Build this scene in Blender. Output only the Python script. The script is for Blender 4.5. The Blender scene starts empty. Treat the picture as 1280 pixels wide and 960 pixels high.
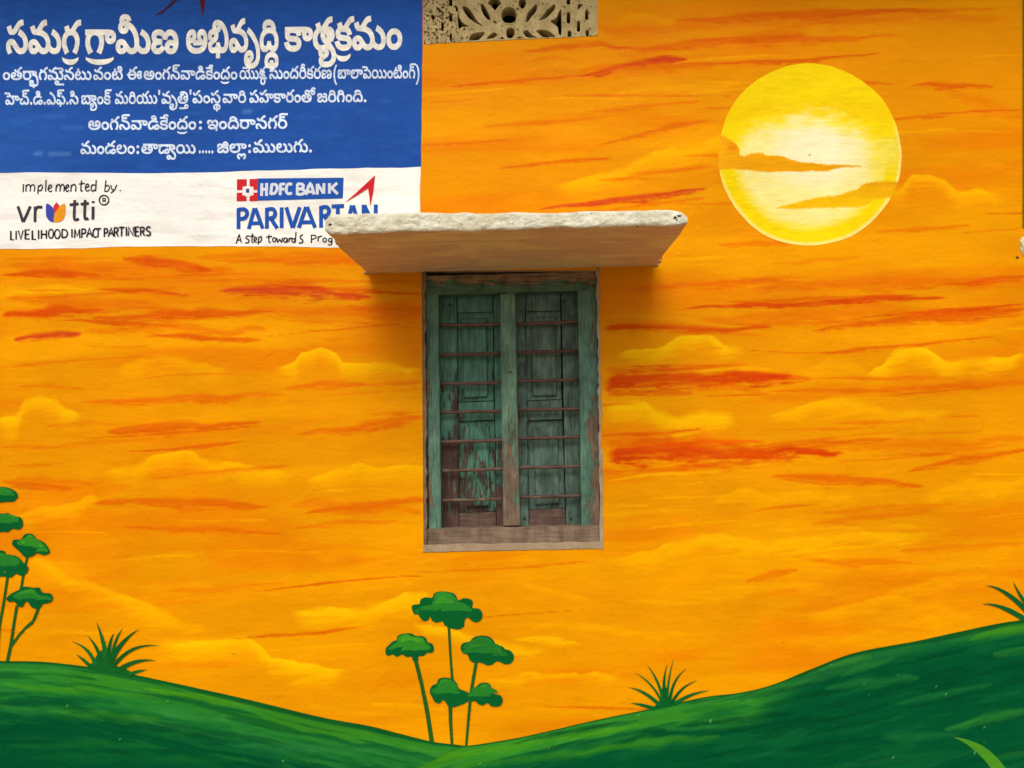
import bpy, bmesh, math, random, zlib, base64, struct
import numpy as np
from mathutils import Vector, Matrix
from mathutils.geometry import delaunay_2d_cdt

# ------------------------------------------------------------------ camera, sky, sun, exposure
SC = bpy.context.scene
COL = SC.collection
SCALE = 300.0            # photo pixels per metre on the wall plane
VX, VY = 675.0, 554.0    # eye point (vanishing point of the canopy edges)
DIST, EYE = 3.3, 1.6
cam = bpy.data.cameras.new('camera')
camo = bpy.data.objects.new('camera', cam)
COL.objects.link(camo)
camo.location = (0, -DIST, EYE)
camo.rotation_euler = (math.radians(90), 0, 0)
cam.sensor_fit = 'HORIZONTAL'
cam.sensor_width = 36
cam.lens = 36 * DIST / (1280 / SCALE)
cam.shift_x = (640 - VX) / 1280
cam.shift_y = (VY - 480) / 1280
cam.clip_start = 0.05
cam.clip_end = 2000
SC.camera = camo

SUN_EL, SUN_AZ = math.radians(46), math.radians(8)   # the sun stands behind the viewer, a little to the left
world = bpy.data.worlds.new('World')
SC.world = world
world.use_nodes = True
wn = world.node_tree.nodes
wl = world.node_tree.links
wn.clear()
sky = wn.new('ShaderNodeTexSky')
sky.sky_type = 'NISHITA'
sky.sun_disc = False
sky.sun_elevation = SUN_EL
sky.sun_rotation = math.radians(180) + SUN_AZ
sky.dust_density = 4.0
sky.air_density = 1.0
hsv = wn.new('ShaderNodeHueSaturation')
hsv.inputs['Saturation'].default_value = 0.22      # overcast: the blue is washed out
bg = wn.new('ShaderNodeBackground')
bg.inputs['Strength'].default_value = 0.10
wo = wn.new('ShaderNodeOutputWorld')
wl.new(sky.outputs[0], hsv.inputs['Color'])
wl.new(hsv.outputs[0], bg.inputs['Color'])
wl.new(bg.outputs[0], wo.inputs['Surface'])

sun = bpy.data.lights.new('sun', 'SUN')
sun.energy = 1.05
sun.angle = math.radians(36)
sun.color = (1.0, 0.965, 0.91)
suno = bpy.data.objects.new('sun', sun)
COL.objects.link(suno)
# direction from the sun: down and towards +y (the wall)
sd = Vector((math.sin(SUN_AZ) * math.cos(SUN_EL), math.cos(SUN_AZ) * math.cos(SUN_EL), -math.sin(SUN_EL)))
suno.rotation_euler = sd.to_track_quat('-Z', 'Y').to_euler()

SC.view_settings.view_transform = 'Standard'
SC.view_settings.look = 'None'
SC.view_settings.gamma = 1
SC.view_settings.exposure = 0.42

# ------------------------------------------------------------------ helpers
rng = random.Random(7)

def P(px, py, depth=0.0):
    """point whose picture position is (px, py) in photo pixels, at `depth` metres behind the wall face"""
    k = (DIST + depth) / DIST / SCALE
    return ((px - VX) * k, depth, EYE - (py - VY) * k)

def lin(c):
    c = np.asarray(c, dtype=float) / 255.0
    return np.where(c <= 0.04045, c / 12.92, ((c + 0.055) / 1.055) ** 2.4)

ORIG = {}

def empty(name, loc):
    o = bpy.data.objects.new(name, None)
    COL.objects.link(o)
    o.location = loc
    o.empty_display_size = 0.1
    ORIG[o.name] = Vector(loc)
    return o

def tag(o, label=None, cat=None, group=None, kind=None):
    if label: o['label'] = label
    if cat: o['category'] = cat
    if group: o['group'] = group
    if cat and not kind: kind = 'thing'
    if kind: o['kind'] = kind
    return o

def mk(name, verts, faces, mat, parent=None, cols=None, smooth=False, label=None, matidx=None):
    """one mesh object from world-space vertices; cols = linear rgb per vertex"""
    v = np.asarray(verts, dtype=np.float32).reshape(-1, 3)
    org = ORIG[parent.name] if parent is not None else Vector((0, 0, 0))
    v = v - np.array(org, dtype=np.float32)
    me = bpy.data.meshes.new(name)
    if isinstance(faces, np.ndarray):
        nf, k = faces.shape
        me.vertices.add(len(v)); me.vertices.foreach_set('co', v.ravel())
        me.loops.add(nf * k); me.loops.foreach_set('vertex_index', faces.ravel().astype(np.int32))
        me.polygons.add(nf); me.polygons.foreach_set('loop_start', np.arange(0, nf * k, k, dtype=np.int32))
        me.update(calc_edges=True)
    else:
        me.from_pydata([tuple(x) for x in v], [], faces)
    for m in (mat if isinstance(mat, (list, tuple)) else [mat]):
        me.materials.append(m)
    if matidx is not None:
        me.polygons.foreach_set('material_index', np.asarray(matidx, dtype=np.int32))
    if cols is not None:
        a = me.color_attributes.new('Col', 'FLOAT_COLOR', 'POINT')
        c = np.ones((len(v), 4), dtype=np.float32)
        c[:, :3] = np.asarray(cols, dtype=np.float32).reshape(-1, 3)
        a.data.foreach_set('color', c.ravel())
    me.polygons.foreach_set('use_smooth', [smooth] * len(me.polygons))
    me.update()
    o = bpy.data.objects.new(name, me)
    COL.objects.link(o)
    if parent is not None:
        o.parent = parent
    ORIG[o.name] = org
    if label: o['label'] = label
    return o

# value noise --------------------------------------------------------
def hash2(ix, iy, seed):
    h = (ix.astype(np.int64) * 374761393 + iy.astype(np.int64) * 668265263 + seed * 1442695041) & 0xffffffff
    h = ((h ^ (h >> 13)) * 1274126177) & 0xffffffff
    return ((h ^ (h >> 16)) & 0xffffff) / float(0xffffff)

def vnoise(x, y, seed=0):
    x = np.asarray(x, dtype=float); y = np.asarray(y, dtype=float)
    ix = np.floor(x); iy = np.floor(y)
    fx = x - ix; fy = y - iy
    fx = fx * fx * (3 - 2 * fx); fy = fy * fy * (3 - 2 * fy)
    a = hash2(ix, iy, seed); b = hash2(ix + 1, iy, seed)
    c = hash2(ix, iy + 1, seed); d = hash2(ix + 1, iy + 1, seed)
    return (a * (1 - fx) + b * fx) * (1 - fy) + (c * (1 - fx) + d * fx) * fy

def fbm(x, y, seed=0, oct=4):
    s = 0; a = 0.5; t = 0
    for i in range(oct):
        s = s + a * vnoise(x, y, seed + i * 17); t += a
        x = x * 2.03 + 11.3; y = y * 2.03 + 5.1; a *= 0.5
    return s / t

def sstep(a, b, x):
    t = np.clip((x - a) / (b - a), 0, 1)
    return t * t * (3 - 2 * t)

# ------------------------------------------------------------------ materials
class NT:
    def __init__(self, name, rough=0.7, spec=0.3):
        self.m = bpy.data.materials.new(name); self.m.use_nodes = True
        self.n = self.m.node_tree.nodes; self.l = self.m.node_tree.links
        self.n.clear()
        self.out = self.n.new('ShaderNodeOutputMaterial')
        self.b = self.n.new('ShaderNodeBsdfPrincipled')
        self.b.inputs['Roughness'].default_value = rough
        self.b.inputs['Specular IOR Level'].default_value = spec
        self.l.new(self.b.outputs[0], self.out.inputs['Surface'])
        self.geo = self.n.new('ShaderNodeNewGeometry')
    def coord(self, scale=(1, 1, 1), loc=(0, 0, 0)):
        mp = self.n.new('ShaderNodeMapping')
        mp.inputs['Scale'].default_value = scale
        mp.inputs['Location'].default_value = loc
        self.l.new(self.geo.outputs['Position'], mp.inputs['Vector'])
        return mp.outputs[0]
    def noise(self, scale, stretch=(1, 1, 1), detail=4, rough=0.55, dist=0.0, loc=(0, 0, 0)):
        t = self.n.new('ShaderNodeTexNoise')
        t.inputs['Scale'].default_value = scale
        t.inputs['Detail'].default_value = detail
        t.inputs['Roughness'].default_value = rough
        t.inputs['Distortion'].default_value = dist
        self.l.new(self.coord(stretch, loc), t.inputs['Vector'])
        return t.outputs['Fac']
    def ramp(self, fac, stops):
        r = self.n.new('ShaderNodeValToRGB')
        e = r.color_ramp.elements
        while len(e) < len(stops): e.new(0.5)
        for el, (p, c) in zip(e, stops):
            el.position = p
            el.color = (c, c, c, 1) if isinstance(c, (int, float)) else (*c, 1)
        self.l.new(fac, r.inputs['Fac'])
        return r.outputs['Color']
    def mix(self, fac, a, b, mode='MIX'):
        x = self.n.new('ShaderNodeMix'); x.data_type = 'RGBA'; x.blend_type = mode
        for s, v in ((x.inputs[0], fac), (x.inputs[6], a), (x.inputs[7], b)):
            if isinstance(v, bpy.types.NodeSocket): self.l.new(v, s)
            elif isinstance(v, (int, float)): s.default_value = v if s.type == 'VALUE' else (v, v, v, 1)
            else: s.default_value = (*v, 1)
        return x.outputs[2]
    def math(self, op, a, b=0.0, clamp=False):
        x = self.n.new('ShaderNodeMath'); x.operation = op; x.use_clamp = clamp
        for s, v in ((x.inputs[0], a), (x.inputs[1], b)):
            if isinstance(v, bpy.types.NodeSocket): self.l.new(v, s)
            else: s.default_value = v
        return x.outputs[0]
    def z(self):
        s = self.n.new('ShaderNodeSeparateXYZ'); self.l.new(self.geo.outputs['Position'], s.inputs[0])
        return s.outputs
    def bump(self, h, strength, dist, prev=None):
        b = self.n.new('ShaderNodeBump')
        b.inputs['Strength'].default_value = strength
        b.inputs['Distance'].default_value = dist
        self.l.new(h, b.inputs['Height'])
        if prev is not None: self.l.new(prev, b.inputs['Normal'])
        return b.outputs[0]
    def color(self, c):
        if isinstance(c, bpy.types.NodeSocket): self.l.new(c, self.b.inputs['Base Color'])
        else: self.b.inputs['Base Color'].default_value = (*c, 1)
    def normal(self, n): self.l.new(n, self.b.inputs['Normal'])

def mural_material(name, grain=1.0, rough=0.5):
    t = NT(name, rough, 0.03)
    at = t.n.new('ShaderNodeAttribute'); at.attribute_name = 'Col'
    broad = t.ramp(t.noise(2.2, (1, 1, 1.6), 5), [(0.3, 0.90), (0.7, 1.06)])
    brush = t.ramp(t.noise(60, (0.10, 1, 1), 3, 0.6, 0.3), [(0.25, 1 - 0.05 * grain), (0.75, 1 + 0.03 * grain)])
    fine = t.ramp(t.noise(420, (1, 1, 1), 2), [(0.2, 1 - 0.07 * grain), (0.8, 1 + 0.04 * grain)])
    c = t.mix(1.0, at.outputs['Color'], broad, 'MULTIPLY')
    c = t.mix(1.0, c, brush, 'MULTIPLY')
    c = t.mix(1.0, c, fine, 'MULTIPLY')
    # sparse dark specks where the plaster has popped
    sp = t.ramp(t.noise(38, (1, 1, 1), 1, 0.4), [(0.80, 0.0), (0.83, 1.0)])
    c = t.mix(t.math('MULTIPLY', sp, 0.55), c, (0.25, 0.10, 0.02))
    t.color(c)
    n0 = t.bump(t.ramp(t.noise(16, (1, 1, 1), 3, 0.5), [(0.60, 0.0), (0.72, 1.0)]), 0.25, 0.006)
    n1 = t.bump(t.noise(5.5, (1, 1, 1.3), 5), 0.38, 0.022, n0)
    n2 = t.bump(t.noise(70, (0.25, 1, 1), 4, 0.6), 0.34 * grain, 0.003, n1)
    n3 = t.bump(t.noise(300, (1, 1, 1), 2), 0.10, 0.001, n2)
    t.normal(n3)
    r = t.ramp(t.noise(9, (0.5, 1, 1), 4), [(0.3, rough - 0.07), (0.7, rough + 0.12)])
    t.l.new(r, t.b.inputs['Roughness'])
    return t.m

def wood_material(name, paint_a, paint_b, wood_a, wood_b, horizontal=False, amount=0.5, low=0.25, seed=0.0, grime=0.5, outer=0.0):
    """old oil paint peeling off wood; amount = share of bare wood, low = how much barer it is near the sill"""
    t = NT(name, 0.62, 0.25)
    st = (0.16, 1, 1) if horizontal else (1, 1, 0.16)
    st2 = (0.05, 1, 1) if horizontal else (1, 1, 0.05)
    L = (seed, seed * 2.3, seed * 1.7)
    grain = t.noise(190, st2, 5, 0.65, 0.6, L)
    patch = t.noise(13, (0.45, 1, 1) if horizontal else (1, 1, 0.4), 6, 0.66, 0.5, L)
    flake = t.noise(95, st, 5, 0.7, 0.3, L)
    f = t.math('ADD', t.math('MULTIPLY', patch, 0.52), t.math('MULTIPLY', flake, 0.48))
    z = t.z()[2]
    g = t.math('MULTIPLY', t.math('SUBTRACT', 1.95, z), low)      # window runs from z 1.2 to 2.3
    f = t.math('ADD', f, g)
    f = t.math('ADD', f, amount - 0.5)
    if outer:      # weather reaches the outer edges of the frame first
        o_ = t.math('SUBTRACT', t.math('ABSOLUTE', t.math('ADD', t.z()[0], 0.123)), 0.328)
        f = t.math('ADD', f, t.math('MULTIPLY', o_, outer))
    bare = t.ramp(f, [(0.535, 0.0), (0.56, 1.0)])
    paint = t.mix(t.ramp(t.noise(6, st, 4, 0.6, 0, L), [(0.35, 0.0), (0.65, 1.0)]), paint_a, paint_b)
    paint = t.mix(t.ramp(grain, [(0.36, 0.75), (0.52, 0.0)]), paint, tuple(x * 0.40 for x in paint_a))
    paint = t.mix(1.0, paint, t.ramp(t.noise(120, st, 4, 0.7, 0.4, L), [(0.3, 0.80), (0.65, 1.12)]), 'MULTIPLY')
    wood = t.mix(t.ramp(grain, [(0.3, 0.0), (0.65, 1.0)]), wood_a, wood_b)
    c = t.mix(bare, paint, wood)
    dirt = t.ramp(t.noise(22, (1, 1, 0.5), 5, 0.6, 0, L), [(0.30, 1.0 - grime), (0.62, 1.0)])
    c = t.mix(1.0, c, dirt, 'MULTIPLY')
    hs = t.n.new('ShaderNodeHueSaturation'); hs.inputs['Saturation'].default_value = 0.86; t.l.new(c, hs.inputs['Color']); c = hs.outputs[0]
    t.color(c)
    n1 = t.bump(grain, 0.6, 0.003)
    n2 = t.bump(t.math('SUBTRACT', 1.0, bare), 0.8, 0.0016, n1)
    t.normal(n2)
    r = t.ramp(bare, [(0.0, 0.5), (1.0, 0.85)])
    t.l.new(r, t.b.inputs['Roughness'])
    return t.m

M = {}
M['mural'] = mural_material('mural_paint')
M['letter'] = mural_material('lettering_paint', 0.7, 0.45)
GA, GB = (0.065, 0.205, 0.118), (0.10, 0.255, 0.150)
BA, BB = (0.085, 0.038, 0.022), (0.20, 0.105, 0.060)
M['frame'] = wood_material('frame_green_paint', (0.08, 0.225, 0.135), (0.14, 0.31, 0.20), (0.13, 0.065, 0.035), (0.27, 0.165, 0.09), amount=0.445, low=0.12, outer=2.6)
M['mullion'] = wood_material('mullion_green_paint', (0.135, 0.28, 0.155), (0.125, 0.34, 0.22), (0.16, 0.09, 0.045), (0.30, 0.20, 0.11), amount=0.445, low=0.26, seed=3.1)
M['toprail'] = wood_material('top_rail_paint', (0.06, 0.175, 0.085), (0.09, 0.20, 0.10), (0.12, 0.055, 0.03), (0.46, 0.27, 0.09), True, amount=-0.76, low=-4.0, seed=5.3)
M['sill'] = wood_material('sill_bare_wood', (0.07, 0.16, 0.09), GB, (0.15, 0.085, 0.045), (0.31, 0.20, 0.115), True, amount=0.72, low=0.2, seed=1.3)
M['shutter_l'] = wood_material('left_shutter_paint', (0.050, 0.215, 0.130), (0.085, 0.30, 0.19), (0.055, 0.022, 0.014), (0.16, 0.075, 0.045), amount=0.43, low=0.24, seed=7.7)
M['shutter_edge'] = wood_material('worn_left_board_paint', (0.050, 0.215, 0.130), (0.085, 0.30, 0.19), (0.045, 0.018, 0.012), (0.15, 0.07, 0.045), amount=0.475, low=0.24, seed=11.3, grime=0.6)
M['shutter_r'] = wood_material('right_shutter_paint', (0.085, 0.175, 0.120), (0.14, 0.255, 0.18), (0.065, 0.035, 0.022), (0.17, 0.10, 0.06), amount=0.41, low=0.12, seed=9.4, grime=0.6)
M['shutter_bare'] = wood_material('bare_shutter_foot', (0.050, 0.215, 0.130), (0.085, 0.30, 0.19), (0.07, 0.032, 0.022), (0.19, 0.10, 0.065), True, amount=0.50, low=0.22, seed=2.7)
M['bar'] = wood_material('rusty_bar', (0.13, 0.05, 0.035), (0.19, 0.085, 0.055), (0.15, 0.10, 0.05), (0.24, 0.19, 0.10), True, amount=0.42, low=0.16, seed=4.2, grime=0.4)

def plaster_material(name, a, b, dark, bump=0.6, holes=True, scale=1.0):
    t = NT(name, 0.9, 0.15)
    c = t.mix(t.ramp(t.noise(14 * scale, (1, 1, 1), 6, 0.62), [(0.35, 0.0), (0.65, 1.0)]), a, b)
    d = t.ramp(t.noise(60 * scale, (0.5, 1, 1), 5, 0.7, 0.4), [(0.30, 1.0), (0.44, 0.0)])
    c = t.mix(t.math('MULTIPLY', d, 0.6), c, dark)
    if holes:
        h = t.ramp(t.noise(110 * scale, (1, 1, 1), 2, 0.5), [(0.66, 0.0), (0.74, 1.0)])
        c = t.mix(t.math('MULTIPLY', h, 0.6), c, tuple(x * 0.4 for x in dark))
    t.color(c)
    n1 = t.bump(t.noise(50 * scale, (0.7, 1, 1), 6, 0.7), bump, 0.006)
    n2 = t.bump(t.noise(240 * scale, (1, 1, 1), 3, 0.7), bump * 0.6, 0.0015, n1)
    t.normal(n2)
    return t.m

M['lime'] = plaster_material('limewashed_slab_edge', (0.62, 0.56, 0.38), (0.80, 0.76, 0.60), (0.26, 0.21, 0.11), 1.0)
M['trim'] = plaster_material('weathered_reveal', (0.30, 0.22, 0.13), (0.46, 0.36, 0.22), (0.12, 0.07, 0.04), 0.7)
M['edge'] = plaster_material('grimy_reveal_edge', (0.16, 0.10, 0.055), (0.30, 0.20, 0.11), (0.06, 0.035, 0.02), 0.7)
M['ledge'] = plaster_material('dusty_ledge', (0.34, 0.24, 0.14), (0.42, 0.31, 0.20), (0.20, 0.12, 0.07), 0.5)
M['chunk'] = plaster_material('broken_lime_plaster', (0.62, 0.56, 0.30), (0.80, 0.74, 0.48), (0.30, 0.22, 0.10), 0.9)
M['dark'] = plaster_material('hollow_shade_and_bolts', (0.035, 0.03, 0.028), (0.05, 0.045, 0.04), (0.02, 0.018, 0.015), 0.3)  # near-black: shade of hollows put into the colour; bolt heads share it
M['cement'] = plaster_material('bare_cement', (0.22, 0.20, 0.17), (0.28, 0.25, 0.21), (0.14, 0.12, 0.10), 0.5)

def soffit_material():
    t = NT('limewashed_soffit', 0.88, 0.15)
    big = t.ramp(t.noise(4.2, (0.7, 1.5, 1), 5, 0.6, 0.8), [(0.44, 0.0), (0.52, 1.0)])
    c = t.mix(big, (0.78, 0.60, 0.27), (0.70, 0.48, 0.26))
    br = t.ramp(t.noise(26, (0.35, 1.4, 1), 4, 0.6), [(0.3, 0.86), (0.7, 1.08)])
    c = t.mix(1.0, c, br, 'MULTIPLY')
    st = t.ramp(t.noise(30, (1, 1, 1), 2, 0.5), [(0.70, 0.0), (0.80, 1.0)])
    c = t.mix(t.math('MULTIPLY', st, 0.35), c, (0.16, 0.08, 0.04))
    t.color(c)
    t.normal(t.bump(t.noise(45, (0.6, 1, 1), 5, 0.6), 0.35, 0.004))
    return t.m
M['soffit'] = soffit_material()

def grille_material():
    t = NT('limewashed_concrete_grille', 0.9, 0.12)
    c = t.mix(t.ramp(t.noise(22, (1, 1, 1), 5, 0.6), [(0.35, 0.0), (0.65, 1.0)]), (0.40, 0.30, 0.125), (0.54, 0.42, 0.20))
    x = t.z()[0]
    left = t.ramp(t.math('MULTIPLY', t.math('SUBTRACT', -0.28, x), 4.0), [(0.0, 0.0), (0.45, 0.085)])
    pit = t.ramp(t.math('ADD', t.noise(85, (1, 1, 1), 3, 0.6, 0.3), left), [(0.62, 0.0), (0.68, 1.0)])
    c = t.mix(pit, c, (0.09, 0.05, 0.03))
    g = t.ramp(t.noise(40, (1, 1, 0.5), 4, 0.6), [(0.25, 0.72), (0.55, 1.0)])
    c = t.mix(1.0, c, g, 'MULTIPLY')
    t.color(c)
    n1 = t.bump(t.math('SUBTRACT', 1.0, pit), 0.8, 0.004)
    t.normal(t.bump(t.noise(70, (1, 1, 1), 5, 0.65), 0.5, 0.004, n1))
    return t.m
M['grille'] = grille_material()

def ground_material():
    t = NT('dusty_ground', 0.95, 0.1)
    c = t.mix(t.ramp(t.noise(0.8, (1, 1, 1), 7, 0.6), [(0.35, 0.0), (0.65, 1.0)]), (0.26, 0.20, 0.14), (0.36, 0.29, 0.21))
    c = t.mix(1.0, c, t.ramp(t.noise(60, (1, 1, 1), 3), [(0.2, 0.8), (0.8, 1.1)]), 'MULTIPLY')
    t.color(c)
    t.normal(t.bump(t.noise(20, (1, 1, 1), 6, 0.6), 0.5, 0.02))
    return t.m
M['ground'] = ground_material()

# ------------------------------------------------------------------ ground
G = 600
gd = mk('ground', [(-G, -G, 0), (G, -G, 0), (G, G, 0), (-G, G, 0)], [(0, 1, 2, 3)], M['ground'])
tag(gd, 'dusty pale brown ground below the painted wall', None, None, 'structure')

# ------------------------------------------------------------------ painting of the plaster
WIN_L, WIN_R, WIN_T, WIN_B = 527.0, 748.0, 338.0, 688.0
GR_L, GR_R, GR_T, GR_B = 530.0, 747.0, -60.0, 55.0

def warp(x, y):
    """the openings are a little out of true, as in the photo"""
    x = np.asarray(x, float); y = np.asarray(y, float)
    wy = np.clip((y - WIN_T) / (WIN_B - WIN_T), 0, 1) * sstep(WIN_T - 60, WIN_T, y) * (1 - sstep(WIN_B, WIN_B + 60, y))
    dx = 2.5 * wy * (1 - sstep(0, 45, np.abs(x - WIN_L))) + 6.0 * wy * (1 - sstep(0, 45, np.abs(x - WIN_R)))
    inx = sstep(WIN_L - 40, WIN_L, x) * (1 - sstep(WIN_R, WIN_R + 40, x))
    dy = (2.0 - 4.5 * np.clip((x - WIN_L) / (WIN_R - WIN_L), 0, 1)) * inx * (1 - sstep(0, 40, np.abs(y - WIN_B)))
    ing = sstep(GR_L - 25, GR_L, x) * (1 - sstep(GR_R, GR_R + 25, x))
    dy = dy - 10.0 * np.clip((x - GR_L) / (GR_R - GR_L), 0, 1) * ing * (1 - sstep(0, 40, np.abs(y - GR_B)))
    return x + dx, y + dy

class Canvas:
    def __init__(self, X, Y, base):
        self.X, self.Y = X, Y
        self.C = np.broadcast_to(np.asarray(base, float), X.shape + (3,)).copy()
    def blend(self, a, col, sl=None):
        a = a[..., None]; col = np.asarray(col, float)
        if sl is None: self.C = self.C * (1 - a) + col * a
        else: self.C[sl] = self.C[sl] * (1 - a) + col * a
    def box(self, x0, x1, y0, y1):
        xs = self.X[0]; ys = self.Y[:, 0]
        i0, i1 = np.searchsorted(xs, [x0 - 8, x1 + 8]); j0, j1 = np.searchsorted(ys, [y0 - 8, y1 + 8])
        return (slice(j0, j1), slice(i0, i1))
    def streak(self, x0, y0, x1, y1, w, col, op=0.8, bow=0.0, peak=0.5, seed=0, rag=1.0):
        """dry-brush stroke: tapered, top edge firm, lower edge ragged"""
        pad = w * 2.2 + abs(bow) + 6
        sl = self.box(x0, x1, min(y0, y1) - pad, max(y0, y1) + pad)
        X, Y = self.X[sl], self.Y[sl]
        if X.size == 0: return
        u = (X - x0) / (x1 - x0); uc = np.clip(u, 0, 1)
        yc = y0 + (y1 - y0) * uc + bow * 4 * uc * (1 - uc) + w * 0.55 * (fbm(X / 55.0, Y * 0, seed + 3, 3) - 0.5) * 2
        up = np.where(uc < peak, uc / peak, (1 - uc) / (1 - peak))
        br = fbm(X / 34.0, (Y - yc) / 1.3, seed + 51, 3)
        hw = w * np.power(np.clip(up, 0, 1), 0.55) * (0.55 + 0.9 * fbm(X / 38.0, Y * 0 + 3, seed + 9, 3)) + 0.01
        d = (Y - yc) / hw
        n = fbm(X / 26.0, Y / 2.6, seed + 21, 3)
        n2 = fbm(X / 7.0, Y / 3.0, seed + 31, 2)
        e = np.where(d < 0, sstep(-1.30, -0.35, d + (n - .5) * 0.9), 1 - sstep(0.05, 1.25, d + (n - .5) * 1.5 * rag + (n2 - .5) * 0.6 * rag))
        e = e * sstep(0, 0.06, u) * (1 - sstep(0.94, 1.0, u)) * (0.72 + 0.5 * n)
        e = e * (1 - 0.75 * sstep(.50, .68, br) * sstep(-.6, .6, d))
        cc_ = np.asarray(col, float) + (n[..., None] - .5) * np.array([26, 60, 16])
        self.blend(np.clip(e, 0, 1) * op, np.clip(cc_, 0, 255), sl)
    def cloud(self, pts, depth, col, op=0.8, seed=0, edge=2.2, hi=None):
        """cumulus painted as a firm bumpy upper edge fading out below"""
        px = np.array([p[0] for p in pts], float); py = np.array([p[1] for p in pts], float)
        sl = self.box(px[0], px[-1], py.min() - 8, py.max() + depth * 1.6)
        X, Y = self.X[sl], self.Y[sl]
        if X.size == 0: return
        top = np.interp(X, px, py)
        u = (X - px[0]) / (px[-1] - px[0])
        top = top + 7.0 * (fbm(X / 17.0, Y / 30.0, seed, 3) - 0.5)
        edge = 1.2 + 9.0 * sstep(.42, .68, fbm(X / 33.0, X * 0, seed + 71, 2))
        taper = np.clip(np.minimum(u, 1 - u) * 5, 0, 1) ** 0.7
        dp = depth * (0.35 + 0.65 * taper) * (0.7 + 0.6 * fbm(X / 40.0, X * 0, seed + 5, 2))
        n = fbm(X / 34.0, (Y + .12 * X) / 3.2, seed + 11, 4)
        v = (Y - top)
        a = sstep(-edge * .5, edge, v) * (1 - sstep(0.15, 1.0, v / dp + (n - .5) * 1.0)) * sstep(0, 0.12, u) * (1 - sstep(0.88, 1, u))
        a = a * (0.55 + 0.8 * n)
        self.blend(np.clip(a, 0, 1) * op, col, sl)
        if hi is not None:
            b = a * (1 - sstep(0, 0.45, v / dp))
            self.blend(np.clip(b, 0, 1) * 0.6, hi, sl)

def RG(x0, y0, s):
    return lambda X, Y: (x0 + X * s, y0 + Y * s)

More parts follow.
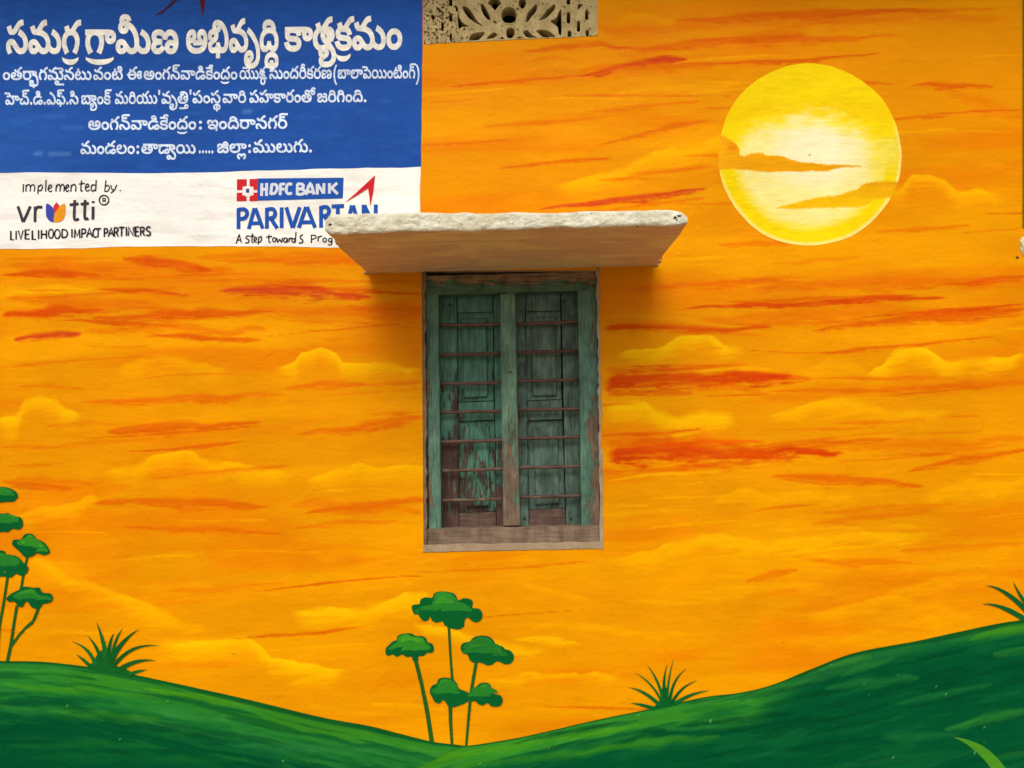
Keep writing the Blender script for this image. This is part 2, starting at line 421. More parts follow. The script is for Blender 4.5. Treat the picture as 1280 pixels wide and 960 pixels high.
def paint_sky(X, Y):
    t = sstep(0, 950, Y)
    base = np.stack([231 + 2 * t, 144 + 6 * t, 0 * t], -1)
    cv = Canvas(X, Y, (236, 144, 2)); cv.C = base
    # broad soft sweeps of deeper and lighter orange
    n = fbm(X / 260.0 + 3, (Y + 0.06 * X) / 42.0, 3, 4)
    cv.blend(sstep(0.50, 0.72, n) * 0.42, (230, 112, 0))
    n = fbm(X / 300.0 + 9, (Y + 0.05 * X) / 36.0, 13, 4)
    cv.blend(sstep(0.52, 0.74, n) * 0.42, (250, 172, 0))
    R0 = (212, 72, 0); R1 = (206, 50, 3); R2 = (202, 54, 24); R3 = (224, 96, 0)
    Y0 = (247, 172, 0); Y1 = (252, 186, 0); Y2 = (255, 200, 4)
    k = [0]
    def s(*a, **kw):
        k[0] += 1; kw.setdefault('seed', 100 + k[0] * 7); cv.streak(*a, **kw)
    def c(*a, **kw):
        k[0] += 1; kw.setdefault('seed', 100 + k[0] * 7); cv.cloud(*a, **kw)
    # --- upper right
    s(836, 26, 1170, 13, 7, R0, .62); s(1040, 18, 1250, 10, 5, R0, .4)
    s(748, 62, 1135, 44, 8, R3, .75); s(860, 52, 1010, 44, 4, R0, .5)
    s(650, 69, 790, 60, 4, R0, .55)
    s(556, 109, 745, 94, 3, R0, .55); s(720, 96, 862, 76, 8, R2, .9, bow=-3, peak=.75); s(842, 80, 1108, 65, 3.5, R0, .75, bow=5)
    c([(755, 122), (800, 106), (822, 101), (850, 106), (930, 100)], 20, Y0, .5)
    c([(760, 30), (785, 18), (810, 16), (850, 24)], 16, Y0, .35)
    s(745, 182, 890, 148, 5, R0, .45); s(600, 160, 760, 148, 5, R3, .5); s(735, 140, 880, 126, 4, R3, .5)
    c([(690, 232), (760, 214), (820, 190), (872, 178), (905, 170), (935, 182)], 40, Y0, .85, hi=Y1)
    s(740, 226, 900, 208, 6, R3, .6)
    s(668, 262, 888, 234, 6, R2, .88, peak=.7, bow=2); s(760, 262, 885, 247, 4, R3, .6)
    s(1138, 107, 1245, 110, 6, R0, .7, peak=.3)
    c([(1095, 240), (1128, 232), (1140, 219), (1160, 217), (1180, 224), (1196, 238), (1225, 236), (1262, 250)], 32, Y0, .8, hi=Y1)
    s(1092, 291, 1215, 282, 5, R3, .6); s(895, 307, 1005, 303, 5, R3, .6); s(960, 330, 1080, 322, 5, R3, .3)
    s(775, 364, 1010, 350, 7, R3, .7); s(935, 352, 1010, 347, 4, R3, .4)
    s(840, 388, 1190, 372, 6, R1, .82, peak=.6); s(900, 378, 1150, 368, 4, R0, .6)
    s(1170, 358, 1290, 346, 5, R0, .75); s(1010, 414, 1290, 386, 9, R0, .75, peak=.7); s(1060, 398, 1290, 380, 3, R1, .7)
    s(750, 411, 970, 408, 8, R1, .72, peak=.15, bow=1); s(900, 405, 1090, 404, 4, R3, .5)
    # --- right of the window
    c([(765, 446), (790, 436), (830, 434), (848, 420), (864, 417), (890, 419), (905, 432), (935, 436)], 26, Y1, .85, hi=Y2)
    s(748, 479, 1022, 476, 15, R1, .85, peak=.12, bow=-2); s(930, 470, 1000, 472, 3, R1, .7); s(755, 492, 870, 492, 6, R0, .6)
    c([(748, 528), (758, 510), (782, 502), (805, 502), (822, 514), (850, 522), (880, 514), (925, 520)], 42, Y1, .95, hi=Y2)
    s(750, 566, 1060, 566, 18, R1, .9, peak=.2); s(820, 556, 960, 552, 5, (232, 72, 2), .7); s(760, 590, 940, 578, 4, R3, .6)
    s(930, 560, 1120, 548, 6, R0, .55)
    c([(1075, 470), (1105, 452), (1120, 436), (1140, 431), (1160, 435), (1178, 450), (1215, 448), (1290, 442)], 36, Y1, .85, hi=Y2)
    s(1095, 486, 1290, 480, 6, R3, .6); s(1130, 588, 1290, 560, 7, R0, .6); s(1040, 530, 1230, 520, 5, R3, .55)
    c([(980, 470), (1010, 460), (1035, 448), (1060, 450), (1085, 462)], 22, Y0, .6)
    c([(880, 632), (905, 618), (925, 610), (960, 616), (1030, 612), (1080, 620)], 26, Y0, .75)
    c([(1150, 622), (1180, 606), (1215, 596), (1240, 602), (1290, 594)], 30, Y0, .75)
    c([(750, 702), (800, 692), (850, 674), (878, 666), (905, 668), (960, 676), (1060, 662), (1180, 668)], 32, Y1, .7)
    s(930, 728, 1000, 712, 6, R3, .6); s(1010, 655, 1170, 640, 6, R3, .45)
    c([(850, 742), (900, 736), (960, 728), (1040, 730)], 14, Y0, .55)
    s(1120, 690, 1290, 680, 6, R3, .4)
    c([(1100, 740), (1160, 726), (1200, 716), (1290, 722)], 24, Y0, .5)
    c([(1040, 800), (1100, 784), (1150, 772), (1240, 766)], 16, Y0, .45)
    # --- centre bottom
    c([(640, 778), (700, 776), (760, 784), (870, 790)], 14, Y0, .65)
    c([(645, 726), (700, 738), (740, 748)], 10, Y0, .5)
    s(638, 800, 730, 806, 6, Y1, .8); c([(600, 850), (660, 842), (700, 840), (780, 842)], 16, Y1, .75)
    c([(360, 762), (420, 758), (455, 760), (480, 752), (505, 742), (530, 741), (548, 752)], 34, Y1, .9, hi=Y2)
    c([(512, 776), (560, 786), (600, 796), (640, 806), (690, 812)], 18, Y2, .8)
    s(462, 882, 560, 888, 6, Y0, .6); s(560, 700, 660, 690, 6, R3, .25)
    s(420, 742, 520, 726, 5, Y0, .35)
    c([(380, 880), (430, 884), (480, 892)], 12, Y0, .4)
    # --- left bottom
    c([(188, 806), (230, 800), (270, 801), (308, 797), (322, 803), (338, 820), (385, 830), (440, 838)], 32, Y1, .95, hi=Y2)
    c([(178, 776), (215, 774), (260, 782)], 18, Y0, .6)
    c([(28, 704), (45, 696), (62, 702), (85, 720), (130, 732), (180, 752), (232, 776)], 30, Y0, .85, hi=Y1)
    s(15, 790, 150, 792, 6, Y0, .5)
    c([(10, 646), (55, 632), (90, 630), (112, 618), (130, 624)], 24, Y0, .8)
    # --- left, round the place below the sign
    s(0, 347, 128, 342, 7, R0, .85); s(150, 322, 268, 340, 8, R1, .7, peak=.3); s(120, 361, 240, 371, 4, R0, .7, bow=-2)
    s(90, 350, 330, 341, 3, R3, .6); s(0, 324, 150, 322, 3, R3, .4)
    s(0, 394, 134, 386, 9, R1, .75, peak=.35); s(15, 424, 104, 414, 7, R2, .9, peak=.65); s(80, 402, 230, 408, 5, R1, .6)
    s(268, 325, 470, 330, 6, R3, .65); s(270, 362, 470, 372, 10, R2, .85, bow=1, peak=.55); s(330, 358, 540, 368, 4, R0, .7)
    s(200, 350, 540, 352, 4, R3, .5); s(430, 380, 540, 392, 9, R3, .7, peak=.7); s(340, 400, 530, 410, 4, R3, .4)
    c([(0, 366), (60, 356), (120, 360)], 14, Y1, .5); c([(0, 458), (20, 456), (50, 462)], 8, Y0, .5)
    c([(-10, 522), (22, 518), (30, 502), (48, 494), (70, 497), (82, 512), (105, 518)], 30, Y1, .8, hi=Y2)
    c([(340, 460), (368, 452), (376, 440), (400, 434), (420, 440), (430, 452), (480, 454), (532, 462)], 26, Y1, .75, hi=Y2)
    s(352, 486, 460, 480, 6, R3, .65); s(440, 484, 530, 476, 4, R3, .45)
    s(368, 546, 532, 520, 8, R3, .75, peak=.8); s(0, 560, 60, 556, 5, R3, .4); s(20, 482, 110, 486, 4, R3, .4)
    c([(380, 604), (395, 596), (420, 586), (450, 578), (475, 584), (500, 580), (540, 584)], 34, Y0, .85, hi=Y1)
    s(378, 644, 535, 622, 9, R0, .5); s(365, 660, 500, 652, 5, R3, .5); s(0, 602, 92, 610, 7, R0, .5)
    s(30, 560, 200, 548, 5, R3, .4); c([(380, 690), (440, 684), (500, 690), (560, 700)], 16, Y0, .45)
    # --- the sky goes on where the photo's cartoon figures stand (these are left out)
    c([(140, 462), (178, 446), (205, 440), (232, 448), (290, 462)], 26, Y0, .7)
    s(110, 400, 350, 390, 9, R0, .75, peak=.4); s(180, 420, 330, 424, 6, R1, .6); s(95, 505, 360, 492, 8, R3, .7, peak=.6)
    s(130, 540, 330, 528, 9, R0, .6, peak=.3); c([(120, 592), (170, 580), (200, 566), (232, 562), (262, 574), (330, 584), (372, 590)], 34, Y0, .85, hi=Y1)
    s(110, 628, 340, 636, 9, R0, .55); s(150, 660, 360, 668, 6, R3, .55)
    s(200, 742, 360, 730, 6, R3, .3)
    c([(950, 520), (1000, 508), (1040, 496), (1075, 500), (1110, 514), (1200, 510)], 32, Y0, .8, hi=Y1)
    s(960, 596, 1160, 606, 9, R0, .6, peak=.3); s(1020, 640, 1200, 632, 6, R3, .4); s(985, 700, 1150, 706, 7, R3, .45)
    c([(1000, 768), (1060, 756), (1110, 742), (1150, 748), (1200, 760)], 26, Y0, .6)
    # broad worked bands, then many loose dry strokes between the larger ones
    for (a, b, c_, d, w, cc, o) in [(0, 334, 300, 338, 13, R3, .55), (240, 322, 530, 330, 10, R3, .5), (0, 374, 250, 392, 12, R3, .6), (300, 388, 530, 396, 12, R3, .45), (100, 412, 340, 414, 10, R3, .5),
                                (930, 360, 1290, 352, 12, R3, .5), (860, 398, 1290, 392, 14, R3, .5), (748, 400, 960, 418, 8, R3, .4), (748, 462, 960, 492, 14, R3, .5), (750, 548, 1000, 578, 20, R3, .55), (1000, 560, 1290, 552, 12, R3, .45),
                                (690, 40, 1270, 20, 14, R3, .4), (720, 90, 900, 84, 8, R3, .5), (1180, 120, 1290, 150, 14, R3, .3), (360, 632, 530, 640, 14, R3, .4), (0, 600, 120, 606, 10, R3, .5)]:
        s(a, b, c_, d, w, cc, o)
    r_ = random.Random(21)
    for _ in range(120):
        y_ = r_.uniform(0, 720) if _ < 95 else r_.uniform(600, 930)
        x_ = r_.uniform(-20, 1240); l_ = r_.uniform(50, 240); w__ = r_.uniform(1.0, 3.4)
        t_ = r_.uniform(-.10, .02) * l_
        red = r_.random() < (.75 if y_ < 600 else .25)
        s(x_, y_, x_ + l_, y_ + t_, w__, r_.choice([R3, R3, R0, R1]) if red else r_.choice([Y0, Y1]), r_.uniform(.3, .65), bow=r_.uniform(-4, 3), peak=r_.uniform(.2, .8))
    # dry brush grain
    g = fbm(X / 22.0, Y / 1.9, 77, 3) - 0.5
    cv.C = cv.C * (1 + g[..., None] * np.array([.02, .05, .05]))
    return lin(np.clip(cv.C, 0, 255))

def axis(lo, hi, flo, fhi, step, coarse, snaps):
    a = list(np.arange(flo, fhi + .01, step))
    a += list(np.arange(flo - coarse, lo, -coarse)) + [lo] + list(np.arange(fhi + coarse, hi, coarse)) + [hi]
    a = sorted(a)
    for s in snaps:
        i = min(range(len(a)), key=lambda k: abs(a[k] - s)); a[i] = s
    return np.array(sorted(set(a)))

WX0, WX1, WY0, WY1 = -700.0, 1420.0, -115.0, 1034.0
xs = axis(WX0, WX1, -12, 1290, 1.7, 24, [WIN_L, WIN_R, GR_L, GR_R])
ys = axis(WY0, WY1, -12, 972, 1.5, 12, [WIN_T, WIN_B, GR_T, GR_B])
XX, YY = np.meshgrid(xs, ys)
XW, YW = warp(XX, YY)
wall = empty('painted_wall', (0, 0.0, 0))
tag(wall, 'plastered house wall painted with an orange sunset sky over green hills', 'wall')
cols = paint_sky(XW.copy() * 0 + XX, YY)
verts = np.stack([(XW - VX) / SCALE, np.zeros_like(XW), EYE - (YW - VY) / SCALE], -1).reshape(-1, 3)
ny, nx = XX.shape
idx = np.arange(ny * nx).reshape(ny, nx)
q = np.stack([idx[1:, :-1], idx[1:, 1:], idx[:-1, 1:], idx[:-1, :-1]], -1)
xm = (XX[:-1, :-1] + XX[1:, 1:]) / 2; ym = (YY[:-1, :-1] + YY[1:, 1:]) / 2
hole = ((xm > WIN_L) & (xm < WIN_R) & (ym > WIN_T) & (ym < WIN_B)) | ((xm > GR_L) & (xm < GR_R) & (ym > GR_T) & (ym < GR_B))
mk('sky_mural', verts, q[~hole], M['mural'], wall, cols.reshape(-1, 3), label='orange sunset sky with yellow clouds and red brush streaks painted on plaster')

# tunnels behind the openings (reveals) and the body of the house
def tunnel(name, c4, depth, mat, parent, back=True):
    v = []
    for (x, y) in c4: v.append(((x - VX) / SCALE, 0.0, EYE - (y - VY) / SCALE))
    for (x, y) in c4: v.append(((x - VX) / SCALE, depth, EYE - (y - VY) / SCALE))
    f = [(0, 1, 5, 4), (1, 2, 6, 5), (2, 3, 7, 6), (3, 0, 4, 7)]
    if back: f.append((4, 5, 6, 7))
    return mk(name, v, f, mat, parent)

def wc(x, y):
    a, b = warp(np.array([x]), np.array([y])); return (float(a[0]), float(b[0]))
tunnel('window_reveal', [wc(WIN_L, WIN_T), wc(WIN_R, WIN_T), wc(WIN_R, WIN_B), wc(WIN_L, WIN_B)], 0.20, M['trim'], wall)
tunnel('vent_recess', [wc(GR_L, GR_T), wc(GR_R, GR_T), wc(GR_R, GR_B), wc(GR_L, GR_B)], 0.45, M['dark'], wall)

def wbox(x0, x1, y0, y1, z0, z1):
    v = [(x, y, z) for x in (x0, x1) for y in (y0, y1) for z in (z0, z1)]
    f = [(0, 1, 3, 2), (4, 6, 7, 5), (0, 4, 5, 1), (2, 3, 7, 6), (0, 2, 6, 4), (1, 5, 7, 3)]
    return v, f
XA, XB = (WX0 - VX) / SCALE, (WX1 - VX) / SCALE
ZT = EYE - (WY0 - VY) / SCALE
v, f = wbox(XA, XB, 0.0, 4.0, 0, ZT)
f = [k for k in f if k != (0, 4, 5, 1)]
mk('house_body', v, f, M['cement'], wall)
v, f = wbox(XA - .1, XB + .1, -0.46, 4.1, ZT, ZT + 0.11)
mk('eave_slab', v, f, M['cement'], wall)

# ------------------------------------------------------------------ flat painted pieces
def catmull(pts, n=5, closed=True):
    P_ = [np.array(p, float) for p in pts]; m = len(P_); out = []
    for i in range(m if closed else m - 1):
        a = P_[(i - 1) % m] if closed or i > 0 else P_[0]
        b = P_[i]; c = P_[(i + 1) % m]
        d = P_[(i + 2) % m] if closed or i + 2 < m else P_[-1]
        for k in range(n):
            t = k / n
            out.append(0.5 * ((2 * b) + (c - a) * t + (2 * a - 5 * b + 4 * c - d) * t * t + (3 * b - a - 3 * c + d) * t ** 3))
    if not closed: out.append(P_[-1])
    return [tuple(p) for p in out]

def fill_loops(loops):
    """triangulate closed loops by the non-zero rule; returns 2D points and triangles"""
    pts = []; edges = []
    for L in loops:
        b = len(pts); n = len(L)
        pts += [Vector((float(x), float(y))) for x, y in L]
        edges += [(b + i, b + (i + 1) % n) for i in range(n)]
    vs, _, fs, _, _, _ = delaunay_2d_cdt(pts, edges, [], 0, 1e-4)
    V2 = np.array([(v.x, v.y) for v in vs]); T = np.array([tuple(f)[:3] for f in fs])
    c = V2[T].mean(1)
    wn_ = np.zeros(len(T), int)
    for L in loops:
        A = np.array(L, float); B = np.roll(A, -1, 0)
        ax, ay, bx, by = A[:, 0], A[:, 1], B[:, 0], B[:, 1]
        py = c[:, 1][:, None]; px = c[:, 0][:, None]
        cr = (bx - ax) * (py - ay) - (px - ax) * (by - ay)
        wn_ += ((ay <= py) & (by > py) & (cr > 0)).sum(1) - ((ay > py) & (by <= py) & (cr < 0)).sum(1)
    return V2, T[wn_ != 0]

class Flat:
    """collects flat painted polygons (photo pixels) at small lifts off the plaster"""
    def __init__(self, lift): self.v = []; self.f = []; self.c = []; self.lift = lift; self.k = 0
    def poly(self, loops, col, up=None, shade=None):
        lift = self.lift + (self.k * 0.00006 if up is None else up); self.k += 1
        V2, tris = fill_loops(loops)
        base = len(self.v)
        for x, y in V2:
            self.v.append(P0(x, y, lift)); self.c.append(lin(col if shade is None else shade(x, y)))
        for a, b, c in tris:
            a, b, c = int(a), int(b), int(c)
            cr = (V2[b][0] - V2[a][0]) * (V2[c][1] - V2[a][1]) - (V2[b][1] - V2[a][1]) * (V2[c][0] - V2[a][0])
            if abs(cr) < 1e-6: continue
            self.f.append((base + a, base + c, base + b) if cr > 0 else (base + a, base + b, base + c))
    def ribbon(self, pts, w, col, smooth=True, w1=None, wm=None, jit=0.0):
        p = catmull(pts, 4, False) if smooth and len(pts) > 2 else [tuple(map(float, x)) for x in pts]
        if len(p) == 2:
            p = [p[0], ((p[0][0] + p[1][0]) / 2, (p[0][1] + p[1][1]) / 2), p[1]]
        n = len(p); w1 = w if w1 is None else w1
        lift = self.lift + self.k * 0.00006; self.k += 1
        base = len(self.v)
        for i in range(n):
            t = i / (n - 1)
            a = np.array(p[max(0, i - 1)]); b = np.array(p[min(n - 1, i + 1)])
            d = b - a; L = math.hypot(*d) or 1; nn = np.array((-d[1], d[0])) / L
            k = 1.0
            if 0 < i < n - 1:
                d1 = np.array(p[i]) - np.array(p[i - 1]); d2 = np.array(p[i + 1]) - np.array(p[i])
                c_ = float(np.dot(d1, d2) / ((math.hypot(*d1) * math.hypot(*d2)) or 1))
                k = min(1.5, 1 / max(0.5, math.sqrt(max(0.0, (1 + c_) / 2))))
            ww = (w * (1 - t) + w1 * t) if wm is None else ((1 - 2 * t) * w + 2 * t * wm if t < .5 else (2 - 2 * t) * wm + (2 * t - 1) * w1)
            ww = max(ww + rng.uniform(-jit, jit), 0.05) / 2 * k
            q_ = np.array(p[i])
            for s in (1, -1):
                self.v.append(P0(*(q_ + nn * ww * s), lift)); self.c.append(lin(col))
        for i in range(n - 1):
            a = base + 2 * i
            f_ = (a, a + 1, a + 3, a + 2)
            pa, pb, pc = self.v[f_[0]], self.v[f_[1]], self.v[f_[2]]
            cr = (pb[0] - pa[0]) * (pc[2] - pa[2]) - (pb[2] - pa[2]) * (pc[0] - pa[0])
            self.f.append(f_ if cr > 0 else f_[::-1])
    def disc(self, cx, cy, r, col, n=20, ry=None):
        self.poly([[(cx + r * math.cos(2 * math.pi * i / n), cy + (ry or r) * math.sin(2 * math.pi * i / n)) for i in range(n)]], col)
    def ring(self, cx, cy, rx, ry, w, col, n=24, a0=0, a1=2 * math.pi):
        pts = [(cx + rx * math.cos(a0 + (a1 - a0) * i / n), cy + ry * math.sin(a0 + (a1 - a0) * i / n)) for i in range(n + 1)]
        self.ribbon(pts, w, col, smooth=False)
    def build(self, name, parent, mat=None, label=None):
        return mk(name, self.v, self.f, mat or M['mural'], parent, self.c, label=label)

def P0(x, y, lift):
    return ((x - VX) / SCALE, -lift, EYE - (y - VY) / SCALE)

def grid_sheet(name, X, Y, C, lift, parent, label=None, keep=None):
    ny, nx = X.shape
    v = np.stack([(X - VX) / SCALE, np.full_like(X, -lift), EYE - (Y - VY) / SCALE], -1).reshape(-1, 3)
    idx = np.arange(ny * nx).reshape(ny, nx)
    q = np.stack([idx[1:, :-1], idx[1:, 1:], idx[:-1, 1:], idx[:-1, :-1]], -1)
    q = q[keep] if keep is not None else q.reshape(-1, 4)
    return mk(name, v, q, M['mural'], parent, C.reshape(-1, 3), label=label)

# ---- the painted sun
def poly_alpha(X, Y, pts, soft):
    """soft-edged inside test"""
    ins = np.zeros(X.shape, bool); dist = np.full(X.shape, 1e9); n = len(pts)
    for i in range(n):
        ax, ay = pts[i - 1]; bx, by = pts[i]
        cond = ((ay > Y) != (by > Y))
        xi = (bx - ax) * (Y - ay) / ((by - ay) or 1e-9) + ax
        ins ^= cond & (X < xi)
        L2 = (bx - ax) ** 2 + (by - ay) ** 2 or 1e-9
        t = np.clip(((X - ax) * (bx - ax) + (Y - ay) * (by - ay)) / L2, 0, 1)
        dist = np.minimum(dist, np.hypot(X - ax - t * (bx - ax), Y - ay - t * (by - ay)))
    sd_ = np.where(ins, dist, -dist)
    return sstep(-soft, soft, sd_)

def painted_sun():
    cx, cy, rx, ry = 1012.0, 193.7, 114.6, 113.8
    rr = np.concatenate([[0.0], np.linspace(0.01, 1.0, 95)]); th = np.linspace(0, 2 * math.pi, 361)
    R_, T_ = np.meshgrid(rr, th, indexing='ij')
    wob = 1 + (0.004 * np.sin(3 * T_ + 1) + 0.003 * np.sin(7 * T_) + .012 * (fbm(4 + np.cos(T_) * 9, 4 + np.sin(T_) * 9, 3, 3) - .5)) * R_
    X = cx + rx * R_ * np.cos(T_) * wob; Y = cy + ry * R_ * np.sin(T_) * wob
    z = RG(860, 60, .27076); U = (X - 860) / .27076; V = (Y - 60) / .27076     # zoomed coordinates
    cv = Canvas(X, Y, (246, 212, 6))
    n = fbm(X / 16.0, Y / 5.0, 5, 4)
    cv.blend(sstep(150, 30, V) * 0.35, (242, 204, 14))
    cv.blend(sstep(.45, .7, n) * .3, (244, 212, 20))
    cv.blend(sstep(200, 300, V) * (1 - sstep(300, 360, V)) * .5, (242, 196, 6))
    # pale heart
    al = sstep(-75, 85, V - 318 - .0011 * (U - 540) ** 2 + (n - .5) * 110) * (1 - sstep(.70, .92, R_ + (n - .5) * .10 - 0.10 * sstep(760, 960, U) * 0))
    al = al * (1 - 0.75 * sstep(800, 900, U) * (1 - sstep(560, 640, V)))
    al = np.clip(al * (.80 + .4 * n), 0, 1)
    cv.blend(al * .95, (247, 232, 150))
    cv.blend(al * sstep(.5, .7, fbm(X / 30.0, Y / 4.0, 45, 3)) * .6, (250, 228, 120))
    cv.blend(al * (1 - sstep(60, 260, np.hypot((U - 590) * .8, V - 480))) * .8, (250, 241, 204))
    cv.blend(sstep(800, 900, U + (n - .5) * 80) * sstep(380, 450, V + (n - .5) * 60) * (1 - sstep(600, 640, V)) * (1 - sstep(.93, .97, R_)) * .6, (246, 230, 120))
    # bright lower ring and pale outer rim
    low = sstep(.05, .45, np.sin(T_) + .25)
    cv.blend(sstep(.82, .87, R_ + (n - .5) * .05) * (1 - sstep(.945, .965, R_)) * sstep(-.05, .35, np.sin(T_)) * .95, (244, 212, 8))
    cv.blend(sstep(.955, .972, R_) * np.clip(sstep(-.1, .5, np.sin(T_)) + sstep(.9, 1.0, np.cos(T_)), 0, 1) * .85, (252, 226, 130))
    def pp(l): return [z(a, b) for a, b in l]
    c1 = pp([(60, 402), (140, 402), (172, 408), (200, 430), (225, 448), (240, 470), (236, 495), (262, 500), (290, 488), (318, 484), (345, 486), (360, 496), (400, 498), (430, 498), (460, 512), (500, 524), (560, 530), (600, 534), (650, 540), (700, 540), (800, 545), (800, 549), (700, 553), (640, 570), (560, 568), (500, 572), (420, 570), (380, 574), (300, 566), (200, 558), (140, 566), (60, 566)])
    a = poly_alpha(X, Y + (fbm(X / 3.0, Y * 0, 6, 2) - .5) * 1.5, c1, 0.9)
    cv.blend(a, (236, 160, 8)); cv.blend(a * (1 - sstep(0, 40, np.hypot(U - 205, V - 455))) * .8, (226, 124, 6))
    cv.blend(a * sstep(250, 100, U) * .5, (240, 176, 20))
    c2 = pp([(400, 739), (500, 714), (560, 700), (600, 690), (700, 680), (740, 664), (780, 655), (800, 634), (830, 622), (870, 618), (960, 619), (1010, 624), (1010, 690), (930, 692), (880, 700), (850, 704), (820, 724), (780, 736), (700, 736), (600, 738), (500, 743)])
    a = poly_alpha(X, Y + (fbm(X / 3.0, Y * 0, 16, 2) - .5) * 1.5, c2, 0.9)
    cv.blend(a, (238, 174, 8)); cv.blend(a * sstep(670, 700, V) * .5, (246, 196, 12)); cv.blend(a * (1 - sstep(628, 650, V)) * .6, (230, 150, 6))
    C = lin(np.clip(cv.C * (1 + (fbm(X / 12.0, Y / 1.8, 9, 2)[..., None] - .5) * .07), 0, 255))
    v = np.stack([(X - VX) / SCALE, np.full_like(X, -0.0012), EYE - (Y - VY) / SCALE], -1).reshape(-1, 3)
    m, k = X.shape; idx = np.arange(m * k).reshape(m, k)
    q = np.stack([idx[1:, :-1], idx[:-1, :-1], idx[:-1, 1:], idx[1:, 1:]], -1).reshape(-1, 4)
    q = q[:, ::-1]
    mk('painted_sun', v, q[k - 1:], M['mural'], wall, C.reshape(-1, 3), label='large pale yellow sun disc crossed by two orange cloud bars')
painted_sun()

# ---- the painted hills
def hill(name, top_pts, lift, style, label, x_lo, x_hi):
    tx = np.array([p[0] for p in top_pts], float); ty = np.array([p[1] for p in top_pts], float)
    sm = catmull(top_pts, 8, False); tx = np.array([p[0] for p in sm]); ty = np.array([p[1] for p in sm])
    xs_ = np.concatenate([np.arange(x_lo, max(x_lo, -12), 20), np.arange(max(x_lo, -12), min(x_hi, 1290), 2.0), np.arange(min(x_hi, 1290), x_hi + .1, 20)])
    top = np.interp(xs_, tx, ty)
    vv = np.concatenate([np.arange(0, 24, 1.2), np.arange(24, 215, 2.0), np.linspace(216, 300, 10)])
    X = np.broadcast_to(xs_, (len(vv), len(xs_))).copy(); Y = top[None, :] + vv[:, None]
    Y = np.minimum(Y, 1034.0)
    Vv = Y - top[None, :]
    cv = Canvas(X, Y, (0, 100, 50))
    S = (Vv if style == 'left' else Vv + 0.0)
    cv.C = style_paint(style, X, Y, Vv)
    C = lin(np.clip(cv.C, 0, 255))
    grid_sheet(name, X, Y, C, lift, wall, label)

def mixc(C, a, col):
    a = np.clip(a, 0, 1)[..., None]; return C * (1 - a) + np.asarray(col, float) * a

def hstroke(C, X, Y, x0, y0, x1, y1, w, col, op, seed):
    cv = Canvas.__new__(Canvas)
    pad = 6
    u = (X - x0) / (x1 - x0); uc = np.clip(u, 0, 1)
    yc = y0 + (y1 - y0) * uc + (fbm(X / 40.0, X * 0, seed, 2) - .5) * w
    hw = w * np.sqrt(np.clip(4 * uc * (1 - uc), 0, 1)) * (0.6 + 0.8 * fbm(X / 30.0, X * 0, seed + 4, 2)) + .01
    d = (Y - yc) / hw
    n = fbm(X / 18.0, (Y - yc) / 2.2, seed + 8, 3)
    e = np.where(d < 0, sstep(-1.1, -.4, d + (n - .5) * .5), 1 - sstep(0, 1.3, d + (n - .5) * 1.3))
    return mixc(C, e * ((u > 0) & (u < 1)) * op * (.45 + .7 * n), col)

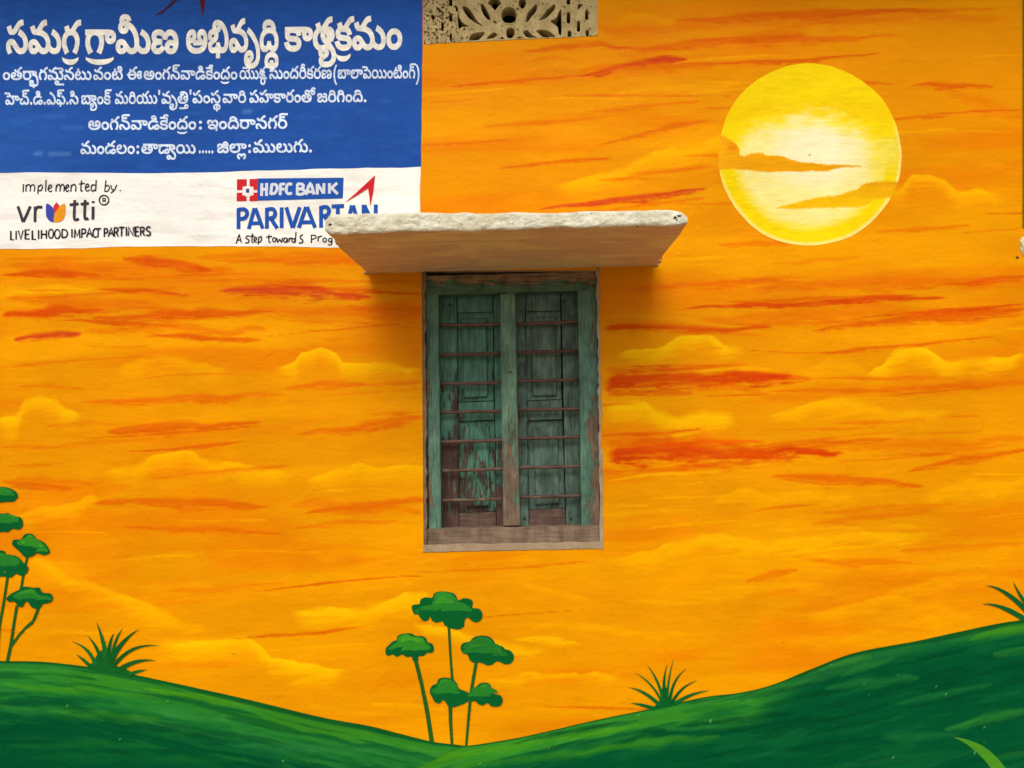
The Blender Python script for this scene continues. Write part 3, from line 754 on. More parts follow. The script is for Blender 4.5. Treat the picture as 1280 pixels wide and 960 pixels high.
def style_paint(style, X, Y, V):
    D = (0, 80, 42); DD = (0, 64, 34); L1 = (56, 132, 28); L2 = (76, 152, 22); Mg = (20, 108, 38)
    C = np.broadcast_to(np.array(D, float), X.shape + (3,)).copy()
    if style == 'left':
        n = fbm(X / 60.0, V / 7.0, 4, 4)
        C = mixc(C, (1 - sstep(20, 75, V + (n - .5) * 50)) * .9, (40, 130, 44))
        C = mixc(C, sstep(4, 9, V) * (1 - sstep(14, 34, V + (n - .5) * 22)) * sstep(-60, 160, X) * .7, L1)
        C = mixc(C, sstep(.52, .66, n) * (1 - sstep(60, 110, V)) * .5, (60, 142, 50))
        C = mixc(C, sstep(.55, .7, fbm(X / 80.0, V / 5.0, 24, 3)) * .45, DD)
        for i, a in enumerate([(0, 856, 190, 872, 7, L2, .6), (180, 862, 330, 884, 6, L2, .8), (300, 880, 480, 925, 8, L1, .7), (190, 868, 330, 896, 4, D, .6), (10, 872, 150, 878, 8, D, .55),
                               (60, 888, 200, 902, 7, L1, .5), (180, 886, 290, 904, 7, (58, 140, 60), .6), (0, 905, 160, 918, 9, D, .6), (10, 930, 210, 934, 6, Mg, .6), (290, 932, 470, 940, 8, (40, 120, 55), .7),
                               (200, 920, 280, 908, 3, Mg, .5), (360, 905, 480, 936, 6, L1, .6), (380, 918, 560, 952, 6, D, .7), (40, 948, 320, 950, 8, Mg, .4), (90, 862, 260, 884, 5, Mg, .5), (330, 946, 560, 950, 5, Mg, .5), (-10, 886, 90, 890, 6, (58, 140, 50), .6)]):
            C = hstroke(C, X, Y, *a, 200 + i * 5)
        edge = 3.2 + 3.5 * sstep(150, 300, X) * (1 - sstep(470, 560, X))
        C = mixc(C, (1 - sstep(edge * .6, edge * 1.3, V)) * .92, (14, 84, 30))
    else:
        tilt = Y + 0.22 * X
        n = fbm(X / 70.0, tilt / 9.0, 34, 4)
        C = mixc(C, (1 - sstep(14, 46, V + (n - .5) * 44)) * (1 - sstep(930, 1010, X)) * .95, (52, 138, 40))
        C = mixc(C, (1 - sstep(4, 24, V + (n - .5) * 26)) * sstep(940, 1020, X) * .75, (40, 118, 50))
        C = mixc(C, (1 - sstep(6, 20, V + (n - .5) * 10)) * sstep(1170, 1240, X) * .8, L1)
        C = mixc(C, sstep(.55, .68, n) * .28, (22, 112, 52))
        C = mixc(C, sstep(.58, .72, fbm(X / 90.0, tilt / 7.0, 54, 3)) * .5, DD)
        for i, a in enumerate([(545, 950, 800, 906, 8, L2, .75), (600, 955, 850, 902, 4, D, .7), (560, 962, 860, 922, 8, L1, .7), (780, 904, 925, 880, 7, L1, .6), (800, 916, 940, 902, 7, DD, .8),
                               (720, 942, 900, 920, 7, L1, .65), (830, 914, 940, 904, 4, (44, 134, 50), .8), (640, 930, 800, 900, 4, DD, .5), (850, 890, 940, 882, 6, Mg, .7), (880, 905, 990, 890, 6, DD, .7),
                               (1030, 862, 1150, 846, 8, (40, 124, 52), .6), (1050, 845, 1120, 820, 6, (50, 130, 50), .6), (1120, 880, 1240, 856, 5, (36, 116, 52), .6), (1180, 912, 1290, 888, 8, (52, 128, 44), .8),
                               (1100, 922, 1200, 918, 6, (30, 108, 50), .6), (1040, 960, 1180, 940, 6, (20, 100, 50), .6), (960, 930, 1100, 905, 6, (10, 98, 50), .6), (1210, 800, 1290, 784, 7, L2, .6), (1240, 818, 1290, 812, 7, (58, 136, 44), .6),
                               (1020, 838, 1090, 822, 6, (70, 146, 44), .5), (930, 872, 1010, 850, 6, (48, 128, 44), .6), (880, 950, 1010, 940, 6, (10, 96, 48), .6), (1230, 950, 1290, 940, 5, (36, 110, 44), .6)]):
            C = hstroke(C, X, Y, *a, 500 + i * 5)
        edge = 1.4 + 2.6 * sstep(960, 1040, X)
        C = mixc(C, (1 - sstep(edge * .6, edge * 1.4, V)) * .9, (12, 80, 28))
        C = mixc(C, (1 - sstep(6, 20, V)) * (1 - sstep(560, 600, X)) * .6, L2)
    # a few chips and specks
    n3 = vnoise(X / 3.0, Y / 3.0, 91)
    C = mixc(C, sstep(.985, .995, n3) * .7, (120, 190, 110))
    return C * (1 + (fbm(X / 14.0, V / 1.6, 65, 3)[..., None] - .5) * .14)

hill('painted_hill', [(-700, 780), (-300, 800), (-40, 824), (0, 826), (50, 827), (100, 832), (150, 840), (200, 850), (300, 872), (400, 896), (460, 907), (500, 917), (541, 927), (580, 932), (620, 940), (680, 952), (760, 962), (880, 990)], 0.0010, 'left', 'bright green painted hill sloping down from the left edge to the middle', -700, 880)
hill('painted_hill', [(440, 1010), (500, 972), (545, 948), (575, 934), (600, 930), (642, 923), (680, 915), (740, 901), (817, 885), (882, 871), (923, 866), (965, 856), (1012, 837), (1068, 816), (1146, 801), (1206, 788), (1276, 775), (1420, 760)], 0.0022, 'right', 'dark green painted hill rising to the right edge', 440, 1420)

# ---- painted trees
Z3 = RG(460, 720, .23965); Z4 = RG(0, 580, .29167); Z5 = RG(740, 760, .203125); Z6 = RG(1000, 700, .27079)
CG = [0]
def crown(parent, Z, outline, light, lift, dark=(8, 92, 40), lit=(54, 140, 40), label=None):
    F = Flat(lift)
    o = catmull([Z(*p) for p in outline], 5)
    cy = sum(p[1] for p in o) / len(o); h = max(p[1] for p in o) - min(p[1] for p in o)
    F.poly([o], dark)
    if light:
        l = catmull([Z(*p) for p in light], 5)
        mx = sum(p[0] for p in l) / len(l); my = sum(p[1] for p in l) / len(l)
        y0, y1 = min(p[1] for p in l), max(p[1] for p in l)
        mid = tuple((a * 2 + b) / 3 for a, b in zip(lit, dark))
        def sh(x, y):
            k = 0.75 * (y - y0) / (y1 - y0 + .1); n_ = float(vnoise(x / 5.0, y / 4.0, 8))
            k = min(1, k * (0.6 + .8 * n_)); return tuple(a * (1 - k) + b * k for a, b in zip(lit, dark))
        F.poly([[(mx + (x - mx) * 1.0, my + (y - my) * 1.0) for x, y in l]], mid, shade=sh)
        F.poly([[(mx + (x - mx) * .72, my - 1 + (y - my) * .62) for x, y in l]], lit, shade=lambda x, y: tuple(a * (0.92 + .16 * float(vnoise(x / 4.0, y / 4.0, 3))) for a in lit))
        for _ in range(6):       # brush dabs of the mid green
            a, b = rng.choice(l), rng.random()
            x = mx + (a[0] - mx) * b * .9; y = my + (a[1] - my) * b * .9 + h * .06
            w_ = h * rng.uniform(.12, .26)
            F.poly([[(x + w_ * 1.7 * math.cos(t), y + w_ * .45 * math.sin(t) + w_ * .25 * math.cos(t * 2)) for t in [i * .7 for i in range(9)]]], mid)
    return F.build('crown', parent, label=label)

def trunk(parent, Z, polys, lift, col=(36, 92, 30)):
    F = Flat(lift)
    for p in polys: F.poly([[Z(*q) for q in p]], col)
    return F.build('trunk', parent)

def tree(label, at, zz):
    t = empty('painted_tree', (0, 0, 0)); t.parent = wall
    t.location = (0, 0, 0); ORIG[t.name] = Vector((0, 0, 0)); t['label'] = label
    return t

t = tree('tallest painted tree with a flat cloud-shaped crown, in the middle clump', 0, 0)
trunk(t, Z3, [[(415, 262), (429, 262), (436, 400), (447, 540), (441, 640), (440, 760), (446, 884), (432, 884), (422, 760), (419, 660), (433, 540), (423, 400)]], 0.0030)
crown(t, Z3, [(228, 160), (240, 148), (268, 145), (275, 122), (300, 110), (335, 112), (345, 90), (375, 80), (420, 82), (455, 95), (472, 125), (500, 115), (535, 120), (548, 140), (545, 165), (580, 170), (597, 195), (592, 225), (570, 240), (545, 235), (520, 215), (505, 232), (500, 262), (470, 277), (430, 270), (400, 255), (388, 235), (360, 242), (335, 232), (325, 210), (315, 228), (290, 234), (272, 215), (262, 200), (240, 195)],
      [(245, 185), (275, 160), (320, 155), (345, 120), (350, 95), (385, 82), (430, 90), (462, 118), (478, 142), (520, 155), (545, 180), (520, 185), (490, 175), (450, 165), (420, 150), (385, 165), (350, 185), (320, 165), (285, 180), (260, 195)], 0.0036)
crown(t, Z3, [(322, 600), (335, 570), (358, 560), (370, 535), (400, 528), (440, 535), (465, 560), (475, 585), (510, 600), (530, 612), (530, 640), (510, 660), (480, 672), (450, 682), (420, 678), (405, 655), (390, 645), (375, 662), (350, 655), (335, 630)],
      [(330, 600), (360, 572), (385, 540), (430, 540), (460, 565), (465, 590), (490, 605), (450, 605), (410, 600), (370, 612), (345, 615)], 0.0046, label='lower small crown on the left side')
t = tree('painted tree with a leaning stem, left one of the middle clump', 0, 0)
trunk(t, Z3, [[(236, 430), (257, 426), (285, 540), (318, 690), (346, 868), (322, 866), (302, 730), (272, 570)]], 0.0030)
crown(t, Z3, [(92, 400), (95, 375), (108, 360), (130, 340), (150, 332), (155, 312), (185, 300), (225, 298), (248, 310), (285, 313), (305, 325), (312, 345), (335, 352), (345, 380), (335, 398), (310, 400), (290, 415), (265, 418), (262, 440), (235, 440), (228, 420), (200, 420), (180, 408), (150, 420), (130, 408), (105, 415)],
      [(105, 380), (125, 360), (150, 345), (160, 318), (200, 303), (235, 315), (285, 322), (300, 345), (325, 365), (320, 390), (290, 385), (260, 370), (230, 368), (210, 385), (190, 370), (150, 372), (130, 385)], 0.0036, lit=(70, 158, 36))
t = tree('painted tree with a crown and a lower side crown, right one of the middle clump', 0, 0)
trunk(t, Z3, [[(556, 450), (573, 450), (552, 575), (540, 660), (519, 884), (506, 884), (524, 660), (534, 575)]], 0.0032)
crown(t, Z3, [(483, 375), (495, 350), (530, 340), (550, 320), (590, 310), (630, 315), (655, 335), (670, 360), (700, 365), (715, 380), (745, 390), (762, 420), (750, 450), (720, 460), (690, 448), (668, 445), (650, 460), (625, 465), (600, 455), (580, 450), (550, 450), (530, 435), (520, 410), (495, 400)],
      [(492, 370), (540, 335), (590, 318), (640, 330), (660, 360), (690, 375), (720, 395), (730, 420), (700, 415), (660, 400), (620, 380), (590, 365), (550, 375), (515, 385)], 0.0036, lit=(48, 130, 42))
crown(t, Z3, [(530, 610), (540, 590), (565, 575), (585, 558), (620, 555), (640, 570), (648, 605), (665, 615), (690, 620), (703, 645), (695, 670), (670, 680), (640, 675), (625, 660), (600, 672), (575, 665), (560, 650), (535, 650)],
      [(540, 600), (570, 582), (600, 562), (630, 568), (645, 600), (640, 620), (610, 625), (570, 615)], 0.0052, label='lower small crown on the right side')

t = tree('painted tree with one crown on a thin stem, right of the cut-off crowns at the left edge', 0, 0)
trunk(t, Z4, [[(113, 396), (124, 396), (108, 470), (97, 535), (86, 535), (97, 470)]], 0.0026)
crown(t, Z4, [(54, 345), (60, 325), (90, 322), (110, 300), (140, 300), (160, 320), (190, 335), (210, 360), (215, 380), (190, 390), (160, 382), (140, 395), (110, 398), (90, 380), (75, 365)],
      [(75, 335), (110, 315), (130, 303), (155, 320), (185, 340), (205, 370), (170, 365), (120, 350), (90, 350)], 0.0036, lit=(72, 160, 34))
t = tree('painted tree with a forked stem and low wide crown, nearest the left grass tuft', 0, 0)
trunk(t, Z4, [[(68, 606), (80, 606), (66, 690), (56, 770), (40, 845), (26, 845), (42, 770), (54, 690)], [(160, 616), (173, 618), (155, 665), (140, 688), (112, 708), (84, 740), (58, 778), (44, 796), (52, 766), (80, 728), (110, 695), (140, 668)]], 0.0030)
crown(t, Z4, [(30, 575), (50, 555), (80, 540), (105, 525), (150, 530), (170, 528), (185, 550), (220, 555), (228, 580), (210, 595), (185, 600), (170, 620), (140, 615), (125, 595), (110, 590), (100, 610), (80, 610), (65, 590), (40, 590)],
      [(55, 565), (90, 545), (130, 535), (150, 540), (170, 560), (200, 570), (180, 575), (150, 570), (120, 565), (90, 585), (70, 575)], 0.0040)
t = tree('painted tree cut off by the left edge, its two upper crowns one above the other', 0, 0)
crown(t, Z4, [(-60, 110), (-30, 100), (15, 98), (40, 102), (70, 118), (78, 140), (60, 160), (30, 162), (-30, 165), (-60, 150)], [(-40, 112), (20, 102), (60, 120), (40, 130), (-10, 130)], 0.0036)
crown(t, Z4, [(-60, 215), (15, 212), (35, 210), (60, 222), (92, 230), (100, 260), (85, 280), (55, 278), (35, 292), (15, 290), (-60, 290)], [(-40, 225), (40, 215), (85, 235), (50, 255), (0, 250)], 0.0036)
trunk(t, Z4, [[(-52, 160), (-44, 160), (-36, 500), (-10, 845), (-24, 845), (-46, 500)]], 0.0026)
t = tree('painted tree with a broad crown touching the left edge, below the two cut-off crowns', 0, 0)
trunk(t, Z4, [[(29, 480), (40, 480), (22, 600), (4, 700), (-4, 845), (-14, 845), (-8, 700), (12, 590)]], 0.0028)
crown(t, Z4, [(-60, 385), (-20, 372), (20, 372), (35, 400), (60, 390), (85, 402), (105, 425), (122, 440), (118, 465), (95, 478), (70, 470), (50, 485), (20, 482), (-40, 480), (-70, 440)], [(-40, 390), (25, 385), (35, 410), (65, 398), (85, 415), (75, 440), (40, 430), (10, 440)], 0.0042)

# ---- painted grass tufts
def tuft(label, Z, blades, blob, lift, col, s):
    T = empty('painted_grass_tuft', (0, 0, 0)); T.parent = wall; T.location = (0, 0, 0); ORIG[T.name] = Vector((0, 0, 0)); T['label'] = label
    if blob:
        F = Flat(lift); F.poly([catmull([Z(*p) for p in blob], 4)], col); F.build('tuft_base', T)
    for i, b in enumerate(blades):
        (x0, y0), (x1, y1) = b[0], b[1]
        c_ = b[2] if len(b) > 2 and b[2] else ((x0 + x1) / 2, (y0 + y1) / 2)
        w = b[3] if len(b) > 3 else s
        pts = []
        for k in range(9):
            u = k / 8
            pts.append(Z((1 - u) ** 2 * x0 + 2 * u * (1 - u) * c_[0] + u * u * x1, (1 - u) ** 2 * y0 + 2 * u * (1 - u) * c_[1] + u * u * y1))
        F = Flat(lift + .0002 * (i + 1))
        sh = rng.uniform(.9, 1.12)
        F.ribbon(pts, w, tuple(k_ * sh for k_ in col), smooth=False, w1=0.3, wm=w * .72)
        F.build('grass_blade', T)
tuft('spiky painted grass tuft on the left hill crest', Z4,
     [((410, 862), (310, 760), (390, 786)), ((395, 872), (328, 814), (360, 838)), ((436, 850), (375, 735), (420, 775)), ((458, 840), (415, 678), (446, 750), 6.5), ((466, 830), (490, 724), (468, 760)),
      ((482, 830), (528, 703), (490, 750), 4.5), ((474, 856), (597, 706), (506, 765), 7.5), ((486, 868), (682, 778), (560, 762), 5), ((500, 890), (668, 842), (580, 828), 6.5), ((555, 900), (632, 880), (590, 886), 5)],
     [(380, 872), (405, 840), (425, 805), (455, 795), (490, 815), (492, 860), (540, 876), (578, 905), (520, 900), (450, 886), (400, 882)], 0.0030, (20, 96, 34), 5.2)
tuft('spiky painted grass tuft on the right hill slope', Z5,
     [((385, 618), (238, 583), (300, 590), 5), ((420, 600), (225, 487), (320, 500), 5), ((432, 580), (265, 397), (372, 452), 3.2), ((440, 570), (340, 352), (405, 425), 4), ((448, 550), (462, 345), (432, 440), 4.5),
      ((462, 550), (500, 312), (466, 440), 3.4), ((480, 556), (577, 374), (496, 430), 4), ((494, 576), (642, 445), (545, 478), 4), ((505, 590), (722, 505), (600, 520), 5)],
     [(350, 626), (400, 590), (424, 540), (432, 490), (462, 492), (474, 550), (520, 578), (500, 600), (440, 612)], 0.0034, (10, 92, 38), 4.0)
tuft('painted grass leaves reaching in from the right edge of the wall', Z6,
     [((1110, 330), (840, 202), (950, 196), 8), ((1120, 320), (855, 117), (960, 120), 7.5), ((1110, 290), (983, 100), (1010, 170), 6), ((1120, 290), (1130, 60), (1090, 160), 7)], None, 0.0034, (16, 100, 44), 7)
tuft('single light green blade on the dark hill at the lower right corner', Z6,
     [((930, 985), (706, 816), (845, 850), 16)], None, 0.0034, (72, 140, 34), 12)

# ------------------------------------------------------------------ the sign painted on the wall
sign = empty('painted_sign', (0, 0, 0)); sign.parent = wall; ORIG[sign.name] = Vector((0, 0, 0)); sign['label'] = 'blue and white sign with Telugu and English lettering, painted top left'
def wavy(p, q, n, amp, seed, axis_=1):
    out = []
    for i in range(n + 1):
        u = i / n; x = p[0] + (q[0] - p[0]) * u; y = p[1] + (q[1] - p[1]) * u
        d = (float(fbm(np.array([u * n * .25]), np.array([0.0]), seed, 3)[0]) - .5) * 2 * amp
        out.append((x + (d if axis_ == 0 else 0), y + (d if axis_ == 1 else 0)))
    return out
def panel(name, loop, col, lift, var, seed, label):
    xs_ = [p[0] for p in loop]; ys_ = [p[1] for p in loop]
    F = Flat(lift); F.poly([loop], col)
    return F.build(name, sign, label=label)

def panel_grid(name, x0, x1, ytop, ybot, lift, fn, label):
    """sheet between two wavy edges, painted by fn"""
    X1 = np.arange(x0, x1 + .01, 2.4); X1[-1] = x1
    t_ = np.linspace(0, 1, 60)
    T_, Xg = np.meshgrid(t_, X1, indexing='ij')
    Yg = ytop(Xg) * (1 - T_) + ybot(Xg) * T_
    Xe = Xg.copy()
    e_ = sstep(x1 - 12, x1, Xg); Xe = Xg + e_ * ((fbm(Yg / 30.0, Yg * 0, 5, 3) - .5) * 2.0 + (2.0 - 3.0 * sstep(0, 310, Yg)))
    grid_sheet(name, Xe, Yg, lin(np.clip(fn(Xg, Yg), 0, 255)), lift, sign, label)
def blue_fn(X, Y):
    C = np.broadcast_to(np.array((34, 80, 160), float), X.shape + (3,)).copy()
    n = fbm(X / 60.0, Y / 14.0, 2, 4); C = mixc(C, sstep(.45, .7, n) * .2, (40, 92, 176))
    C = mixc(C, sstep(160, 0, X) * sstep(60, 180, Y) * .25, (60, 112, 190))
    n = fbm(X / 30.0, Y / 2.5, 12, 3); C = mixc(C, sstep(.62, .74, n) * .18, (60, 108, 186))
    for (a, b, y) in [(44, 84, 147), (74, 108, 161), (40, 56, 192), (58, 92, 192), (300, 318, 140), (452, 462, 171)]:
        C = mixc(C, (1 - sstep(.5, 1.6, np.abs(Y - y))) * sstep(a, a + 6, X) * (1 - sstep(b - 6, b, X)) * .4, (130, 170, 225))
    return C * (1 + (fbm(X / 20.0, Y / 1.7, 22, 3)[..., None] - .5) * .12)
def white_fn(X, Y):
    C = np.broadcast_to(np.array((250, 247, 238), float), X.shape + (3,)).copy()
    n = fbm(X / 50.0, Y / 8.0, 42, 4); C = mixc(C, sstep(.45, .7, n) * .5, (224, 216, 204))
    n = fbm(X / 25.0, Y / 2.0, 52, 3); C = mixc(C, sstep(.55, .72, n) * .4, (246, 243, 238))
    C = mixc(C, sstep(8, 0, 527 - X) * .3, (238, 214, 160))
    return C * (1 + (fbm(X / 14.0, Y / 1.6, 62, 3)[..., None] - .5) * .05)
w_ = lambda X, s, a: (fbm(X / 45.0, X * 0, s, 3) - .5) * a
mid_edge = lambda X: 216.2 - 7.0 * sstep(200, 527, X) + w_(X, 3, 2.4)
panel_grid('blue_panel', -160, 526.5, lambda X: X * 0 - 60.0, lambda X: mid_edge(X), 0.0014, blue_fn, 'blue upper field of the sign')
panel_grid('white_panel', -160, 526.0, lambda X: mid_edge(X), lambda X: 310.8 - 3.0 * sstep(40, 200, X) + 1.4 * sstep(300, 460, X) + w_(X, 7, 2.4), 0.0014, white_fn, 'white lower field of the sign')

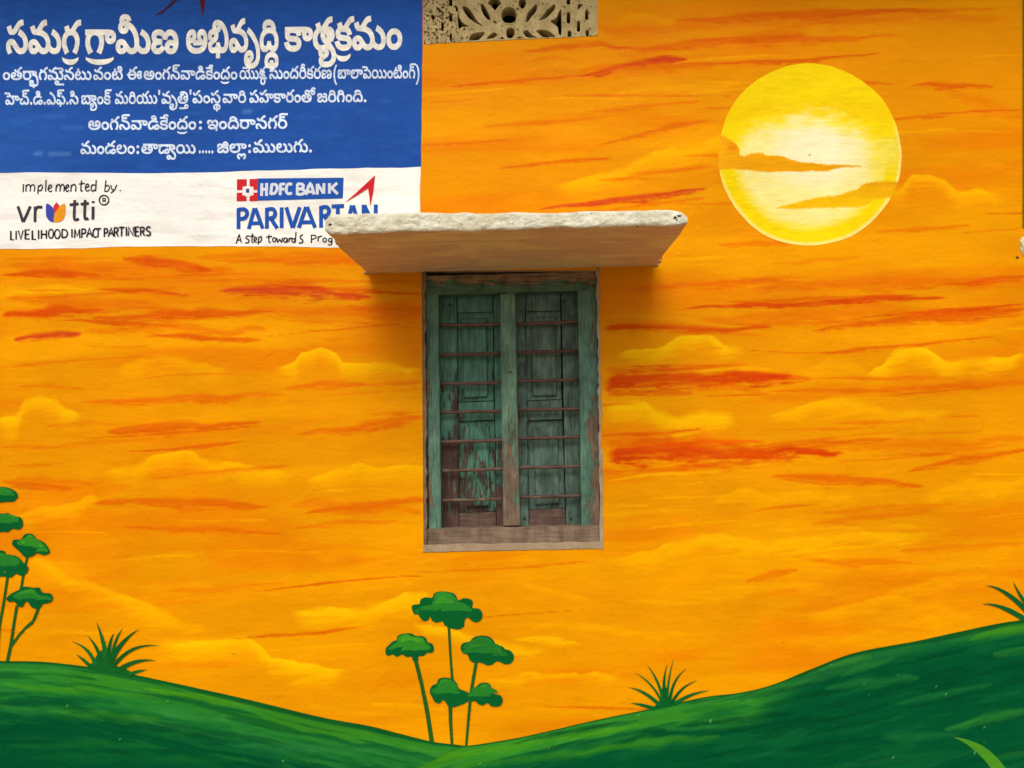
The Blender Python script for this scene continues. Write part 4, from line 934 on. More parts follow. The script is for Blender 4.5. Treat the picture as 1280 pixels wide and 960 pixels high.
# Telugu lettering: outlines stored as pixel polygons
GLYPHS = [[[9,62,6,18,12,14,16,10,20,3,20,-3,17,-9,12,-15,6,-18,0,-20,-6,-18,-12,-14,-16,-10,-21,-3,-20,3,-16,10,-12,14,-6,18],[30,43,8,-16,6,-6,9,-3,10,
-2,14,3,10,6,7,9,4,12,-1,16,-8,15,-7,6,-9,3,-10,2,-13,-3,-10,-6,-7,-9,-4,-11]],[[83,-2,-25,4,-19,9,-15,13,-10,16,-4,18,0,22,5,19,11,14,14,9,8,2,15,1,11,
-4,8,-6,5,-10,2,-12,-2,-12,-5,-10,-10,-8,-13,-4,-16,0,-14,5,-15,12,6,16,9,-9,15,-6,11,0,9,3,5,8,0,9,-3,6,-7,4,-11,-1,-12,-8,-6,-17,0,-22,6,-16,12,-13,21,
-10,29,-3,22,1,18,5,14,7,10,10,6,14,2,23,-2,11,-5,10,-8,6,-10,2,-7,-1,-6,-6,-2,-15,2,-6,9,-8,12,-6,0,-18,-77,0,0,18,54,0,-2,-1,-10,7,-6,11,-2,13,1,9,5,
10,9,7,13,4,16,0,15,-6,12,-12,8,-16,2,-19,-3,-23,-8,-19,-14,-14,-18,-10,-23,-6]],[[64,-3,-18,4,-13,8,-7,11,-3,13,2,10,4,8,7,7,10,5,27,4,30,-4,23,-13,9,
-8,10,-14,7,-22,-1,-18,-3,-12,-18,4,3,13,-1,17,-6,15,-13,13,-18,8,-31,2,-13,-4,-6,-7,-1,-7,3,-6,6,-5,23,-3,22,2,19,7,8,5,9,11,6,11,2,13,0,14,-3,12,-5,8,
-8,5,-9,1,-9,-1,-7,-5,-5,-7,-4,-12,-20,0,-5,14,-9,9,-5,3,-13,0,-8,-4,-4,-7,4,-19,-20,-5,-4,13,-1,9,3,12,6,9,10,7,12,4,13,0,10,-3,9,-4,14,-18,-5,-1,8,12,
8,7,19,7,11,0,12,-4,10,-6,7,-9,6,-12,3,-14,0,-19,-5,-18,-9,-16,-10,-9,-18,-11,-20,-8]],[[199,7,-13,5,-8,7,-5,9,-1,16,6,12,6,6,29,0,-14,-7,-7,-7,-2,-10,
2,-8,6,-5,8,-2,10,2,5,6,1,14,-6,9,-17,4,-191,0,0,18,180,0,32,-4,13,-9,5,-7,3,-11,-1,-15,-8,-15,-15,-7],[213,120,11,-2,8,-6,5,-8,1,-10,-1,-9,-9,-13,-12,
-8,-24,6,16,6,9,8,3,8,-2,6,-4,5,-6,1,-8,-1,-12,-13,-18,8,9,11,12,9,8,2],[24,71,8,22,13,17,20,11,23,4,25,-4,19,-10,14,-17,7,-22,0,-25,-7,-20,-14,-16,-19,
-11,-25,-3,-24,3,-19,11,-14,15,-7,21],[44,62,1,-13,3,-11,6,-9,9,-7,11,-4,14,-1,19,2,7,3,11,10,7,13,2,15,-2,16,-7,14,-11,10,-16,6,-19,0,-16,-6,-11,-10,-6,
-13],[67,109,-9,6,-7,10,-6,16,21,7,5,-14,5,-7,6,-2,6,1,7,5,32,38,10,7,11,4,13,1,2,-19,-19,-5,-7,-5,-26,-31,-17,-12]],[[114,-3,-14,5,-11,7,-30,35,-7,6,-9,
2,-8,-2,-6,-6,-2,-10,2,-9,6,-7,10,-2,10,2,8,7,6,10,13,-15,-14,-15,-8,-5,-10,-3,-22,2,-10,8,-7,10,-3,11,0,14,4,12,8,9,10,5,12,2,12,-1,9,-4,9,-7,27,-32,15,
-8,16,0,12,7,6,15,0,19,-4,18,-8,17,-11,16,-29,28,-36,20,10,20,37,-21,18,-14,16,-17,13,-19,9,-22,5,-23,0,-23,-5,-18,-9,-13,-14,-8,-9,-2]],[[56,-3,-19,5,
-15,7,-11,12,-7,15,22,6,4,-9,6,-8,10,-5,13,-3,29,2,8,4,5,6,0,12,-4,5,-16,7,-39,3,-12,3,-10,5,-6,7,-3,8,-2,10,3,13,8,11,13,7,19,4,21,1,18,-3,13,-6,10,-11,
7,-15,-21,-6,-4,9,-6,7,-8,4,-27,2,-12,-2,-8,-4,-4,-5,-1,-5,2,-8,4,-3,12,-4,44,-5,20,-8,6,-7,4,-9,0,-18,-6,-14,-5,-5,-14,-8,-19,-4],[45,109,-9,6,-7,10,-6,
16,21,7,5,-14,5,-7,6,-2,6,1,7,5,32,38,10,7,11,4,13,1,2,-19,-19,-5,-7,-5,-26,-31,-17,-12]],[[86,124,21,-6,16,-13,9,-18,3,-11,0,-22,-7,-33,-12,-23,-20,9,
12,20,7,26,0,16,-7,21,-10,10,-16,6,-18,0,-14,-5,-10,-9,-7,-13,-2,-17,2,-21,7,-18,10,-16,-20,-9,-10,19,-8,21,-2,23,3,22,10,19,15,14,22,8],[52,109,-8,6,-8,
10,-6,16,21,7,5,-14,5,-7,7,-2,6,1,6,5,33,38,10,7,10,4,14,1,1,-19,-18,-5,-7,-5,-26,-31,-17,-12]],[[126,-3,-10,3,-10,4,-7,8,-7,10,4,0,-8,-11,-9,-8,-10,-4,
-26,-1,-15,4,-10,8,-6,10,-2,12,2,13,6,10,9,8,27,12,13,9,2,11,-5,8,-13,4,-12,-2,-7,-5,-2,-9,2,-10,-19,-5,-4,18,2,10,6,9,10,7,15,4,18,0,14,-4,9,-8,5,-10,
2,-10,-2,-11,-5,-9,-8,-7,-38,-19,-6,-8,0,-10,5,-7,9,-4,13,0,11,3,8,7,5,8,2,11,20,0,4,-16,10,-10,7,-2,20,1,4,3,5,8,0,9,-6,16,19,8,7,-19,1,-10,-2,-14,-7,
-11,-10,-8,-15,-4],[168,94,-4,-16,-14,-11,-10,-3,-21,-1,-15,4,-13,6,-16,16,9,15,12,-13,16,-7,24,-2,10,6,1,10,-1,3,-7,4,-24,0,-3,18,12,2,20,-1,11,-4,11,
-12]],[[133,-3,-11,2,-9,5,-9,7,-7,11,5,1,-8,-12,-9,-8,-10,-4,-24,-2,-13,4,-11,8,-8,11,-6,13,-3,16,0,20,4,19,7,15,10,11,12,7,12,4,13,0,12,-4,8,-6,6,-10,
2,-12,-2,-12,-6,-10,-9,-8,-14,-4,-14,0,-19,7,-13,10,6,16,9,-9,16,-6,12,0,9,3,4,8,0,9,-3,6,-7,4,-10,0,-10,-5,-8,-10,-6,-14,-1,-26,2,-13,5,-12,9,-8,6,-2,
14,0,10,3,7,7,4,8,3,11,19,0,2,-12,6,-8,7,-6,8,-3,13,1,12,7,6,14,0,19,-5,16,-10,13,-13,10,-15,9,9,19,19,-11,17,-14,12,-18,6,-21,1,-22,-5,-18,-10,-13,-13,
-8],[70,156,-1,-36,-19,0,-2,36]],[[128,-3,-15,3,-11,5,-9,7,-7,9,4,2,-7,-12,-9,-8,-9,-4,-10,-2,-17,2,-10,4,-8,8,-6,10,-4,13,0,30,3,14,6,12,8,10,23,16,29,
8,25,1,31,-6,25,-13,-12,-16,-22,11,-25,5,-31,-3,-20,-8,-13,-15,-7,-19,0,-22,6,-15,10,-6,14,0,11,7,4,6,3,15,20,0,2,-12,6,-9,4,-4,15,-5,19,0,9,4,4,7,0,10,
-4,7,-7,3,-9,0,-10,-7,-2,-9,4,-14,4,-5,-16,-3,-8,16,-1,19,9,14,15,7,17,1,12,-4,9,-7,6,-10,2,-11,-2,-12,-4,-9,-6,-7,-18,-8],[72,109,-8,6,-7,10,-7,16,21,
7,5,-14,5,-7,7,-2,6,1,6,5,33,38,10,7,10,4,14,1,1,-19,-18,-5,-7,-5,-26,-31,-17,-12]],[[139,-3,-13,4,-9,7,-6,11,-1,12,1,12,6,10,9,8,13,4,15,0,11,-3,9,-5,
14,-15,-9,-16,-10,14,-7,5,-9,3,-10,0,-8,-4,-4,-8,-1,-9,4,-7,8,-4,11,-1,9,3,8,8,5,12,2,30,-4,15,-7,12,-10,8,-12,2,-11,-1,-8,-5,-5,-7,-5,-12,-19,0,-10,16,
-9,6,-12,4,-15,0,-12,-4,-6,-8,1,-13,8,-7,7,-2,28,-2,0,-18,-31,-2,-12,-6,-3,-8,0,-8,4,-7,4,-3,12,-2,11,2,10,5,10,11,17,-12,-19,-17,-11,-5,-12,-3,-20,1,-10,
3,-8,6,-9,15,0,13,2,9,5,8,8,6,10,4,0,-3,-14,8,-4,5,-6,19,2,9,4,9,7,7,9,5,11,3,21,1,14,-3,11,-5,18,-17,-4,-1,14,18,10,5,11,3,17,-1,18,-8,14,-14,8,-20,2,
-11,0,-24,-5,-21,-10,-16,-15,-10,-10,-2]],[[79,-2,-31,7,-22,14,-13,18,-4,22,3,17,7,14,12,10,15,6,15,0,11,-4,9,-6,5,-9,2,-12,-5,-17,-5,-7,-8,-5,-10,-3,-15,
-1,-13,3,-11,5,1,18,15,-8,9,-1,13,2,7,6,2,8,-2,8,-5,4,-8,1,-9,-1,-8,-5,-6,-6,-3,-16,2,-13,7,-11,10,-8,14,-6,18,-4,19,-1,25,2,18,5,13,8,8,9,5,11,1,20,-5,
9,-8,5,-10,2,-8,-1,-6,-5,-2,-9,1,-7,6,-5,9,-2,14,4,5,5,4,10,4,-22,-11,-10,-15,-4,-10,0,-11,4,-9,6,-5,9,-2,11,4,16,11,11,8,2,13,1,-37,5,5,17,24,-4,18,-7,
14,-10,10,-12,6,-14,2,-16,-3,-17,-6,-16,-12,-13,-17,-9,-22,-7],[88,109,-8,6,-7,10,-6,16,21,7,4,-14,5,-7,7,-2,6,1,6,5,33,38,10,7,11,4,13,1,1,-19,-18,-5,
-7,-5,-26,-31,-17,-12]],[[120,-3,-10,3,-9,4,-15,18,4,1,-7,-12,-9,-8,-9,-4,-10,-2,-17,2,-10,4,-8,8,-6,11,-4,13,0,29,8,25,17,19,24,13,30,4,30,-4,24,-13,15,
-19,9,-25,1,-14,-3,-20,-6,-16,-11,-11,-6,-3],[131,18,10,6,5,16,0,21,-5,18,-11,15,-17,9,-26,3,-22,-3,-17,-9,-12,-14,-6,-18,0,-22,6,-15,10,-7,14,0,11,7,6,
13,1,8,20,0,4,-16,10,-10],[67,109,-8,6,-8,10,-6,16,21,7,5,-14,5,-7,6,-2,7,1,6,5,32,38,10,7,11,4,14,1,1,-19,-18,-5,-7,-5,-26,-31,-17,-12]],[[111,-3,-13,
4,-12,7,-38,42,-11,2,-5,-4,-4,-8,0,-10,3,-11,9,-15,-20,-7,-11,24,-2,15,2,12,6,11,9,8,11,4,12,0,11,-3,8,-6,33,-38,7,-5,9,-2,12,1,12,7,6,14,0,18,-5,16,-9,
13,-14,10,-17,6,-19,4,-21,0,19,19,34,-6,25,-13,18,-20,10,-24,1,-14,-3,-18,-7,-16,-12,-11,-17,-5],[45,109,-8,6,-7,10,-6,16,20,7,5,-14,5,-7,6,-2,7,1,6,5,
33,38,10,7,10,4,14,1,1,-19,-18,-5,-7,-5,-26,-31,-17,-12]],[[114,-3,-14,5,-11,7,-30,35,-7,6,-9,2,-8,-2,-6,-6,-2,-10,2,-9,6,-7,10,-2,10,2,8,7,6,10,13,-15,
-14,-15,-8,-5,-10,-3,-22,2,-10,8,-7,10,-3,11,0,14,4,12,8,9,10,5,12,2,12,-1,9,-4,9,-7,27,-32,15,-8,16,0,12,7,6,14,0,19,-6,16,-9,13,-13,10,-16,9,10,19,19,
-11,17,-14,12,-18,6,-21,0,-22,-5,-18,-9,-13,-14,-8,-9,-2],[35,109,-8,6,-7,10,-6,16,20,7,5,-14,5,-7,7,-2,6,1,6,5,33,38,10,7,11,4,13,1,2,-19,-19,-5,-7,-5,
-26,-31,-17,-12]],[[46,109,-8,6,-8,10,-6,16,21,7,5,-14,5,-7,6,-2,7,1,6,5,32,38,10,7,11,4,13,1,2,-19,-18,-5,-7,-5,-27,-31,-16,-12],[113,-3,-13,5,-11,7,-30,
35,-7,6,-9,2,-8,-2,-6,-6,-2,-10,2,-9,6,-7,10,-2,10,2,8,7,6,10,13,-15,-14,-15,-8,-5,-10,-3,-22,2,-10,8,-7,10,-3,11,0,14,4,12,8,9,10,5,12,2,12,-1,9,-4,9,
-7,27,-32,14,-8,17,0,12,7,6,14,0,18,-6,16,-9,13,-14,10,-17,6,-19,4,-22,0,21,19,33,-6,26,-13,18,-20,9,-24,1,-14,-2,-18,-7,-15,-12,-11,-17,-6],[196,-2,-18,
8,-23,22,10,16,19,-19,9,-5,10,-3,14,1,11,7,6,14,0,19,-5,16,-9,13,-13,10,-16,9,9,19,20,-11,16,-14,12,-18,7,-21,-1,-27,-4,-12,-7,-11,-9,-8,-12,-4]],[[10,
71,7,22,14,17,19,11,24,4,24,-4,19,-10,14,-17,8,-22,0,-25,-7,-20,-14,-16,-20,-11,-24,-3,-24,3,-19,11,-14,15,-7,21],[30,61,1,-12,3,-11,7,-9,8,-7,12,-4,13,
-1,18,2,13,7,9,12,4,14,0,16,-4,15,-9,12,-13,8,-8,2,-20,0,-15,-6,-11,-10,-6,-13],[167,-2,-19,8,-22,22,10,16,18,-19,10,-5,10,-3,13,1,11,7,6,14,1,19,-6,16,
-9,13,-14,11,-16,8,10,17,19,-11,17,-14,12,-17,7,-20,0,-27,-5,-12,-6,-11,-10,-8,-12,-4],[253,-2,-18,8,-23,22,10,16,19,-19,9,-5,10,-3,14,1,11,7,6,14,0,19,
-5,16,-9,13,-13,10,-16,9,9,19,20,-11,16,-14,12,-18,7,-21,-1,-27,-4,-12,-7,-11,-9,-8,-12,-4],[145,109,-8,6,-8,10,-6,16,21,7,5,-14,5,-7,6,-2,7,1,6,5,32,38,
10,7,11,4,14,1,1,-19,-18,-5,-7,-5,-26,-31,-17,-12]],[[10,71,7,22,14,17,19,11,24,4,24,-4,19,-10,14,-17,8,-22,0,-25,-7,-20,-14,-16,-20,-11,-24,-3,-24,3,-19,
11,-14,15,-7,21],[30,62,1,-13,3,-11,7,-9,8,-7,12,-4,13,-1,18,2,7,3,11,10,7,13,2,15,-2,16,-7,14,-11,10,-15,6,-20,0,-15,-6,-11,-10,-6,-13],[52,109,-8,6,-7,
10,-6,16,21,7,4,-14,5,-7,7,-2,6,1,6,5,33,38,10,7,11,4,13,1,1,-19,-18,-5,-7,-5,-26,-31,-17,-12]],[[72,-2,-27,8,-20,15,-12,21,-4,25,3,22,8,18,12,11,16,6,
15,1,11,-4,8,-6,5,-10,2,-12,-2,-12,-5,-10,-10,-8,-13,-4,-14,0,-19,7,-12,10,6,16,9,-9,15,-6,11,0,9,3,5,8,0,9,-3,6,-7,4,-11,-1,-12,-8,-7,-17,1,-27,5,-12,
8,-10,11,-8,16,-5,18,-2,17,1,15,4,12,6,9,9,5,11,1,23,-7,16,-15,14,-11,5,10,19,24,-15,9,-10,6,-11,4,-13,1,-25,-8,-22,-15,-17,-23,-11]],[[113,-3,-13,5,-11,
7,-30,35,-7,6,-9,2,-8,-2,-6,-6,-2,-10,2,-9,6,-7,10,-2,10,2,8,7,6,10,13,-15,-14,-15,-8,-5,-10,-3,-22,2,-10,8,-7,10,-3,11,0,14,4,12,8,9,10,5,12,2,12,-1,9,
-4,9,-7,27,-32,14,-8,17,0,12,7,6,14,0,18,-6,16,-9,13,-14,10,-17,6,-19,4,-22,0,21,19,33,-6,26,-13,18,-20,9,-24,1,-14,-2,-18,-7,-15,-12,-11,-17,-6],[46,109,
-8,6,-8,10,-6,16,21,7,5,-14,5,-7,6,-2,7,1,6,5,32,38,10,7,11,4,13,1,2,-19,-18,-5,-7,-5,-27,-31,-16,-12]],[[111,-3,-13,4,-12,7,-38,42,-11,2,-5,-4,-4,-8,0,
-10,3,-11,9,-15,-20,-7,-11,24,-2,15,2,12,6,11,9,8,11,4,12,0,11,-3,8,-6,33,-37,7,-5,9,-3,13,1,11,7,6,14,0,19,-5,16,-9,13,-13,10,-16,9,10,19,19,-11,16,-14,
12,-18,7,-21,0,-22,-5,-18,-10,-13,-14,-8],[35,109,-8,6,-7,10,-6,16,20,7,5,-14,5,-7,7,-2,6,1,6,5,33,38,10,7,11,4,13,1,2,-19,-19,-5,-7,-5,-26,-31,-17,-12]],
[[114,-3,-14,5,-11,7,-30,35,-7,6,-9,2,-8,-2,-6,-6,-2,-10,2,-9,6,-7,10,-2,10,2,8,7,6,10,13,-15,-14,-15,-8,-5,-10,-3,-22,2,-10,8,-7,10,-3,11,0,14,4,12,8,
9,10,5,12,2,12,-1,9,-4,9,-7,27,-32,15,-8,16,0,12,7,6,13,0,18,-6,16,-9,14,-13,11,-16,9,10,19,8,-5,22,-18,11,-13,9,-15,4,-17,0,-19,-4,-17,-10,-13,-14,-8,
-9,-2],[213,55,-10,3,-7,4,-9,13,-2,16,2,9,6,11,22,1,-10,-16,-2,-8,2,-8,6,-6,9,-2,10,2,5,5,1,15,-6,8,-18,4,-101,0,3,19,111,-2,15,-5,11,-13,3,-11,-1,-15,
-3,-9,-12,-11,-9,-3],[35,109,-8,6,-7,10,-6,16,20,7,5,-14,5,-7,7,-2,6,1,6,5,33,38,10,7,11,4,13,1,2,-19,-19,-5,-7,-5,-26,-31,-17,-12]],[[18,-2,-18,8,-23,
22,10,16,19,-19,9,-5,10,-3,14,1,11,7,6,14,0,19,-5,16,-9,13,-14,10,-15,9,9,19,20,-11,16,-14,12,-18,7,-21,-1,-27,-4,-12,-7,-11,-9,-8,-12,-4]],[[13,-96,-19,
6,-15,11,-9,15,-2,8,0,18,5,14,9,11,12,7,14,2,13,-2,10,-5,6,-8,3,-9,0,-11,-4,-10,-7,-8,-11,-5,-15,-2,-14,3,-8,3,-2,19,15,-8,19,1,7,5,2,7,-2,8,-5,5,-14,0,
-10,-6,-5,-12,0,-17,4,-8,5,-6,18,-8,19,0,12,2,12,5,11,8,8,13,4,18,0,24,-6,25,-11,24,-16,22,-19,20,-33,25,10,17,23,-15,22,-20,19,-23,17,-27,11,-29,4,-32,
-3,-24,-8,-19,-5,-8,-13,-12,-17,-8,-19,-4]],[[-8,133,-7,-16,-7,-5,-10,-4,-36,-2,0,19,29,1,8,4,2,6,-1,8,-4,5,-17,3,-86,0,0,19,100,-1,11,-3,8,-5,9,-14],[-103,
-16,12,-4,7,-6,5,-9,0,-17,-7,-13,-21,-2,11,14,1,7,-2,8,-5,5,-9,1,-9,-1,-5,-5,-1,-12,3,-4,8,-5,13,-2,102,0,0,-19,-113,2,-16,5,-11,13,-3,9,1,14,8,13,15,8]],
[[56,-3,-19,5,-15,7,-11,12,-7,15,22,6,4,-9,6,-8,10,-5,13,-3,29,2,8,4,5,6,0,12,-4,5,-16,7,-39,3,-12,3,-10,5,-6,7,-3,8,-2,10,3,13,8,11,13,7,19,4,21,1,18,
-3,13,-6,10,-11,7,-15,-21,-6,-4,9,-6,7,-8,4,-27,2,-12,-2,-8,-4,-4,-5,-1,-5,2,-8,4,-3,12,-4,44,-5,20,-8,6,-7,4,-9,0,-18,-6,-14,-5,-5,-14,-8,-19,-4],[23,
140,4,9,11,10,0,-4,-9,7,-6,9,-2,10,4,15,5,5,12,6,28,3,71,0,0,-19,-90,-1,-7,-4,-2,-3,2,-11,7,-4,49,-1,0,-19,-40,0,-11,-2,-4,-3,-1,-7,1,-6,6,-4,21,-1,0,-19,
-18,1,-13,2,-10,6,-6,8]],[[86,124,21,-6,16,-13,9,-18,3,-11,0,-22,-7,-33,-12,-23,-20,9,12,20,7,26,0,16,-7,21,-10,10,-16,6,-18,0,-14,-5,-10,-9,-7,-13,-2,
-17,2,-21,7,-18,10,-16,-20,-9,-10,19,-8,21,-2,23,3,22,10,19,15,14,22,8],[30,140,3,9,12,10,0,-4,-10,7,-6,9,-2,10,5,15,5,5,11,6,28,3,72,0,0,-19,-91,-1,-6,
-4,-2,-3,1,-11,7,-4,49,-1,0,-19,-40,0,-10,-2,-4,-3,-2,-7,2,-6,6,-4,20,-1,0,-19,-17,1,-13,2,-10,6,-7,8]],[[129,-3,-11,3,-9,4,-15,18,5,1,-8,-12,-8,-7,-10,
-5,-24,-1,-13,4,-11,8,-6,12,-3,14,3,12,7,12,12,8,-3,-4,-29,0,0,19,59,0,0,-18,-16,-6,-9,-10,-3,-5,0,-13,5,-9,5,-3,11,-2,15,3,9,11,4,15,20,0,2,-12,6,-8,7,
-6,8,-3,18,2,7,5,5,10,1,25,-8,19,-12,14,-16,9,-17,5,9,19,25,-10,20,-14,13,-19,6,-22,1,-22,-6,-18,-10,-13,-13,-7],[66,140,3,9,12,10,0,-4,-10,7,-6,9,-2,10,
5,15,5,5,11,6,28,3,72,0,0,-19,-91,-1,-6,-4,-2,-3,1,-11,7,-4,49,-1,0,-19,-40,0,-10,-2,-4,-3,-2,-7,2,-6,6,-4,22,-1,-2,-19,-17,1,-13,2,-10,6,-7,8]],[[111,
-3,-13,4,-12,7,-38,42,-11,2,-5,-4,-4,-8,0,-10,3,-11,9,-15,-20,-7,-11,24,-2,15,2,12,6,11,9,8,11,4,12,0,11,-3,8,-6,33,-37,7,-5,9,-3,13,1,11,7,6,14,0,18,-4,
16,-9,12,-13,10,-15,7,-25,4,5,19,22,-3,24,-10,20,-16,12,-21,5,-27,-3,-18,-7,-16,-12,-11,-17,-5],[44,140,4,9,11,10,0,-4,-10,7,-5,9,-2,10,4,15,5,5,12,6,27,
3,72,0,0,-19,-90,-1,-7,-4,-2,-3,1,-11,8,-4,48,-1,0,-19,-39,0,-11,-2,-4,-3,-2,-7,2,-6,6,-4,16,-1,10,-19,-23,1,-13,2,-10,6,-6,8]],[[114,-3,-14,5,-11,7,-30,
35,-7,6,-9,2,-8,-2,-6,-6,-2,-10,2,-9,6,-7,10,-2,10,2,8,7,6,10,13,-15,-14,-15,-8,-5,-10,-3,-22,2,-10,8,-7,10,-3,11,0,14,4,12,8,9,10,5,12,2,12,-1,9,-4,9,
-7,27,-32,15,-8,16,0,12,7,6,14,0,19,-6,16,-9,13,-13,10,-16,9,10,19,19,-11,17,-14,12,-18,6,-21,0,-22,-5,-18,-9,-13,-14,-8,-9,-2],[70,-31,2,35,18,0,2,-35],
[25,140,4,9,12,10,-1,-4,-9,7,-6,9,-2,10,4,15,5,5,12,6,28,3,72,0,0,-19,-91,-1,-7,-4,-2,-3,2,-11,7,-4,49,-1,0,-19,-40,0,-11,-2,-3,-3,-2,-7,2,-6,5,-4,21,-1,
0,-19,-17,1,-13,2,-10,6,-7,8]],[[10,71,7,22,14,17,19,11,24,4,24,-4,19,-10,14,-17,8,-22,0,-25,-7,-20,-14,-16,-20,-11,-24,-3,-24,3,-19,11,-14,15,-7,21],[30,
62,1,-13,3,-11,7,-9,8,-7,12,-4,13,-1,18,2,7,3,11,10,7,13,2,15,-2,16,-7,14,-11,10,-15,6,-20,0,-15,-6,-11,-10,-6,-13],[27,140,4,9,12,10,-1,-4,-9,7,-6,9,-2,
10,4,15,5,5,12,6,28,3,72,0,0,-19,-91,-1,-7,-4,-2,-3,2,-11,7,-4,49,-1,0,-19,-40,0,-11,-2,-3,-3,-2,-7,2,-6,5,-4,21,-1,0,-19,-17,1,-13,2,-10,6,-7,8]],[[56,
-3,-19,5,-15,7,-11,12,-7,15,22,6,4,-9,6,-8,10,-5,13,-3,29,2,8,4,5,6,0,12,-4,5,-16,7,-39,3,-12,3,-10,5,-6,7,-3,8,-1,17,7,11,13,7,16,5,37,0,15,-3,11,-7,12,
-19,-21,-6,-4,9,-6,7,-8,4,-27,2,-12,-2,-8,-4,-4,-5,-1,-5,2,-8,4,-3,12,-4,44,-5,20,-8,6,-7,4,-9,0,-18,-6,-14,-5,-5,-14,-8,-19,-4],[172,55,-10,3,-8,4,-9,
13,-1,16,2,9,6,11,22,1,-11,-16,-1,-8,2,-8,5,-6,10,-2,9,2,5,5,1,15,-6,8,-18,4,-107,1,-53,-1,0,19,150,0,31,-4,14,-8,5,-8,3,-11,-1,-15,-3,-9,-13,-11,-8,-3]],
[[87,122,21,-7,16,-12,10,-17,2,-11,1,-21,-8,-33,-11,-23,-21,9,12,20,7,26,0,16,-4,15,-7,11,-13,8,-8,3,-19,0,-13,-5,-11,-9,-7,-14,-2,-16,2,-21,8,-18,10,-16,
-21,-9,-10,19,-7,21,-3,23,3,21,10,18,16,14,22,8],[185,55,-10,3,-7,4,-9,13,-2,16,2,9,6,11,22,1,-10,-16,-2,-8,2,-8,6,-6,9,-2,10,2,5,5,1,15,-6,8,-18,4,-173,
0,0,19,163,0,31,-4,13,-8,5,-8,3,-11,-1,-15,-3,-9,-12,-11,-9,-3]],[[129,-3,-15,3,-11,5,-9,7,-6,9,4,2,-8,-12,-8,-8,-10,-4,-10,-2,-17,2,-9,4,-9,8,-6,10,-4,
13,0,30,4,13,6,12,8,10,10,8,26,10,15,3,30,0,22,-2,20,-7,10,-5,-12,-16,-23,11,-24,5,-32,-3,-19,-8,-14,-15,-6,-19,-1,-22,6,-15,10,-6,14,0,11,7,4,6,4,15,19,
0,3,-12,5,-9,5,-4,15,-5,18,0,9,4,4,7,0,10,-4,7,-7,3,-9,0,-10,-7,-2,-9,4,-14,4,-5,-16,-3,-8,16,0,19,8,14,16,7,16,1,12,-4,9,-7,6,-10,2,-11,-1,-12,-4,-9,-7,
-7,-18,-8],[210,55,-10,3,-8,4,-8,13,-2,16,2,9,6,11,22,1,-11,-16,-1,-8,2,-8,6,-6,9,-2,9,2,5,5,1,15,-5,8,-18,4,-199,0,0,19,188,0,32,-4,13,-8,5,-8,3,-11,-1,
-15,-3,-9,-12,-11,-9,-3]],[[79,-2,-31,7,-22,14,-13,18,-4,22,3,17,7,14,12,10,15,6,18,-1,15,-7,8,-14,0,-18,-4,-8,-5,-7,-8,-5,-10,-3,-15,-1,-13,3,-11,5,1,
18,15,-8,9,-1,13,2,7,6,2,8,-2,8,-5,4,-8,1,-9,-1,-8,-5,-6,-7,-3,-15,2,-13,7,-11,10,-8,14,-6,18,-4,19,-1,25,2,18,5,13,8,8,9,5,11,1,20,-5,9,-8,5,-10,2,-8,
-1,-6,-5,-2,-9,1,-7,6,-5,9,-2,14,4,5,5,4,10,4,-22,-11,-10,-15,-4,-10,0,-11,4,-9,6,-5,10,-2,12,4,15,12,11,8,3,13,1,9,-2,-4,-2,-9,6,-23,10,-16,3,24,8,19,
-7,15,-9,11,-9,8,-12,5,-13,2,-16,-3,-17,-6,-16,-12,-13,-17,-9,-22,-7],[228,64,-10,3,-7,4,-9,13,-2,16,2,9,6,11,22,2,-10,-17,-2,-8,2,-8,6,-6,9,-3,10,3,5,
5,1,15,-6,8,-18,4,-191,0,0,19,180,0,32,-4,13,-9,5,-8,3,-10,-1,-15,-3,-9,-12,-11,-9,-3]],[[127,-3,-11,2,-9,5,-8,7,-8,11,5,0,-8,-11,-9,-8,-10,-4,-26,-1,-15,
4,-10,8,-6,10,-2,12,2,13,6,10,9,8,27,12,13,9,2,11,-5,8,-13,4,-12,-2,-7,-5,-2,-9,2,-10,-19,-5,-4,18,2,10,6,9,10,7,15,4,18,0,14,-4,9,-8,5,-10,2,-10,-2,-11,
-5,-9,-8,-7,-38,-19,-6,-8,0,-10,5,-7,9,-4,13,0,11,3,8,7,5,8,2,11,20,0,2,-12,5,-8,7,-6,9,-3,13,1,12,7,5,14,0,18,-5,17,-9,13,-13,11,-15,9,12,12,19,-10,15,
-13,11,-16,6,-20,0,-21,-5,-18,-9,-13,-14,-8],[223,55,-10,3,-8,4,-8,13,-2,16,2,9,6,11,22,1,-11,-16,-1,-8,2,-8,6,-6,9,-2,9,2,5,5,1,15,-5,8,-18,4,-124,0,0,
19,113,0,31,-4,14,-8,5,-8,3,-11,-1,-15,-3,-9,-12,-11,-9,-3]],[[11,71,8,21,14,16,19,10,24,3,24,-3,19,-10,14,-15,7,-21,0,-25,-7,-20,-13,-16,-20,-11,-24,-3,
-24,3,-20,11,-13,15,-8,21],[31,62,1,-13,4,-11,6,-9,9,-7,11,-4,14,-1,17,2,14,8,9,11,4,14,0,17,-4,15,-9,12,-13,8,-9,2,-19,0,-15,-6,-11,-10,-7,-13],[189,55,
-10,3,-7,4,-9,13,-2,16,2,9,6,11,22,1,-10,-16,-2,-8,2,-8,6,-6,9,-2,10,2,5,5,1,15,-6,8,-18,4,-177,0,0,19,167,0,31,-4,13,-8,5,-8,3,-11,-1,-15,-3,-9,-12,-11,
-9,-3]],[[72,-2,-27,8,-20,15,-12,21,-4,25,3,22,8,18,12,11,16,6,15,1,11,-4,8,-6,5,-10,2,-12,-2,-12,-5,-10,-10,-8,-13,-4,-14,0,-19,7,-12,10,6,16,9,-9,15,
